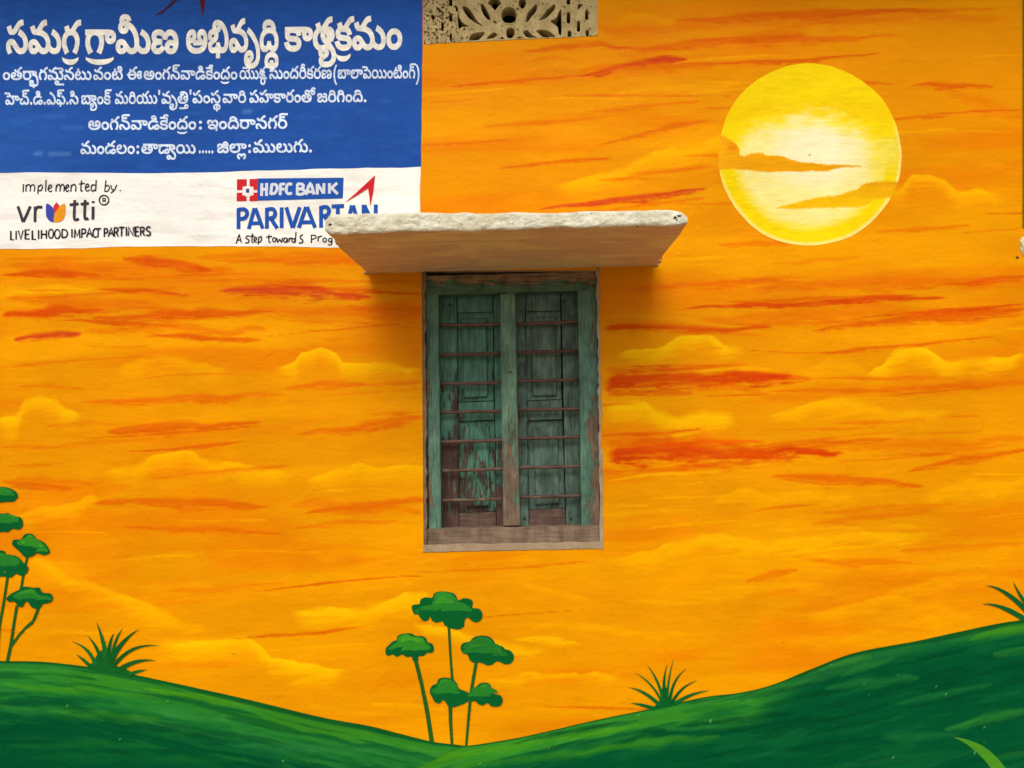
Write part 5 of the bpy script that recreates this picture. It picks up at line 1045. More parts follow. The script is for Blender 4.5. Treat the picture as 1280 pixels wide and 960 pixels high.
-6,11,0,9,3,5,8,0,9,-3,6,-7,4,-11,-1,-12,-8,-7,-17,1,-27,5,-12,8,-10,11,-8,16,-5,18,-2,22,2,17,6,13,12,7,16,0,20,-9,18,-15,13,-9,4,24,7,17,-13,10,-19,3,
-21,-3,-22,-11,-20,-19,-14,-28,-8],[217,55,-10,3,-8,4,-9,13,-1,16,2,9,6,11,22,1,-11,-16,-1,-8,2,-8,5,-6,10,-2,9,2,5,5,1,15,-6,8,-17,4,-117,0,0,19,106,0,
31,-4,14,-8,5,-8,3,-11,-1,-15,-3,-9,-13,-11,-8,-3]],[[113,-3,-13,5,-11,7,-30,35,-7,6,-9,2,-8,-2,-6,-6,-2,-10,2,-9,6,-7,10,-2,10,2,8,7,6,10,13,-15,-14,-15,
-8,-5,-10,-3,-22,2,-10,8,-7,10,-3,11,0,14,4,12,8,9,10,5,12,2,12,-1,9,-4,9,-7,27,-32,14,-8,17,0,12,7,6,14,-1,20,-6,18,-13,13,-16,10,-17,7,37,3,13,-9,11,
-11,8,-15,4,-17,0,-19,-4,-17,-10,-13,-14,-9,-9,-2],[217,55,-10,3,-8,4,-8,13,-2,16,2,9,6,11,22,1,-11,-16,-1,-8,2,-8,6,-6,9,-2,9,2,5,5,1,15,-5,8,-18,4,-192,
0,0,19,181,0,31,-4,14,-8,5,-8,3,-11,-1,-15,-3,-9,-12,-11,-9,-3]],[[79,170,19,-7,13,-12,5,-7,5,-17,-1,-26,-18,9,-1,15,-4,11,-8,10,-12,5,-22,-2,-7,-6,-2,
-8,1,-7,11,-11,-22,-5,-9,15,-1,9,2,12,6,10,10,8,15,4],[86,124,21,-6,16,-13,9,-18,3,-11,0,-22,-7,-33,-12,-23,-20,9,12,20,7,26,0,16,-7,21,-10,10,-16,6,-18,
0,-14,-5,-10,-9,-7,-13,-2,-17,2,-21,7,-18,10,-16,-20,-9,-10,19,-8,21,-2,23,3,22,10,19,15,14,22,8]],[[126,-3,-10,3,-10,4,-7,8,-7,10,4,0,-8,-11,-9,-8,-10,
-4,-26,-1,-15,4,-10,8,-6,10,-2,12,2,13,6,10,9,8,27,12,13,9,2,11,-5,8,-13,4,-12,-2,-7,-5,-2,-9,2,-10,-19,-5,-4,18,2,10,6,9,10,7,15,4,18,0,14,-4,9,-8,5,-10,
2,-10,-2,-11,-5,-9,-8,-7,-38,-19,-6,-8,0,-10,5,-7,9,-4,13,0,11,3,8,7,5,8,2,11,20,0,4,-16,10,-10,7,-2,20,1,4,3,5,8,0,9,-6,16,19,8,7,-19,1,-10,-2,-14,-7,
-11,-10,-8,-15,-4],[119,63,-15,4,-13,6,-16,16,9,15,12,-13,16,-7,24,-2,11,6,6,10,0,18,-4,9,-7,7,-9,4,-11,0,-7,-2,-4,-6,0,-6,6,-7,8,-1,12,2,9,7,8,9,8,-12,
-11,-13,-8,-6,-11,-3,-23,3,-12,8,-4,15,4,15,12,10,18,4,18,-3,7,-4,11,-11,7,-14,2,-15,-2,-16,-7,-13,-11,-9,-15,-4]],[[133,-3,-11,2,-9,5,-9,7,-7,11,5,1,-8,
-12,-9,-8,-10,-4,-24,-2,-13,4,-11,8,-8,11,-6,13,-3,16,0,20,4,19,7,15,10,11,12,7,12,4,13,0,12,-4,8,-6,6,-10,2,-12,-2,-12,-6,-10,-9,-8,-14,-4,-14,0,-19,7,
-13,10,6,16,9,-9,16,-6,12,0,9,3,4,8,0,9,-3,6,-7,4,-10,0,-10,-5,-8,-10,-6,-14,-1,-26,2,-13,5,-12,9,-8,6,-2,14,0,10,3,7,7,4,8,3,11,19,0,2,-12,6,-8,7,-6,8,
-3,13,1,12,7,6,14,0,18,-5,16,-8,15,-13,13,-17,11,16,12,17,-12,14,-14,11,-17,6,-20,0,-22,-5,-18,-10,-13,-13,-8],[70,156,-1,-36,-19,0,-2,36],[128,108,-26,
6,7,16,24,-5,17,4,6,5,3,9,-1,14,-6,12,-11,7,-12,1,-7,-3,-4,-5,0,-6,5,-7,9,-2,12,3,9,6,7,9,9,-10,-11,-14,-8,-6,-11,-3,-12,0,-11,2,-8,5,-6,8,-2,11,4,15,12,
10,18,3,16,-2,13,-8,9,-12,5,-22,-2,-14,-4,-10,-6,-8,-19,-8]],[[128,-3,-15,3,-11,5,-9,7,-7,9,4,2,-7,-12,-9,-8,-9,-4,-10,-2,-17,2,-10,4,-8,8,-6,10,-4,13,
0,30,3,14,6,12,8,10,23,16,29,8,25,1,31,-6,25,-13,-12,-16,-22,11,-25,5,-31,-3,-20,-8,-13,-15,-7,-19,0,-22,6,-15,10,-6,14,0,11,7,4,6,3,15,20,0,2,-12,6,-9,
4,-4,15,-5,19,0,9,4,4,7,0,10,-4,7,-7,3,-9,0,-10,-7,-2,-9,4,-14,4,-5,-16,-3,-8,16,-1,19,9,14,15,7,17,1,12,-4,9,-7,6,-10,2,-11,-2,-12,-4,-9,-6,-7,-18,-8],
[86,108,-26,6,6,16,25,-5,17,4,5,5,3,9,0,14,-7,12,-11,7,-12,1,-7,-3,-4,-5,0,-6,6,-7,8,-2,13,3,8,6,8,9,9,-10,-11,-14,-9,-6,-11,-3,-12,0,-10,2,-9,5,-6,8,-2,
11,4,15,12,10,18,3,17,-2,12,-8,9,-12,5,-22,-1,-14,-4,-10,-7,-8,-19,-8]],[[79,-2,-31,7,-22,14,-13,18,-4,22,3,17,7,14,12,10,15,6,15,0,11,-4,9,-6,5,-9,2,-12,
-5,-17,-5,-7,-8,-5,-10,-3,-15,-1,-13,3,-11,5,1,18,15,-8,9,-1,13,2,7,6,2,8,-2,8,-5,4,-8,1,-9,-1,-8,-5,-6,-7,-3,-15,2,-13,7,-11,10,-8,14,-6,18,-4,19,-1,25,
2,18,5,13,8,8,9,5,11,1,20,-5,9,-7,5,-11,2,-8,-1,-6,-5,-2,-9,1,-7,6,-5,9,-2,14,4,5,5,4,10,4,-22,-11,-10,-15,-4,-10,0,-11,4,-9,6,-5,10,-2,12,2,11,5,10,9,
7,13,4,12,0,10,-3,12,-10,7,-3,7,-18,1,-11,-3,-17,-6,-16,-12,-13,-17,-9,-22,-7],[107,172,23,-5,20,-8,16,-13,11,-17,6,-21,0,-21,-2,-9,-17,9,1,20,-8,18,-15,
15,-22,11,-14,3,-23,1,-9,-4,-5,-6,0,-8,3,-6,6,-3,9,0,7,3,4,7,-2,16,-6,8,18,3,7,-16,0,-17,-8,-14,-15,-7,-17,0,-11,4,-8,7,-5,9,-1,9,2,12,7,10,11,6,16,4]],
[[94,170,21,-7,15,-12,9,-15,2,-9,-1,-26,-17,9,-2,15,-5,11,-10,10,-14,5,-25,-2,-5,-2,-6,-8,0,-8,2,-7,9,-7,-22,-5,-8,15,-1,9,2,12,6,10,12,8,16,4],[120,-3,
-10,3,-9,4,-15,18,4,1,-7,-12,-9,-8,-9,-4,-10,-2,-17,2,-10,4,-8,8,-6,11,-4,13,0,29,8,25,17,19,24,13,30,4,30,-4,24,-13,15,-19,9,-25,1,-14,-3,-20,-6,-16,-11,
-11,-6,-3],[131,18,10,6,5,16,0,21,-5,18,-11,15,-17,9,-26,3,-22,-3,-17,-9,-12,-14,-6,-18,0,-22,6,-15,10,-7,14,0,11,7,6,13,1,8,20,0,4,-16,10,-10]],[[128,
-3,-11,2,-10,5,-8,7,-7,11,4,0,-8,-11,-9,-8,-10,-4,-26,-1,-15,4,-10,8,-6,10,-2,12,2,13,6,10,9,8,27,12,13,9,2,11,-5,8,-13,4,-12,-2,-7,-5,-2,-9,2,-10,-19,
-5,-4,18,2,10,6,9,10,7,15,4,18,0,14,-4,9,-8,5,-10,2,-10,-2,-11,-5,-9,-8,-7,-38,-19,-6,-8,0,-10,5,-7,9,-4,13,0,11,3,8,7,5,8,2,11,20,0,2,-12,5,-8,7,-6,9,
-3,12,0,11,5,8,9,4,13,1,17,-2,19,-5,19,-8,18,-12,16,-13,12,-20,10,-15,3,-11,-2,-7,-5,-2,-7,2,-7,5,-5,7,-2,8,2,6,5,2,9,-4,14,-4,6,18,2,7,-16,0,-17,-8,-14,
-15,-7,-17,0,-11,4,-8,7,-5,9,-1,9,2,13,7,9,10,7,13,3,21,-1,24,-8,21,-16,17,-21,12,-25,6,-28,0,-27,-5,-21,-10,-17,-14,-10,-9,-3],[82,-31,2,35,19,0,2,-35]],
[[10,71,7,22,14,17,19,11,24,4,24,-4,19,-10,14,-17,8,-22,0,-25,-7,-20,-14,-16,-20,-11,-24,-3,-24,3,-19,11,-14,15,-7,21],[30,61,1,-12,3,-11,7,-9,8,-7,12,
-4,13,-1,18,2,13,7,9,12,4,14,0,16,-4,15,-9,12,-13,8,-8,2,-20,0,-15,-6,-11,-10,-6,-13],[167,-2,-19,8,-22,22,10,16,18,-19,10,-5,10,-3,13,1,11,7,6,14,1,19,
-6,16,-9,13,-13,10,-16,9,9,19,20,-11,16,-14,12,-18,7,-21,0,-27,-5,-12,-6,-11,-10,-8,-12,-4],[253,-2,-18,8,-23,22,10,16,19,-19,9,-5,10,-3,14,1,11,7,6,14,
0,19,-5,16,-9,13,-13,10,-16,9,9,19,20,-11,16,-14,12,-18,7,-21,-1,-27,-4,-12,-7,-11,-9,-8,-12,-4]],[[81,170,18,-7,14,-12,4,-7,6,-17,-1,-26,-18,9,-1,15,-4,
11,-8,10,-13,5,-21,-2,-7,-6,-2,-8,1,-7,10,-11,-21,-5,-9,15,-1,9,2,12,6,10,10,8,15,4],[10,71,7,22,14,17,19,11,24,4,24,-4,19,-10,14,-17,8,-22,0,-25,-7,-20,
-14,-16,-20,-11,-24,-3,-24,3,-19,11,-14,15,-7,21],[30,62,1,-13,3,-11,7,-9,8,-7,12,-4,13,-1,18,2,7,3,11,10,7,13,2,15,-2,16,-7,14,-11,10,-15,6,-20,0,-15,
-6,-11,-10,-6,-13]],[[111,-3,-13,4,-12,7,-38,42,-11,2,-5,-4,-4,-8,0,-10,3,-11,9,-15,-20,-7,-11,24,-2,15,2,12,6,11,9,8,11,4,12,0,11,-3,8,-6,33,-37,7,-5,
9,-3,13,1,11,7,6,14,0,19,-5,16,-9,13,-13,10,-16,9,10,19,19,-11,16,-14,12,-18,7,-21,0,-22,-5,-18,-10,-13,-14,-8],[48,108,-27,6,7,16,24,-5,17,4,6,5,3,9,0,
14,-7,12,-11,7,-12,1,-7,-3,-4,-5,0,-6,6,-7,8,-2,12,3,9,6,8,9,8,-10,-10,-14,-9,-6,-11,-3,-12,0,-10,2,-9,5,-6,8,-2,11,4,15,12,10,18,3,16,-2,13,-8,9,-12,5,
-22,-1,-14,-4,-10,-7,-8,-19,-8]],[[113,-3,-13,5,-11,7,-30,35,-7,6,-9,2,-8,-2,-6,-6,-2,-10,2,-9,6,-7,10,-2,10,2,8,7,6,10,13,-15,-14,-15,-8,-5,-10,-3,-22,
2,-10,8,-7,10,-3,11,0,14,4,12,8,9,10,5,12,2,12,-1,9,-4,9,-7,27,-32,14,-8,19,0,8,6,5,9,3,14,0,20,-5,22,-9,21,-13,18,-25,21,-26,9,-12,0,-8,-4,-5,-6,0,-8,
3,-6,7,-3,8,0,7,3,4,7,-2,16,-6,9,18,2,7,-16,0,-17,-7,-14,-15,-7,-17,0,-12,4,-8,7,-4,9,-2,9,3,13,6,9,11,7,13,3,21,-1,25,-8,23,-15,19,-22,14,-26,7,-31,1,
-16,-3,-24,-7,-17,-12,-12,-17,-5],[196,-2,-18,8,-23,22,10,16,19,-19,9,-5,10,-3,14,1,11,7,6,14,0,19,-5,16,-9,13,-13,10,-16,9,9,19,20,-11,16,-14,12,-18,7,
-21,-1,-27,-4,-12,-7,-11,-9,-8,-12,-4],[89,210,6,-3,10,-11,3,-7,-19,-5,-5,9,-9,4,-8,-1,-7,-3,-4,-6,1,-12,10,-9,-18,-7,-8,8,-3,9,-2,9,2,11,6,8,10,6,11,3]],
[[81,170,18,-7,14,-12,4,-7,6,-17,-1,-26,-18,9,-1,15,-4,11,-8,10,-13,5,-21,-2,-7,-6,-2,-8,1,-7,10,-11,-21,-5,-9,15,-1,9,2,12,6,10,10,8,15,4],[10,71,7,22,
14,17,19,11,24,4,24,-4,19,-10,14,-17,8,-22,0,-25,-7,-20,-14,-16,-20,-11,-24,-3,-24,3,-19,11,-14,15,-7,21],[30,62,1,-13,3,-11,7,-9,8,-7,12,-4,13,-1,18,2,
7,3,11,10,7,13,2,15,-2,16,-7,14,-11,10,-15,6,-20,0,-15,-6,-11,-10,-6,-13],[97,208,6,-3,10,-11,3,-7,-19,-5,-5,9,-9,4,-8,-1,-7,-3,-5,-6,2,-12,10,-9,-19,-7,
-7,8,-4,9,-1,9,2,11,6,8,9,6,12,3]],[[114,-3,-14,5,-11,7,-30,35,-7,6,-9,2,-8,-2,-6,-6,-2,-10,2,-9,6,-7,10,-2,10,2,8,7,6,10,13,-15,-14,-15,-8,-5,-10,-3,-22,
2,-10,8,-7,10,-3,11,0,14,4,12,8,9,10,5,12,2,12,-1,9,-4,9,-7,27,-32,15,-8,16,0,12,7,6,14,0,19,-6,16,-9,13,-13,10,-16,9,10,19,19,-11,17,-14,12,-18,6,-21,
0,-22,-5,-18,-9,-13,-14,-8,-9,-2],[98,133,-7,-16,-7,-5,-9,-4,-39,-2,0,19,31,1,8,4,3,6,-1,8,-5,5,-17,3,-59,0,0,19,73,-1,11,-3,9,-5,8,-14]],[[114,-3,-14,
5,-11,7,-30,35,-7,6,-9,2,-8,-2,-6,-6,-2,-10,2,-9,6,-7,10,-2,10,2,8,7,6,10,13,-15,-14,-15,-8,-5,-10,-3,-22,2,-10,8,-7,10,-3,11,0,14,4,12,8,9,10,5,12,2,12,
-1,9,-4,9,-7,27,-32,15,-8,16,0,12,7,6,13,0,18,-6,16,-9,14,-13,11,-16,9,10,19,8,-5,22,-18,11,-13,9,-15,4,-17,0,-19,-4,-17,-10,-13,-14,-8,-9,-2],[213,55,
-10,3,-7,4,-9,13,-2,16,2,9,6,11,22,1,-10,-16,-2,-8,2,-8,6,-6,9,-2,10,2,5,5,1,15,-6,8,-18,4,-101,0,3,19,111,-2,15,-5,11,-13,3,-11,-1,-15,-3,-9,-12,-11,-9,
-3],[98,133,-7,-16,-7,-5,-9,-4,-39,-2,0,19,31,1,8,4,3,6,-1,8,-5,5,-17,3,-59,0,0,19,73,-1,11,-3,9,-5,8,-14]],[[56,-3,-19,5,-15,7,-11,12,-7,15,22,6,4,-9,
6,-8,10,-5,13,-3,29,2,8,4,5,6,0,12,-4,5,-16,7,-39,3,-12,3,-10,5,-6,7,-3,8,-2,10,3,13,8,11,13,7,19,4,21,1,18,-3,13,-6,10,-11,7,-15,-21,-6,-4,9,-6,7,-8,4,
-27,2,-12,-2,-8,-4,-4,-5,-1,-5,2,-8,4,-3,12,-4,44,-5,20,-8,6,-7,4,-9,0,-18,-6,-14,-5,-5,-14,-8,-19,-4],[120,133,-6,-16,-7,-5,-10,-4,-39,-2,0,19,32,1,8,
4,2,6,-1,8,-5,5,-16,3,-68,0,0,19,82,-1,11,-3,8,-5,9,-14],[112,205,6,-3,10,-11,3,-7,-19,-5,-5,8,-9,4,-8,0,-7,-3,-5,-6,2,-12,10,-10,-18,-6,-8,8,-4,8,-1,10,
2,11,6,8,9,6,12,3]],[[10,71,7,22,14,17,19,11,24,4,24,-4,19,-10,14,-17,8,-22,0,-25,-7,-20,-14,-16,-20,-11,-24,-3,-24,3,-19,11,-14,15,-7,21],[30,61,1,-12,
3,-11,7,-9,8,-7,12,-4,13,-1,18,2,13,7,9,12,4,14,0,16,-4,15,-9,12,-13,8,-8,2,-20,0,-15,-6,-11,-10,-6,-13],[167,-2,-19,8,-22,22,10,16,18,-19,10,-5,10,-3,
13,1,11,7,6,14,1,19,-6,16,-9,13,-14,11,-16,9,10,14,20,-10,16,-14,12,-17,7,-19,0,-27,-5,-12,-6,-11,-10,-8,-12,-4],[253,-2,-18,8,-23,22,10,16,19,-19,9,-5,
10,-3,14,1,11,7,6,14,0,19,-5,16,-9,13,-13,10,-16,9,9,19,20,-11,16,-14,12,-18,7,-21,-1,-27,-4,-12,-7,-11,-9,-8,-12,-4],[340,-2,-19,8,-22,22,10,16,18,-19,
10,-5,10,-3,13,1,12,7,6,14,0,19,-5,16,-10,13,-13,10,-16,9,10,19,19,-11,17,-14,12,-18,6,-21,0,-27,-4,-12,-7,-11,-10,-8,-12,-4],[215,133,-7,-16,-7,-5,-9,
-4,-48,-2,0,19,33,0,12,3,5,5,1,7,-3,7,-8,4,-109,1,0,19,111,-1,11,-3,9,-5,8,-14]],[[79,-2,-31,7,-22,14,-13,18,-4,22,3,17,7,14,12,10,15,6,15,0,11,-4,9,-6,
5,-9,2,-12,-5,-17,-5,-7,-8,-5,-10,-3,-15,-1,-13,3,-11,5,1,18,15,-8,9,-1,13,2,7,6,2,8,-2,8,-5,4,-8,1,-9,-1,-8,-5,-6,-7,-3,-15,2,-13,7,-11,10,-8,14,-6,18,
-4,19,-1,25,2,18,5,13,8,8,9,5,11,1,20,-5,9,-8,5,-10,2,-8,-1,-6,-5,-2,-9,1,-7,6,-5,9,-2,14,4,5,5,4,10,4,-22,-11,-10,-15,-4,-10,0,-11,4,-9,6,-5,9,-2,12,4,
16,11,10,8,3,14,0,10,-3,-4,-2,-8,5,-34,8,6,15,12,0,32,-14,11,-9,9,-12,5,-13,2,-16,-3,-17,-6,-16,-12,-13,-17,-9,-22,-7],[208,105,-10,3,-13,10,-6,14,3,18,
6,11,22,1,-11,-16,-1,-8,1,-8,6,-6,9,-2,10,2,5,5,1,15,-6,8,-11,4,-40,0,-11,-6,-7,-17,-19,0,-5,13,-8,8,-11,2,-9,0,-8,-4,-4,-7,1,-12,10,-7,18,-1,16,-19,-33,
1,-14,3,-10,8,-7,10,-2,14,2,12,6,10,10,7,13,4,19,-1,10,-2,8,-6,10,-14,-4,1,12,15,8,4,12,3,38,-1,13,-3,10,-5,6,-7,4,-9,1,-21,-3,-9,-13,-11,-8,-3],[238,210,
6,-4,10,-11,3,-7,-19,-4,-5,8,-9,4,-8,0,-7,-4,-5,-6,2,-12,10,-9,-18,-7,-8,8,-4,9,-1,9,2,11,6,8,9,6,12,3]],[[28,-83,-17,6,-12,11,-6,15,-3,15,2,16,5,14,25,
52,3,14,0,15,-4,14,-4,6,-14,14,13,16,14,-13,9,-13,5,-13,2,-26,-4,-14,-30,-67,-1,-23,7,-14,13,-8,15,0,11,3,7,7,4,8,1,11,-2,14,-7,14,-12,11,3,16,67,0,0,-18,
-50,0,3,2,10,-11,6,-14,2,-14,-2,-14,-4,-12,-8,-9,-10,-7,-12,-4]],[[-27,-16,15,-8,7,-13,1,-14,-3,-9,-12,-13,-7,-3,-32,-4,-96,0,0,19,108,0,14,2,8,5,2,4,1,
8,-4,6,-7,4,-9,0,-7,-4,-4,-6,0,-7,2,-7,10,-11,-22,2,-6,13,0,18,5,8,7,6,12,4]],[[-45,-96,-11,3,-8,8,-4,7,5,0,-9,-11,-9,-6,-13,-1,-11,2,-9,6,-6,9,-2,11,0,
15,7,16,12,12,17,7,20,3,21,-3,17,-8,12,-12,6,-15,0,-15,-2,-11,-6,-9,-8,-6],[-37,-80,6,4,4,8,-1,14,-9,14,-18,8,-23,0,-17,-8,-9,-13,-1,-14,4,-9,7,-4,8,0,
6,3,6,9,17,0,3,-7,5,-4],[-75,-117,1,24,16,0,1,-24],[-76,-49,2,5,11,2,5,-2,3,-5,0,-6,-3,-5,-11,-2,-5,2,-2,5]],[[-45,-96,-11,3,-8,8,-4,7,5,0,-9,-11,-9,-6,
-13,-1,-11,2,-9,6,-6,9,-2,11,0,15,7,16,12,12,17,7,20,3,21,-3,17,-8,12,-12,6,-15,0,-15,-2,-11,-6,-9,-8,-6],[-37,-80,6,4,4,8,-1,14,-9,14,-17,8,-24,0,-17,
-8,-9,-13,-1,-14,4,-9,7,-4,8,0,6,3,6,13,17,0,3,-10,5,-5],[-75,-117,1,24,16,0,1,-24]],[[52,-96,-9,2,-13,11,-5,7,4,0,-9,-12,-12,-6,-16,-2,-18,3,-11,9,-4,
13,3,11,4,5,13,9,23,9,3,4,0,5,-3,3,-6,2,-18,-2,-2,-9,1,-4,-17,-4,-4,13,2,7,5,7,8,5,12,2,16,0,12,-3,7,-5,5,-7,1,-7,-1,-8,-4,-7,-7,-5,-30,-13,-3,-4,0,-6,
3,-3,18,-2,6,2,8,7,5,10,17,0,6,-14,11,-5,7,0,8,3,8,9,5,14,0,38,-2,14,-9,27,-14,25,-18,22,-20,18,-22,16,10,17,22,-15,22,-20,29,-38,14,-31,8,-34,1,-18,-2,
-26,-8,-20,-11,-12,-15,-7],[17,-115,1,24,17,0,1,-24]],[[35,-96,-15,2,-11,4,-8,6,-5,7,-2,8,0,10,5,10,4,5,35,19,2,7,-2,5,-4,4,-17,0,-5,-3,-2,-9,2,-5,-18,
-4,-3,10,0,11,7,11,16,6,19,1,12,-4,8,-7,4,-8,1,-15,-7,-11,-36,-21,-2,-7,3,-8,11,-5,17,-1,17,1,15,5,11,10,6,13,1,16,-4,12,-7,13,-63,58,-8,12,-4,14,0,15,
5,13,10,11,14,7,19,3,15,-2,12,-4,9,-7,6,-8,5,-21,-1,-12,-10,-19,-16,9,6,13,0,16,-4,8,-7,6,-10,3,-14,-1,-12,-6,-7,-10,0,-12,4,-11,9,-10,41,-34,21,-23,6,
-13,4,-12,1,-15,-2,-17,-6,-14,-11,-11,-14,-8,-17,-5]],[[-95,-16,6,-2,10,-7,8,-12,-4,0,9,12,9,7,14,3,13,-2,10,-6,7,-9,3,-11,0,-13,-3,-11,-6,-10,-15,-16,
-13,13,10,9,8,10,2,11,-2,9,-5,6,-10,2,-10,-3,-7,-7,-3,-11,-17,0,-4,11,-7,7,-10,3,-9,-2,-6,-6,-1,-9,2,-11,17,-19,-13,-13,-15,16,-6,10,-3,12,0,12,4,11,7,
9,10,6]],[[64,-84,-10,2,-9,5,-10,8,-19,22,-7,5,-8,2,-6,-2,-5,-4,-2,-8,2,-7,4,-5,8,-2,9,3,13,15,11,-15,-12,-13,-7,-4,-9,-2,-13,0,-10,4,-8,7,-5,9,-1,11,1,
11,6,8,8,7,10,3,19,-2,8,-4,31,-30,14,-6,9,0,8,3,6,6,4,17,-1,13,-6,13,-11,13,-37,33,-24,24,-5,13,-2,14,2,15,8,12,12,9,7,3,19,3,15,-2,12,-4,9,-7,6,-8,5,-21,
-1,-12,-10,-19,-16,9,6,13,0,16,-4,8,-7,6,-10,3,-14,-1,-12,-6,-7,-10,0,-12,4,-11,9,-10,41,-34,21,-24,6,-12,4,-12,1,-14,-2,-17,-7,-13,-11,-10,-7,-3]],[[27,
129,-6,64,28,0,-7,-64]],[[13,66,7,50,8,24,10,22,20,31,22,0,-18,-30,-14,-30,-8,-31,-5,-50,5,-49,6,-24,8,-23,26,-46,-22,0,-18,28,-14,30,-8,33,-5,34]],[[78,
37,-3,-25,-5,-25,-8,-24,-10,-22,-20,-31,-21,0,18,30,13,30,9,32,5,48,-5,50,-6,24,-8,23,-26,46,21,0,18,-27,14,-31,9,-33,4,-34]],[[18,20,4,7,7,4,8,0,7,-4,
4,-7,0,-11,-4,-8,-7,-4,-8,0,-7,4,-4,8]],[[18,20,4,7,7,4,8,0,7,-4,4,-7,0,-11,-4,-8,-7,-4,-8,0,-7,4,-4,8],[18,102,4,8,7,3,8,0,10,-6,2,-10,-2,-10,-6,-5,-8,
-2,-7,2,-6,5]]]
WORDS = [
  (8,102,66,66,0.0544,22,0,[(20,0),(15,702),(6,1760),(-1,1760,553)]),
  (107,223.5,66,66,0.0544,22,0,[(32,0),(-1,0,891),(49,921),(10,1979)]),
  (233,348.6,66,63,0.0544,22,0,[(1,0),(45,800),(19,1571),(23,2282),(44,2682),(59,3388)]),
  (355,503,63,60.5,0.0544,22,0,[(31,0),(17,867),(61,1116),(5,1574),(-1,1574,492),(15,2096),(0,3154)]),
  (4,115,100,100,0.0215,14,1,[(0,0),(11,507),(36,1285),(60,1911),(6,2326),(15,2909),(24,3967),(13,3967),(8,4669),(22,5441)]),
  (117,154,99.8,99.8,0.0215,14,1,[(19,0),(0,711),(41,1218)]),
  (159,178,99.5,99.5,0.0215,14,1,[(3,0)]),
  (180,297,99.7,99.3,0.0215,14,1,[(1,0),(0,800),(6,1307),(28,1890),(38,2592),(42,3640),(53,4380),(0,4902),(12,5409),(-1,5409,676),(0,6115)]),
  (299.7,334,99,99,0.0215,14,1,[(54,0),(5,1632),(56,1792)]),
  (337,415,98.7,98.5,0.0215,14,1,[(20,0),(22,702),(0,1048),(12,1555),(50,2261),(5,2854),(17,3376),(10,3969)]),
  (417,524.5,98.3,98,0.0215,14,1,[(65,0),(35,362),(37,1434),(51,2481),(46,3192),(0,4478),(41,4985),(0,5757),(26,6264),(66,6847)]),
  (6.3,98.7,131,130.5,0.0215,14,1,[(52,0),(27,1033),(67,1793),(42,2061),(67,2801),(4,3069),(29,3780),(67,4491),(48,4759)]),
  (102,140,130.4,130.4,0.0215,14,1,[(35,0),(61,728),(0,1186),(25,1694)]),
  (144,197,130,129.8,0.0215,14,1,[(15,0),(47,1058),(16,1651),(22,2937)]),
  (198,240,129.8,129.5,0.0215,14,1,[(64,0),(19,280),(23,991),(43,1391),(57,2173),(64,2173)]),
  (241,276,129,129,0.0215,14,1,[(14,0),(0,711),(20,1218),(58,1920)]),
  (278.6,308,128.8,128.6,0.0215,14,1,[(38,0),(47,1048)]),
  (312,395,128.5,128,0.0215,14,1,[(14,0),(21,711),(31,1744),(17,2611),(0,3204),(55,3711)]),
  (396.7,458,128,127.5,0.0215,14,1,[(7,0),(47,731),(39,1324),(0,1907),(44,2414),(67,3120)]),
  (110.7,245.7,162.3,161.8,0.0222,14,1,[(1,0),(0,800),(6,1307),(28,1890),(38,2592),(42,3640),(53,4380),(0,4902),(12,5409),(-1,5409,676),(0,6115)]),
  (249,253,161.8,161.8,0.0222,14,1,[(68,0)]),
  (259,360,161.5,160.8,0.0222,14,1,[(2,0),(0,689),(44,1196),(36,1902),(13,2839),(6,3541),(30,4124)]),
  (101,169,192.5,192.3,0.0222,14,1,[(15,0),(0,1058),(9,1565),(18,2305),(0,3014)]),
  (171,174.5,192.3,192.3,0.0222,14,1,[(68,0)]),
  (177,245,192.3,192,0.0222,14,1,[(34,0),(33,1093),(63,1770),(46,2228)]),
  (249,267,191.5,191.5,0.0222,14,1,[(67,0),(67,268),(67,536),(67,804),(67,1072)]),
  (271.6,308.5,191.2,191,0.0222,14,1,[(40,0),(37,731),(62,1778)]),
  (310.6,314,191,191,0.0222,14,1,[(68,0)]),
  (316.5,390,191,190.3,0.0222,14,1,[(15,0),(22,1058),(18,1404),(22,2113),(6,2459),(22,3042),(67,3388)]),
]

def embolden(p, d):
    n = len(p); o = []
    for i in range(n):
        a, b, c = p[i - 1], p[i], p[(i + 1) % n]
        l1 = math.hypot(b[0] - a[0], b[1] - a[1]) or 1; l2 = math.hypot(c[0] - b[0], c[1] - b[1]) or 1
        m = (-(b[1] - a[1]) / l1 - (c[1] - b[1]) / l2, (b[0] - a[0]) / l1 + (c[0] - b[0]) / l2)
        L = math.hypot(*m)
        if L < .3: o.append(b); continue
        k = min(2 / L, 1.5)
        o.append((b[0] + m[0] / L * d * k, b[1] + m[1] / L * d * k))
    return o
def arc_mark(w, th):
    top = []; bot = []; n = 14
    for i in range(n + 1):
        a = math.pi * (1.12 + .76 * i / n); t_ = th * (.55 + .55 * math.sin(math.pi * i / n))
        x = w / 2 + w * .5 * math.cos(a); y = -75 + 150 * math.sin(a)
        top.append((x, y + t_ / 2)); bot.append((x, y - t_ / 2))
    return top + bot[::-1]
LINES = {}
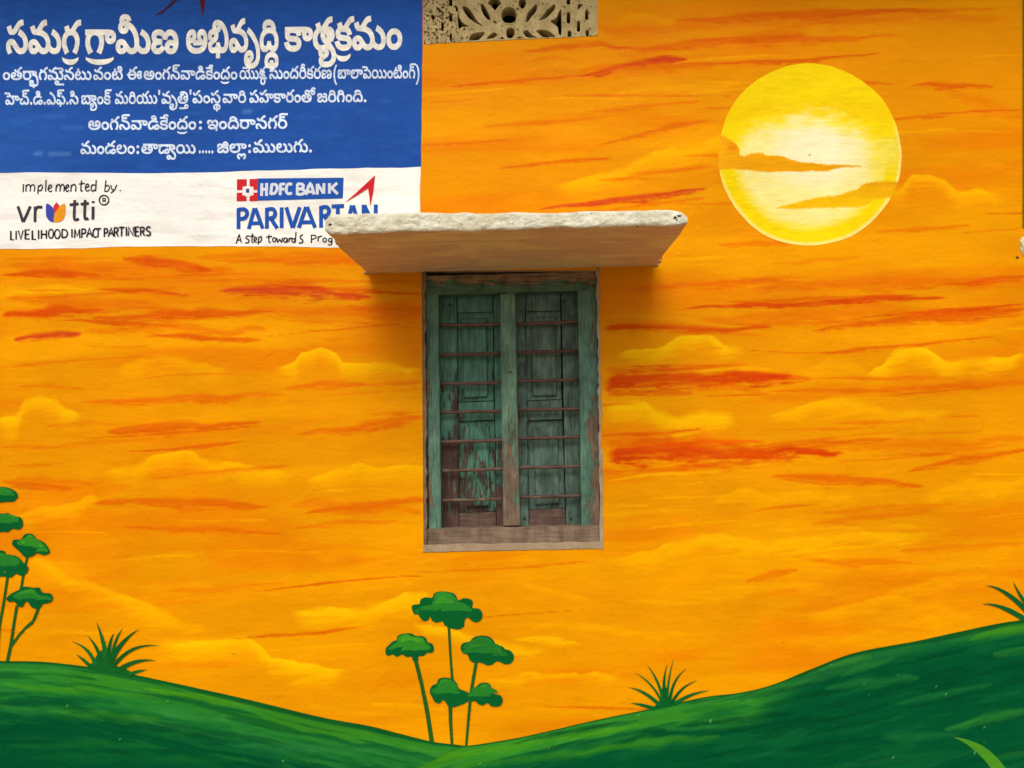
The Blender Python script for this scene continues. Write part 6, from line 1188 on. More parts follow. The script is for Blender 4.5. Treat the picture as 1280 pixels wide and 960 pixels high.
for x0, x1, b0, b1, yscale, bold, col_, items in WORDS:
    sh_ = []; bold = 30 if col_ == 0 else 21
    for it in items:
        if it[0] < 0: sh_.append([[(x + it[1], y) for x, y in arc_mark(it[2], 80 + bold * 1.2)]]); continue
        loops = []
        for fl in GLYPHS[it[0]]:
            d = np.array(fl, float).reshape(-1, 2).cumsum(0) * 4
            loops.append([(x + it[1], y) for x, y in embolden([tuple(q_) for q_ in d], bold)])
        sh_.append(loops)
    lo = min(p[0] for l in sh_ for q_ in l for p in q_); hi = max(p[0] for l in sh_ for q_ in l for p in q_)
    key = 0 if col_ == 0 else (1 if b0 < 110 else 2 if b0 < 143 else 3 if b0 < 173 else 4)
    for l in sh_:
        LINES.setdefault(key, []).append([[(x0 + (x - lo) / (hi - lo) * (x1 - x0), b0 + (b1 - b0) * (x - lo) / (hi - lo) - y * yscale) for x, y in q_] for q_ in l])
LN = ['large cream Telugu heading line at the top of the sign', 'first small line of pale Telugu lettering', 'second small line of pale Telugu lettering', 'third, indented line of pale Telugu lettering', 'fourth, indented line of pale Telugu lettering']
for key in sorted(LINES):
    F = Flat(0.0026)
    for j, loops in enumerate(LINES[key]):
        F.k = j % 12
        base_ = np.array((240, 236, 224) if key == 0 else (212, 226, 246), float)
        def shd(x, y, b=base_):
            return tuple(b * (0.90 + .2 * float(vnoise(x / 4.0, y / 3.0, 5))))
        F.poly(loops, base_, shade=shd)
    F.build('telugu_lettering', sign, M['letter'], label=LN[key])

INK = (38, 32, 38); BLUE = (36, 84, 170); RED = (206, 38, 48)
ZS = RG(0, 210, .15625); ZH = RG(280, 210, .15625)
def strokes(F, Z, L, w, col, smooth=True, jit=.12):
    for s_ in L:
        F.ribbon([Z(*p) for p in s_], w, col, smooth=smooth, jit=jit)
def loop(cx, cy, rx, ry, n=14, a=0.3):
    return [(cx + rx * math.cos(a + 2 * math.pi * k / n), cy + ry * math.sin(a + 2 * math.pi * k / n)) for k in range(n + 1)]
F = Flat(0.0026)
strokes(F, ZS, [[(190, 130), (188, 195)], [(212, 134), (210, 190)], [(212, 150), (232, 133), (246, 150), (243, 190)], [(246, 150), (268, 134), (281, 155), (277, 190)],
    [(310, 140), (305, 210)], [(310, 152), (333, 136), (342, 160), (326, 183), (308, 180)], [(371, 95), (368, 190)], [(390, 170), (416, 152), (408, 136), (393, 148), (388, 175), (402, 190), (420, 183)],
    [(455, 136), (450, 190)], [(455, 150), (472, 132), (485, 150), (482, 190)], [(485, 150), (504, 132), (517, 150), (514, 190)], [(530, 165), (552, 150), (548, 136), (534, 142), (528, 168), (538, 188), (556, 180)],
    [(573, 136), (570, 190)], [(573, 148), (596, 132), (610, 150), (607, 190)], [(656, 100), (650, 178), (666, 184)], [(635, 130), (682, 124)], [(690, 160), (714, 146), (705, 129), (691, 140), (686, 170), (700, 185), (720, 176)],
    [(765, 140), (742, 136), (731, 165), (742, 186), (766, 175)], [(773, 98), (768, 186)]], 9.5 * .15625, INK, jit=.15)
F.build('handwritten_word', sign, M['letter'], label='handwritten word implemented above the grey wordmark')
F = Flat(0.0026)
strokes(F, ZS, [[(850, 100), (840, 190)], [(846, 150), (868, 140), (877, 165), (860, 188), (841, 187)],
    [(888, 138), (898, 170), (912, 176)], [(937, 135), (916, 180), (888, 202)], [(964, 178), (967, 186)]], 9.5 * .15625, INK, jit=.15)
F.build('handwritten_word', sign, M['letter'], label='handwritten word by and its full stop above the ring mark')
F = Flat(0.0026)
GY = (66, 60, 70)
strokes(F, ZS, [[(146, 308), (172, 385), (186, 434)], [(246, 308), (212, 385), (188, 434)], [(284, 310), (283, 434)], [(284, 345), (302, 316), (342, 316)],
    [(601, 258), (597, 395), (612, 416), (634, 406)], [(560, 296), (632, 288)], [(684, 256), (680, 388), (692, 410), (710, 402)], [(648, 291), (714, 284)], [(748, 310), (746, 414)], [(748, 266), (748, 282)]], 23 * .15625, GY, jit=.1)
F.poly([catmull([ZS(*p) for p in [(375, 288), (405, 298), (430, 325), (440, 370), (438, 430), (400, 425), (375, 390), (370, 340)]], 4)], (66, 76, 170))
F.poly([catmull([ZS(*p) for p in [(522, 286), (525, 350), (518, 395), (490, 428), (438, 434), (437, 380), (455, 340), (480, 310)]], 4)], (232, 150, 34))
F.poly([[ZS(*p) for p in [(455, 276), (480, 302), (470, 322), (444, 362), (428, 322), (436, 298)]]], (212, 56, 60))
F.ring(*ZS(835, 258), 38 * .15625, 38 * .15625, 10 * .15625, INK)
strokes(F, ZS, [[(826, 276), (826, 242)], [(826, 243), (846, 246), (844, 260), (828, 262)], [(836, 262), (850, 276)]], 7 * .15625, INK)
F.build('flower_wordmark', sign, M['letter'], label='grey wordmark with a blue, red and orange flower and a ring mark')

CAP = {'L': [[(0, 0), (0, 1), (1, 1)]], 'I': [[(.5, 0), (.5, 1)]], 'V': [[(0, 0), (.5, 1), (1, 0)]], 'E': [[(1, 0), (0, 0), (0, 1), (1, 1)], [(0, .5), (.85, .5)]],
       'H': [[(0, 0), (0, 1)], [(1, 0), (1, 1)], [(0, .5), (1, .5)]], 'D': [[(0, 0), (0, 1)], [(0, .02), (.7, .1), (1, .5), (.7, .9), (0, .98)]],
       'M': [[(0, 1), (.1, 0), (.5, .75), (.9, 0), (1, 1)]], 'P': [[(0, 0), (0, 1)], [(0, .02), (.8, .06), (.95, .28), (.7, .5), (0, .54)]], 'A': [[(0, 1), (.5, 0), (1, 1)], [(.2, .62), (.8, .62)]],
       'C': [[(1, .12), (.6, 0), (.15, .2), (0, .5), (.15, .85), (.6, 1), (1, .9)]], 'T': [[(0, 0), (1, 0)], [(.5, 0), (.45, 1)]], 'R': [[(0, 0), (0, 1)], [(0, .02), (.8, .06), (.9, .28), (.65, .48), (0, .54)], [(.45, .52), (1, 1)]],
       'N': [[(0, 1), (0, 0), (1, 1), (1, 0)]], 'S': [[(.95, .1), (.5, 0), (.1, .2), (.3, .45), (.8, .6), (.9, .85), (.5, 1), (0, .92)]]}
SHARP = 'LIVEHMATN'
F = Flat(0.0026)
for ch, a, b in [('L', 90, 114), ('I', 126, 138), ('V', 150, 188), ('E', 206, 240), ('L', 262, 290), ('I', 306, 318), ('H', 335, 374), ('O', 392, 430), ('O', 440, 484), ('D', 500, 543), ('I', 574, 584), ('M', 600, 642), ('P', 658, 690), ('A', 696, 742), ('C', 748, 778), ('T', 766, 812),
                 ('P', 838, 866), ('A', 870, 914), ('R', 918, 950), ('T', 955, 1000), ('I', 1010, 1020), ('N', 1032, 1070), ('E', 1086, 1116), ('R', 1128, 1160), ('S', 1172, 1210)]:
    yb = 574 - (a - 90) * .030 + rng.uniform(-3, 3); yt = yb - 70 + rng.uniform(-3, 3)
    if ch == 'O':
        F.ribbon([ZS(*p) for p in loop((a + b) / 2, (yt + yb) / 2, (b - a) / 2, (yb - yt) / 2)], 10.5 * .15625, INK, jit=.12); continue
    for s_ in CAP[ch]:
        F.ribbon([ZS(a + x * (b - a), yt + y * (yb - yt)) for x, y in s_], 11.5 * .15625, INK, smooth=ch not in SHARP, jit=.15)
F.build('tagline_lettering', sign, M['letter'], label='dark capital letters under the logo')

F = Flat(0.0026)
F.poly([[ZH(*p) for p in [(268, 85), (958, 79), (952, 245), (268, 263)]]], BLUE)
for sq in [[(105, 92), (184, 90), (184, 176), (105, 178)], [(206, 90), (272, 87), (272, 176), (206, 177)], [(104, 199), (184, 199), (183, 266), (103, 268)], [(206, 199), (272, 198), (272, 265), (206, 267)]]:
    F.poly([[ZH(*p) for p in sq]], (204, 42, 50))
F.poly([[ZH(*p) for p in [(152, 152), (172, 150), (174, 146), (212, 146), (216, 152), (237, 152), (237, 220), (214, 222), (210, 232), (176, 232), (172, 222), (150, 222)]]], (238, 232, 224))
F.poly([[ZH(*p) for p in [(178, 168), (204, 168), (204, 200), (178, 200)]]], (44, 74, 150))
F.build('bank_logo', sign, M['letter'], label='red square emblem with white cross beside a blue name bar')
F = Flat(0.0036)
WH = (214, 216, 226)
strokes(F, ZH, [[(305, 124), (303, 226)], [(344, 122), (342, 226)], [(305, 174), (344, 172)], [(386, 126), (376, 216)], [(386, 132), (420, 138), (428, 168), (410, 202), (376, 210)],
    [(455, 126), (452, 220)], [(452, 132), (492, 130)], [(452, 172), (486, 170)], [(548, 134), (520, 130), (504, 150), (501, 188), (516, 208), (548, 203)],
    [(590, 128), (588, 218)], [(588, 130), (626, 132), (638, 150), (620, 168), (592, 170)], [(600, 170), (640, 178), (646, 198), (624, 212), (588, 213)], [(658, 218), (692, 128), (724, 214)], [(672, 194), (712, 192)],
    [(748, 215), (749, 130)], [(749, 130), (800, 206)], [(801, 208), (802, 124)], [(845, 208), (846, 124)], [(908, 122), (852, 172)], [(860, 160), (912, 211)]], 23 * .15625, WH, smooth=True, jit=.15)
F.build('bank_name_lettering', sign, M['letter'], label='silvery white capital letters on the blue bar')
F = Flat(0.0026)
BW = 31 * .15625
def bs(L, sm=False): strokes(F, ZH, L, BW, BLUE, smooth=sm, jit=.1)
bs([[(118, 490), (118, 322)], [(200, 489), (246, 322)], [(312, 486), (252, 322)], [(222, 444), (292, 442)], [(345, 487), (345, 320)], [(372, 400), (428, 484)], [(463, 482), (463, 316)], [(500, 316), (550, 480)], [(608, 314), (553, 480)],
    [(600, 480), (658, 312)], [(730, 479), (666, 312)], [(628, 436), (704, 434)], [(778, 478), (778, 305)], [(806, 385), (860, 474)], [(862, 309), (962, 305)], [(912, 312), (912, 474)], [(985, 474), (1024, 300)], [(1084, 474), (1034, 300)],
    [(1118, 474), (1118, 296)], [(1124, 300), (1206, 472)], [(1213, 474), (1216, 294)]])
bs([[(118, 335), (165, 332), (188, 362), (168, 402), (118, 408)], [(345, 334), (392, 330), (412, 362), (395, 398), (345, 404)], [(778, 318), (822, 314), (842, 342), (826, 378), (778, 386)]], True)
F.build('blue_capitals', sign, M['letter'], label='large blue capital letters running behind the concrete canopy')
F = Flat(0.0040)
F.poly([[ZH(*p) for p in [(970, 278), (1070, 190), (1210, 60), (1196, 190), (1172, 308), (1164, 230), (1154, 162), (1080, 212)]]], RED)
F.build('red_arrowhead', sign, M['letter'], label='red arrowhead stroke above the blue capitals')
F = Flat(0.0026)
strokes(F, ZH, [[(98, 606), (124, 532)], [(124, 532), (140, 600)], [(108, 580), (138, 574)], [(206, 546), (186, 546), (178, 562), (200, 578), (196, 598), (170, 600)], [(230, 524), (225, 588), (238, 600)], [(210, 549), (246, 545)],
    [(245, 582), (264, 570), (258, 555), (245, 562), (243, 588), (266, 595)], [(281, 550), (275, 612)], [(280, 562), (298, 549), (303, 570), (290, 594), (278, 592)], [(362, 534), (361, 588), (376, 596)], [(338, 554), (386, 548)],
    loop(404, 575, 13, 17), [(424, 560), (432, 594), (447, 572), (462, 594), (471, 558)], [(505, 564), (486, 562), (480, 588), (498, 594), (508, 566), (508, 597)], [(522, 560), (522, 594)], [(522, 574), (536, 560), (546, 566)],
    [(570, 566), (550, 568), (546, 590), (563, 594), (573, 566)], [(578, 513), (572, 597)], [(634, 534), (614, 545), (612, 563), (632, 578), (626, 598), (600, 601)]], 9.5 * .15625, INK, jit=.15)
F.build('handwritten_words', sign, M['letter'], label='first three handwritten words of the slogan under the blue capitals')
F = Flat(0.0026)
strokes(F, ZH, [[(700, 534), (700, 602)], [(700, 540), (730, 540), (736, 560), (702, 573)],
    [(755, 545), (753, 588)], [(755, 562), (774, 546), (786, 550)], loop(807, 577, 14, 16), [(862, 566), (844, 566), (838, 584), (852, 594), (862, 580)], [(864, 562), (864, 604), (850, 618), (834, 612)]], 9.5 * .15625, INK, jit=.15)
F.build('handwritten_word', sign, M['letter'], label='last handwritten word of the slogan, cut short by the canopy')
F = Flat(0.0026)
F.poly([[(193, 20), (204, 13), (226, -8), (232, -8), (214, 8), (203, 17)]], (70, 30, 48))
F.poly([[(247.5, -14), (258, -14), (256, 8), (253.5, 22), (251, 8)]], (92, 26, 40))
F.build('red_arrow_legs', sign, M['letter'], label='dark red lower ends of an arrow mark above the heading')

# ------------------------------------------------------------------ right-hand corner strip
v, f = wbox((1278.2 - VX) / SCALE, (1300 - VX) / SCALE, -0.006, 0.02, EYE - (284 - VY) / SCALE, ZT - .002)
cc = [lin((96, 128, 30))] * 8
mk('green_corner_strip', v, f, M['mural'], wall, cc, label='thin green painted strip at the top right corner')

def lump(name, px, py, w, h, d, mat, parent, seed, label=None, n=14):
    bm = bmesh.new(); bmesh.ops.create_icosphere(bm, subdivisions=4, radius=1.0)
    for vv_ in bm.verts:
        c_ = vv_.co; s_ = float(fbm(np.array([c_.x * 2 + c_.z + 9]), np.array([c_.z * 2 + c_.y + seed]), seed, 4)[0])
        k = .65 + .75 * s_
        vv_.co = Vector((c_.x * w * k, c_.y * d * k, c_.z * h * k))
    o_ = Vector(P0(px, py, 0)); verts_ = [tuple(v_.co + o_) for v_ in bm.verts]; faces_ = [tuple(x.index for x in f_.verts) for f_ in bm.faces]; bm.free()
    return mk(name, verts_, faces_, mat, parent, smooth=True, label=label)
lump('plaster_chunk', 1282, 308, .024, .044, .012, M['chunk'], wall, 4, 'broken pale plaster lump at the right edge')
lump('plaster_chunk', 1271.5, 322, .007, .004, .003, M['dark'], wall, 7)

# ------------------------------------------------------------------ slabs used for window joinery
def slab(name, c4, d0, thick, mat, parent, ch=0.6, step=14.0, jit=0.25, label=None, smooth=False):
    """board with photo-pixel corners (tl, tr, br, bl) at depth d0; chamfered, slightly uneven edges"""
    loop_ = []
    for i in range(4):
        a = np.array(c4[i], float); b = np.array(c4[(i + 1) % 4], float)
        n = max(1, int(np.hypot(*(b - a)) / step))
        for k in range(n):
            p = a + (b - a) * k / n
            if k: p = p + np.array([rng.uniform(-jit, jit), rng.uniform(-jit, jit)])
            loop_.append(p)
    m = len(loop_); cen = np.array([sum(p[0] for p in c4) / 4, sum(p[1] for p in c4) / 4])
    def inset(p, e):
        q_ = p.copy()
        for ax in (0, 1):
            lo = min(c[ax] for c in c4); hi = max(c[ax] for c in c4)
            q_[ax] = p[ax] + (e if p[ax] < cen[ax] else -e) * (1 if min(abs(p[ax] - lo), abs(p[ax] - hi)) < 4 + jit else 0)
        return q_
    cz = ch / SCALE
    V_ = []
    for p in loop_: V_.append(P(*inset(p, ch), d0))
    for p in loop_: V_.append(P(p[0], p[1], d0 + cz))
    k_ = (DIST + d0 + cz) / DIST / SCALE
    for p in loop_:
        x, _, z_ = P(p[0], p[1], d0 + cz); V_.append((x, d0 + thick, z_))
    F_ = [tuple(range(m))[::-1]]
    for r in (0, 1):
        for i in range(m):
            j = (i + 1) % m
            F_.append((r * m + i, r * m + j, (r + 1) * m + j, (r + 1) * m + i))
    F_.append(tuple(range(2 * m, 3 * m)))
    return mk(name, V_, F_, mat, parent, smooth=smooth, label=label)

def rc(x0, y0, x1, y1): return [(x0, y0), (x1, y0), (x1, y1), (x0, y1)]

win = empty('window', P(638, 688, 0.02))
tag(win, 'barred double window with peeling green wooden shutters under the concrete canopy', 'window')
FD = 0.026
slab('plaster_reveal', [(526.0, 338), (531.5, 338), (534, 690), (528.0, 690)], 0.004, 0.05, M['edge'], win, label='rough tan plaster edge left of the frame', jit=1.2, step=7)
slab('plaster_reveal', [(745.5, 334), (748.6, 334), (755, 686), (750.5, 686)], -0.003, 0.05, M['trim'], win, label='pale plaster edge right of the frame', jit=1.2, step=7)
slab('window_ledge', [(529, 681.5), (753, 677.5), (754.5, 686), (528.5, 690.5)], -0.004, 0.09, M['ledge'], win, label='dusty cement ledge under the frame', jit=.5, step=9)
slab('frame_stile', [(532, 344), (547.5, 344), (551.5, 662), (536, 662)], FD, .06, M['frame'], win, label='left upright with green paint peeling to brown')
slab('frame_stile', [(721.5, 340), (745.5, 340), (750, 660), (727, 660)], FD, .06, M['frame'], win, label='broad right upright with green paint peeling to brown')
slab('mullion', [(624.8, 367.5), (643.6, 366), (650.3, 657), (629.2, 657.6)], FD + .004, .06, M['mullion'], win, label='middle post, green above and bare brown below', ch=.9)
slab('top_rail', [(529, 345.5), (747, 338.5), (746.5, 362.2), (532, 369)], FD - .004, .064, M['toprail'], win, label='top rail with flaked brown and ochre patches', jit=.5)
slab('bottom_rail', [(531, 661), (752, 657), (752, 678.5), (532, 682.5)], FD - .006, .07, M['sill'], win, label='bare brown bottom rail', jit=.4)
slab('gap_shade_sheet', rc(528, 340, 752, 688), .150, .02, M['dark'], win)  # added near-black sheet, stands in for shade seen through the shutter gaps

def nail(px, py, r, d):
    bm = bmesh.new(); bmesh.ops.create_icosphere(bm, subdivisions=2, radius=r / SCALE)
    o_ = Vector(P(px, py, d)); V_ = [tuple(Vector((v.co.x, v.co.y * .5, v.co.z)) + o_) for v in bm.verts]; F_ = [tuple(x.index for x in f.verts) for f in bm.faces]; bm.free()
    mk('nail_head', V_, F_, M['bar'], win, smooth=True)
nail(638.5, 465, 1.6, FD + .003); nail(634.5, 466, 1.1, FD + .003)

bars_l = [(406.3, 405.0), (443.3, 441.6), (479.9, 478.2), (515.3, 513.4), (552.4, 550.0), (588.4, 586.0), (625.6, 623.2)]
bars_r = [(405.0, 401.8), (440.6, 438.0), (476.6, 474.0), (512.2, 511.0), (548.2, 546.0), (584.6, 582.6), (621.4, 619.6)]
def bar(p, q, d, r, parent):
    n, s_ = 10, 8; V_ = []; F_ = []
    for i in range(n + 1):
        u = i / n; x = p[0] + (q[0] - p[0]) * u; y = p[1] + (q[1] - p[1]) * u + .5 * math.sin(u * 3.1) * rng.uniform(.2, .8)
        c_ = P(x, y, d)
        for k in range(s_):
            a = 2 * math.pi * (k + .5) / s_; rr = r * rng.uniform(.9, 1.12)
            V_.append((c_[0], c_[1] + rr * math.cos(a), c_[2] + rr * math.sin(a)))
    for i in range(n):
        for k in range(s_):
            k2 = (k + 1) % s_
            F_.append((i * s_ + k, i * s_ + k2, (i + 1) * s_ + k2, (i + 1) * s_ + k))
    F_ += [tuple(range(s_))[::-1], tuple(range(n * s_, (n + 1) * s_))]
    mk('iron_bar', V_, F_, M['bar'], parent, smooth=True)
for (a, b), (c_, d_) in zip(bars_l, bars_r):
    i = bars_l.index((a, b)); dx = i * .55
    bar((545 + dx * .7, a), (629 + dx * .9, b), 0.062, .0074, win)
    bar((640 + dx, c_), (727 + dx * .8, d_), 0.062, .0074, win)

SD = 0.098    # front of the shutter frames
# left shutter
L = empty('shutter', (0, 0, 0)); L.parent = win; L.location = Vector((0, 0, 0)); ORIG[L.name] = ORIG[win.name]; L['label'] = 'left shutter, green worn down to brown along its left board and foot'
ML, MR, MBR = M['shutter_l'], M['shutter_r'], M['shutter_bare']
slab('shutter_board', [(545, 362), (570.6, 362), (573.6, 664), (548, 664)], SD, .03, M['shutter_edge'], L, ch=.5)
slab('shutter_board', [(616.6, 362), (628, 362), (633, 664), (621.0, 664)], SD, .03, ML, L, ch=.4)
slab('shutter_rail', [(571.6, 362), (616.0, 362), (616.2, 389.5), (571.8, 391)], SD + .001, .03, ML, L, ch=.5)
slab('shutter_rail', [(572.8, 503.2), (617.4, 501.6), (617.8, 524.8), (573.0, 526.4)], SD + .001, .03, ML, L, ch=.6)
slab('shutter_rail', [(574.0, 641.8), (620.2, 639.8), (620.6, 664), (574.2, 664)], SD + .001, .03, MBR, L, ch=.6)
slab('recessed_board', [(571.9, 391.8), (616.4, 390.4), (617.0, 500.8), (572.7, 502.4)], SD + .020, .008, ML, L, ch=.2)
slab('recessed_board', [(573.1, 527.2), (618.0, 525.6), (620.0, 639.0), (573.9, 641.0)], SD + .020, .008, ML, L, ch=.2)
slab('raised_panel', [(576.6, 398), (608.0, 397), (609.2, 495.8), (580.0, 497.4)], SD + .004, .014, ML, L, ch=1.1)
slab('raised_panel', [(579.0, 534.4), (611.2, 532.6), (612.4, 632.4), (583.5, 633.8)], SD + .004, .014, ML, L, ch=1.1)
# right shutter
R = empty('shutter', (0, 0, 0)); R.parent = win; R.location = Vector((0, 0, 0)); ORIG[R.name] = ORIG[win.name]; R['label'] = 'right shutter, greyer green with wider right board'
slab('shutter_board', [(640, 362), (655.8, 362), (661.2, 664), (644, 664)], SD, .03, MR, R, ch=.4)
slab('shutter_board', [(701.4, 360), (726, 360), (731, 662), (708.0, 662)], SD, .03, MR, R, ch=.5)
slab('shutter_rail', [(656.8, 361), (700.2, 360), (700.4, 388), (657.0, 389.4)], SD + .001, .03, MR, R, ch=.5)
slab('shutter_rail', [(658.8, 501.6), (702.2, 500), (703, 524), (659.2, 525.8)], SD + .001, .03, MR, R, ch=.6)
slab('shutter_rail', [(661.4, 637.4), (706.4, 635.6), (707.4, 661), (661.8, 662)], SD + .001, .03, M['shutter_bare'], R, ch=.6)
slab('recessed_board', [(657.0, 390.2), (700.4, 388.8), (702.0, 499.2), (658.6, 500.8)], SD + .020, .008, MR, R, ch=.2)
slab('recessed_board', [(659.3, 526.6), (703.1, 524.8), (706.2, 634.8), (661.2, 636.6)], SD + .020, .008, MR, R, ch=.2)
slab('raised_panel', [(663.6, 397), (694.0, 396), (695.8, 494.2), (665.8, 495.2)], SD + .004, .014, MR, R, ch=1.1)
slab('raised_panel', [(667.0, 534), (697.2, 532), (699.0, 629.2), (669.0, 631.2)], SD + .004, .014, MR, R, ch=1.1)
def stud(px, py, r, parent):
    bm = bmesh.new(); bmesh.ops.create_icosphere(bm, subdivisions=2, radius=r / SCALE)
    o_ = Vector(P(px, py, SD)); V_ = [tuple(Vector((v.co.x, v.co.y * .4, v.co.z)) + o_) for v in bm.verts]; F_ = [tuple(x.index for x in f.verts) for f in bm.faces]; bm.free()
    mk('bolt_head', V_, F_, M['dark'], parent, smooth=True)
for p in ((562.6, 381), (655.5, 648.5), (714, 649), (705.4, 377)): stud(*p, 1.9, L if p[0] < 630 else R)

# ------------------------------------------------------------------ the concrete canopy over the window
def canopy():
    root = empty('concrete_canopy', (-0.11, 0, 2.32))
    tag(root, 'thick limewashed concrete slab jutting out above the window', 'canopy')
    n = 170; rows = []
    for i in range(n + 1):
        u = i / n
        ring = []
        zb = 2.3085 + (2.3395 - 2.3085) * u
        zt = 2.376 + (2.3845 - 2.376) * u
        e = min(u, 1 - u) * 1.22
        # profile: bottom back -> bottom front -> top front -> top back
        nb, nf, nt = 22, 14, 14
        for j in range(nb + 1): ring.append(('b', -0.6236 * j / nb, zb))
        for j in range(1, nf): ring.append(('f', -0.6236, zb + (zt - zb) * j / nf))
        for j in range(nt + 1): ring.append(('t', -0.6236 + 0.6236 * j / nt, zt))
        rows.append((u, zb, zt, ring))
    V_ = []; K = len(rows[0][3]); F_ = []; mi = []
    U = []; 
    for u, zb, zt, ring in rows:
        for kind, y, z in ring: U.append((u, kind, y, z, zb, zt))
    uu = np.array([a[0] for a in U]); yy = np.array([a[2] for a in U]); zz = np.array([a[3] for a in U])
    s = uu * 1.22
    nz1 = fbm(s * 14, yy * 0, 3, 4) - .5; nz2 = fbm(s * 9, yy * 0, 13, 4) - .5
    nf_ = fbm(s * 45, zz * 60, 23, 4) - .5; nbm = fbm(s * 12, yy * 12, 33, 4) - .5
    for k, (u, kind, y, z, zb, zt) in enumerate(U):
        f = -y / 0.6236
        xl = -0.717 - 0.013 * f; xr = 0.477 + 0.023 * f
        x = xl + (xr - xl) * u
        hgt = (z - zb) / (zt - zb)
        ff = max(0.0, min(1.0, (f - .9) / .1))
        round_ = 0.006 * (abs(2 * hgt - 1) ** 7) * (1 if kind == 'f' else ff)
        y2 = y + round_ + nf_[k] * .009 * (1 if kind == 'f' else ff * .6)
        z2 = z
        if kind in 'ft': z2 += (nz2[k] * .014 + .004 * float(u > .84) * math.sin((u - .84) / .16 * math.pi)) * (hgt if kind == 'f' else 1)
        if kind in 'fb': z2 += nz1[k] * .011 * ((1 - hgt) if kind == 'f' else ff) + (nbm[k] * .004 if kind == 'b' else 0)
        # broken corners
        dl = s[k]; dr = 1.22 - s[k]
        if dl < .022 and f > .8: q_ = (1 - dl / .022); z2 += (.012 * q_ if hgt < .5 else -.016 * q_); y2 += .012 * q_
        if dr < .030 and f > .85: q_ = (1 - dr / .030); z2 += (-.016 * q_ * q_ if hgt > .5 else .004 * q_); y2 += .010 * q_
        if dr < .05 and f < .18: x -= .012 * float(nf_[k] + .5) * (1 - f / .18)
        V_.append((x, y2 + 0.0, z2))
    nn = len(rows)
    kinds = [r[0] for r in rows[0][3]]
    for i in range(nn - 1):
        for j in range(K - 1):
            a = i * K + j
            F_.append((a, a + 1, a + K + 1, a + K)); mi.append(1 if kinds[j] == 'b' and kinds[j + 1] == 'b' else 0)
    F_.append(tuple(range(K))[::-1]); mi.append(0)
    F_.append(tuple(range((nn - 1) * K, nn * K))); mi.append(0)
    me_verts = V_
    slab_o = mk('canopy_slab', me_verts, F_, [M['lime'], M['soffit']], root, smooth=False, matidx=mi)
    bm = bmesh.new(); bm.from_mesh(slab_o.data); bmesh.ops.recalc_face_normals(bm, faces=bm.faces); bm.to_mesh(slab_o.data); bm.free()
    # broken concrete nicks: near-black lumps put the hollows' shade into the colour
    def nick(px, py, w, h, seed):
        d = -0.6236
        k = (DIST + d) / DIST / SCALE
        c_ = Vector(((px - VX) * k, d + 0.002, EYE - (py - VY) * k))
        bm = bmesh.new(); bmesh.ops.create_icosphere(bm, subdivisions=3, radius=1)
        V2 = []
        for v_ in bm.verts:
            s_ = .5 + float(fbm(np.array([v_.co.x * 2 + seed]), np.array([v_.co.z * 2 + v_.co.y]), seed, 3)[0])
            V2.append(tuple(c_ + Vector((v_.co.x * w * s_ * k, v_.co.y * .005, v_.co.z * h * s_ * k))))
        F2 = [tuple(x.index for x in f_.verts) for f_ in bm.faces]; bm.free()
        mk('nick_shade', V2, F2, M['dark'], root, smooth=True)
    nick(412.6, 280.6, 2.2, 1.6, 2); nick(843.5, 272, 2.4, 1.7, 5); nick(848.5, 269.8, 2.6, 1.0, 8); nick(846, 274.6, 1.3, 1.1, 3); nick(797, 283, .8, .8, 6)
    # crumbly plaster bead where the slab meets the wall, above the frame
    return root
cano = canopy()
for k_, (px_, py_, w1_, h1_) in enumerate([(822.5, 326, .012, .010), (819, 331, .014, .007), (825, 321, .007, .010), (458.5, 341, .012, .006), (461, 336, .009, .010)]):
    lump('mortar_crumb', px_, py_, w1_, h1_, .010, M['ledge'], cano, 11 + k_)

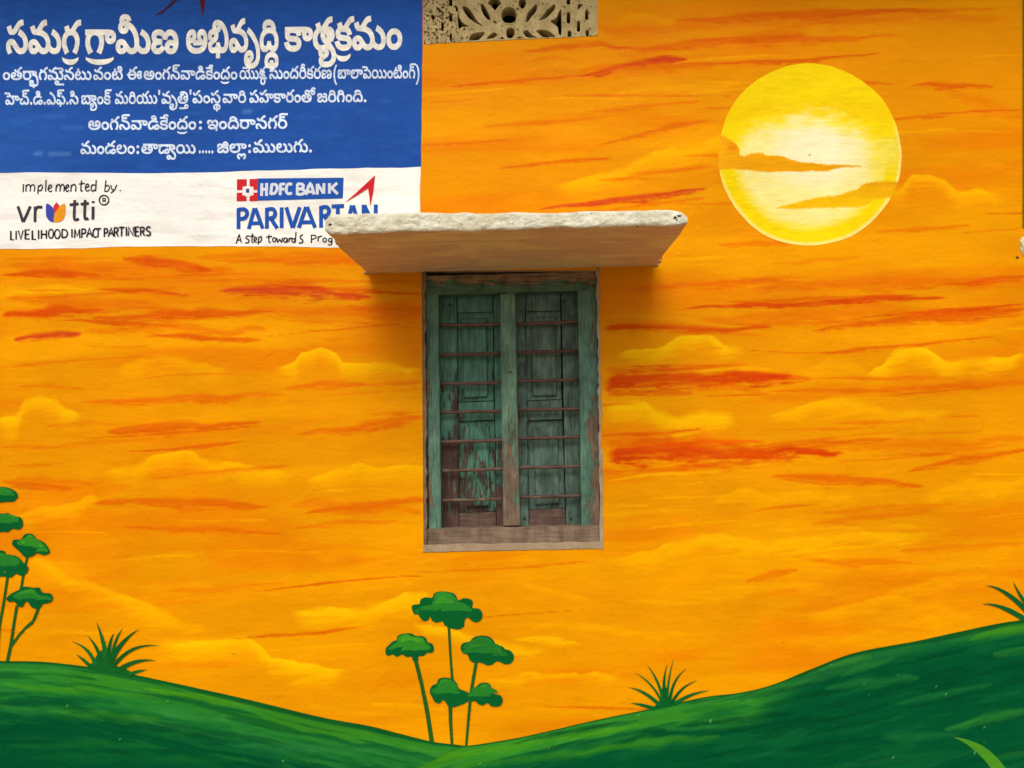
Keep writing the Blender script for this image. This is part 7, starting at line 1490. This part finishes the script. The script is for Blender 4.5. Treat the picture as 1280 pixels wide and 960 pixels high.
# ------------------------------------------------------------------ the pierced ventilator block
def vent():
    root = empty('ventilator_block', P(638, 55, 0.0))
    tag(root, 'pierced cement ventilator block with a flower pattern at the top of the wall', 'ventilator')
    A = RG(525, 0, .08984); B = RG(635, 0, .09375)
    H = []
    def h(l):
        cx = sum(p[0] for p in l) / len(l); cy = sum(p[1] for p in l) / len(l)
        H.append(catmull([(cx + (x - cx) * 1.22, min(cy + (y - cy) * 1.14, 53.2 - (x - 534) * .045) if y < 60 else y) for x, y in l], 4))
    h([(628, 19.5), (630, 13), (635.5, 10.5), (641, 12), (644.3, 18), (643.5, 25), (639, 28), (632, 27.5), (628.8, 24)])
    h([(633.5, 42), (634.5, 37), (638.5, 35.5), (642, 38), (642.2, 43), (639, 47), (635, 46.5)])
    h([(611, 4), (614.5, 7), (618.5, 12), (622, 8), (625, 4), (618, -4)]); h([(649, 4), (653, 10.5), (657, 4), (653, -3)])
    h([(602, 6.5), (605, 7.5), (609.5, 15), (612.2, 22.5), (610.5, 24.3), (606.5, 20.5), (603.2, 14)])
    h([(580.5, 9), (586, 11), (591, 18), (595, 25), (601, 31.5), (593, 27.5), (586, 21.5), (581.5, 15)])
    h([(573.2, 18), (575.3, 25), (579, 29), (584.5, 33), (577, 33.5), (574.3, 35.5), (573.2, 28)])
    h([(616.5, 26.3), (619, 26.8), (621.2, 29.3), (618.5, 29.4)])
    h([(588, 48), (590.5, 43.5), (596, 41.5), (604, 41.3), (601.5, 46), (597, 50), (592, 52.3), (588.6, 51)])
    h([(609, 48.5), (613, 43.5), (617.5, 41.3), (619.8, 44), (617, 47), (613, 48.3)])
    h([(623.4, 51.3), (625.8, 48), (627.2, 46.4), (630, 51)]); h([(644.3, 51.3), (646.8, 47.6), (649, 46.3), (653, 51)])
    h([(658.5, 26), (659.7, 18), (664, 11.5), (668.5, 6.8), (670.3, 9), (669, 15), (664.5, 20.5), (661, 25.5)])
    h([(676.3, 24.3), (681, 17.5), (687, 10), (692, 6.8), (692.4, 11), (688, 17), (683, 22)])
    h([(690, 27.3), (695.5, 23), (699.2, 15), (700.8, 16), (701, 40), (698.3, 41), (696.8, 33)])
    h([(655.2, 40.8), (659.4, 38.8), (665, 44), (670, 48.6), (663, 49.6), (658.5, 46)])
    h([(672.5, 39.2), (679, 38), (686.5, 40.5), (692, 48.8), (684.5, 49.2), (679.5, 46.2)])
    for r in [(708.3, 15, 713, 29.6), (709.3, 38.2, 714.4, 47.8), (721, 26, 725.4, 40), (731.2, 12.5, 735.6, 25.2), (732.2, 37.3, 736.2, 45.4), (561.2, 16.2, 565.8, 27), (551.3, 27.5, 555, 39.2), (561.9, 41.4, 565.2, 51), (708.2, -8, 713, 6), (561, -6, 565.6, 8)]:
        x0, y0, x1, y1 = r
        H.append([(x0 + .8, y0), (x1 - .6, y0 + .4), (x1, y0 + 2), (x1 - .2, y1 - .6), (x1 - 1, y1), (x0 + .6, y1 - .3), (x0, y1 - 2), (x0 + .2, y0 + 1.2)])
    h([(722.5, 7.5), (724, 5.5), (728, 6.6), (725.5, 9), (723, 12)]); h([(546, 9), (549, 10.5), (552.3, 14.6), (550.8, 15.5), (547.5, 12.2)])
    h([(539, 20), (541.5, 19), (543.5, 22.5), (541, 24.8)]); h([(569, 7), (571.5, 9), (572.5, 13.5), (570.5, 14)])
    for m_ in [(590, -14), (600, -22), (672, -14), (684, -22)]: h([(m_[0], m_[1]), (m_[0] + 7, m_[1] + 3), (m_[0] + 12, m_[1] + 12), (m_[0] + 4, m_[1] + 8)])
    out = [(529.2, -58), (747.3, -58), (747.0, 30), (746.8, 43.6), (742, 45.2)]
    for i in range(1, 30): out.append((742 - (742 - 534) * i / 30, 45.2 + (54.8 - 45.2) * i / 30 + rng.uniform(-.35, .35)))
    out += [(533, 56), (530, 51), (529.4, 30)]
    loops = [out] + H
    def area2(l): return sum(l[i - 1][0] * l[i][1] - l[i][0] * l[i - 1][1] for i in range(len(l)))
    loops = [l if (area2(l) > 0) == (k_ == 0) else l[::-1] for k_, l in enumerate(loops)]
    V2, tris = fill_loops(loops)
    V_ = [P0(x, y, .002) for x, y in V2]; F_ = [tuple(int(t_) for t_ in t) for t in tris]
    for li, l in enumerate(loops):
        cx = sum(p[0] for p in l) / len(l); cy = sum(p[1] for p in l) / len(l); n_ = len(l); o_ = len(V_)
        for k, y_ in ((1.0, -.002), (1.0 if li == 0 else .98, .006), (1.0 if li == 0 else .96, .060)):
            for (x, y) in l: V_.append(((cx + (x - cx) * k - VX) / SCALE, y_, EYE - (cy + (y - cy) * k - VY) / SCALE))
        for r_ in (0, 1):
            for i in range(n_):
                j = (i + 1) % n_
                F_.append((o_ + r_ * n_ + i, o_ + r_ * n_ + j, o_ + (r_ + 1) * n_ + j, o_ + (r_ + 1) * n_ + i))
    o = mk('pierced_panel', V_, F_, M['grille'], root)
    bm = bmesh.new(); bm.from_mesh(o.data); bmesh.ops.recalc_face_normals(bm, faces=bm.faces); bm.to_mesh(o.data); bm.free()
    # raised ribs around the rosette: petals stand proud of the panel
    def rib(pts_, w, name='petal_rim'):
        p = catmull(pts_, 6, True); n_ = len(p); s_ = 6; V2 = []; F2 = []
        for i in range(n_):
            a = np.array(p[i - 1]); b = np.array(p[(i + 1) % n_]); d = b - a; d = d / (math.hypot(*d) or 1); nn_ = np.array((-d[1], d[0]))
            for k in range(s_):
                t_ = math.pi * k / (s_ - 1)
                q_ = np.array(p[i]) + nn_ * w * math.cos(t_)
                V2.append(P0(q_[0], q_[1], .0018 + w / SCALE * .8 * math.sin(t_)))
        for i in range(n_):
            j = (i + 1) % n_
            for k in range(s_ - 1): F2.append((i * s_ + k, j * s_ + k, j * s_ + k + 1, i * s_ + k + 1))
        mk(name, V2, F2, M['grille'], root, smooth=True)
    rib([(626, 19.5), (628.5, 11.5), (635.5, 8.3), (643, 10.5), (646.5, 18), (645.5, 26), (640, 30.2), (631, 29.6), (627, 25)], 1.1)
vent()
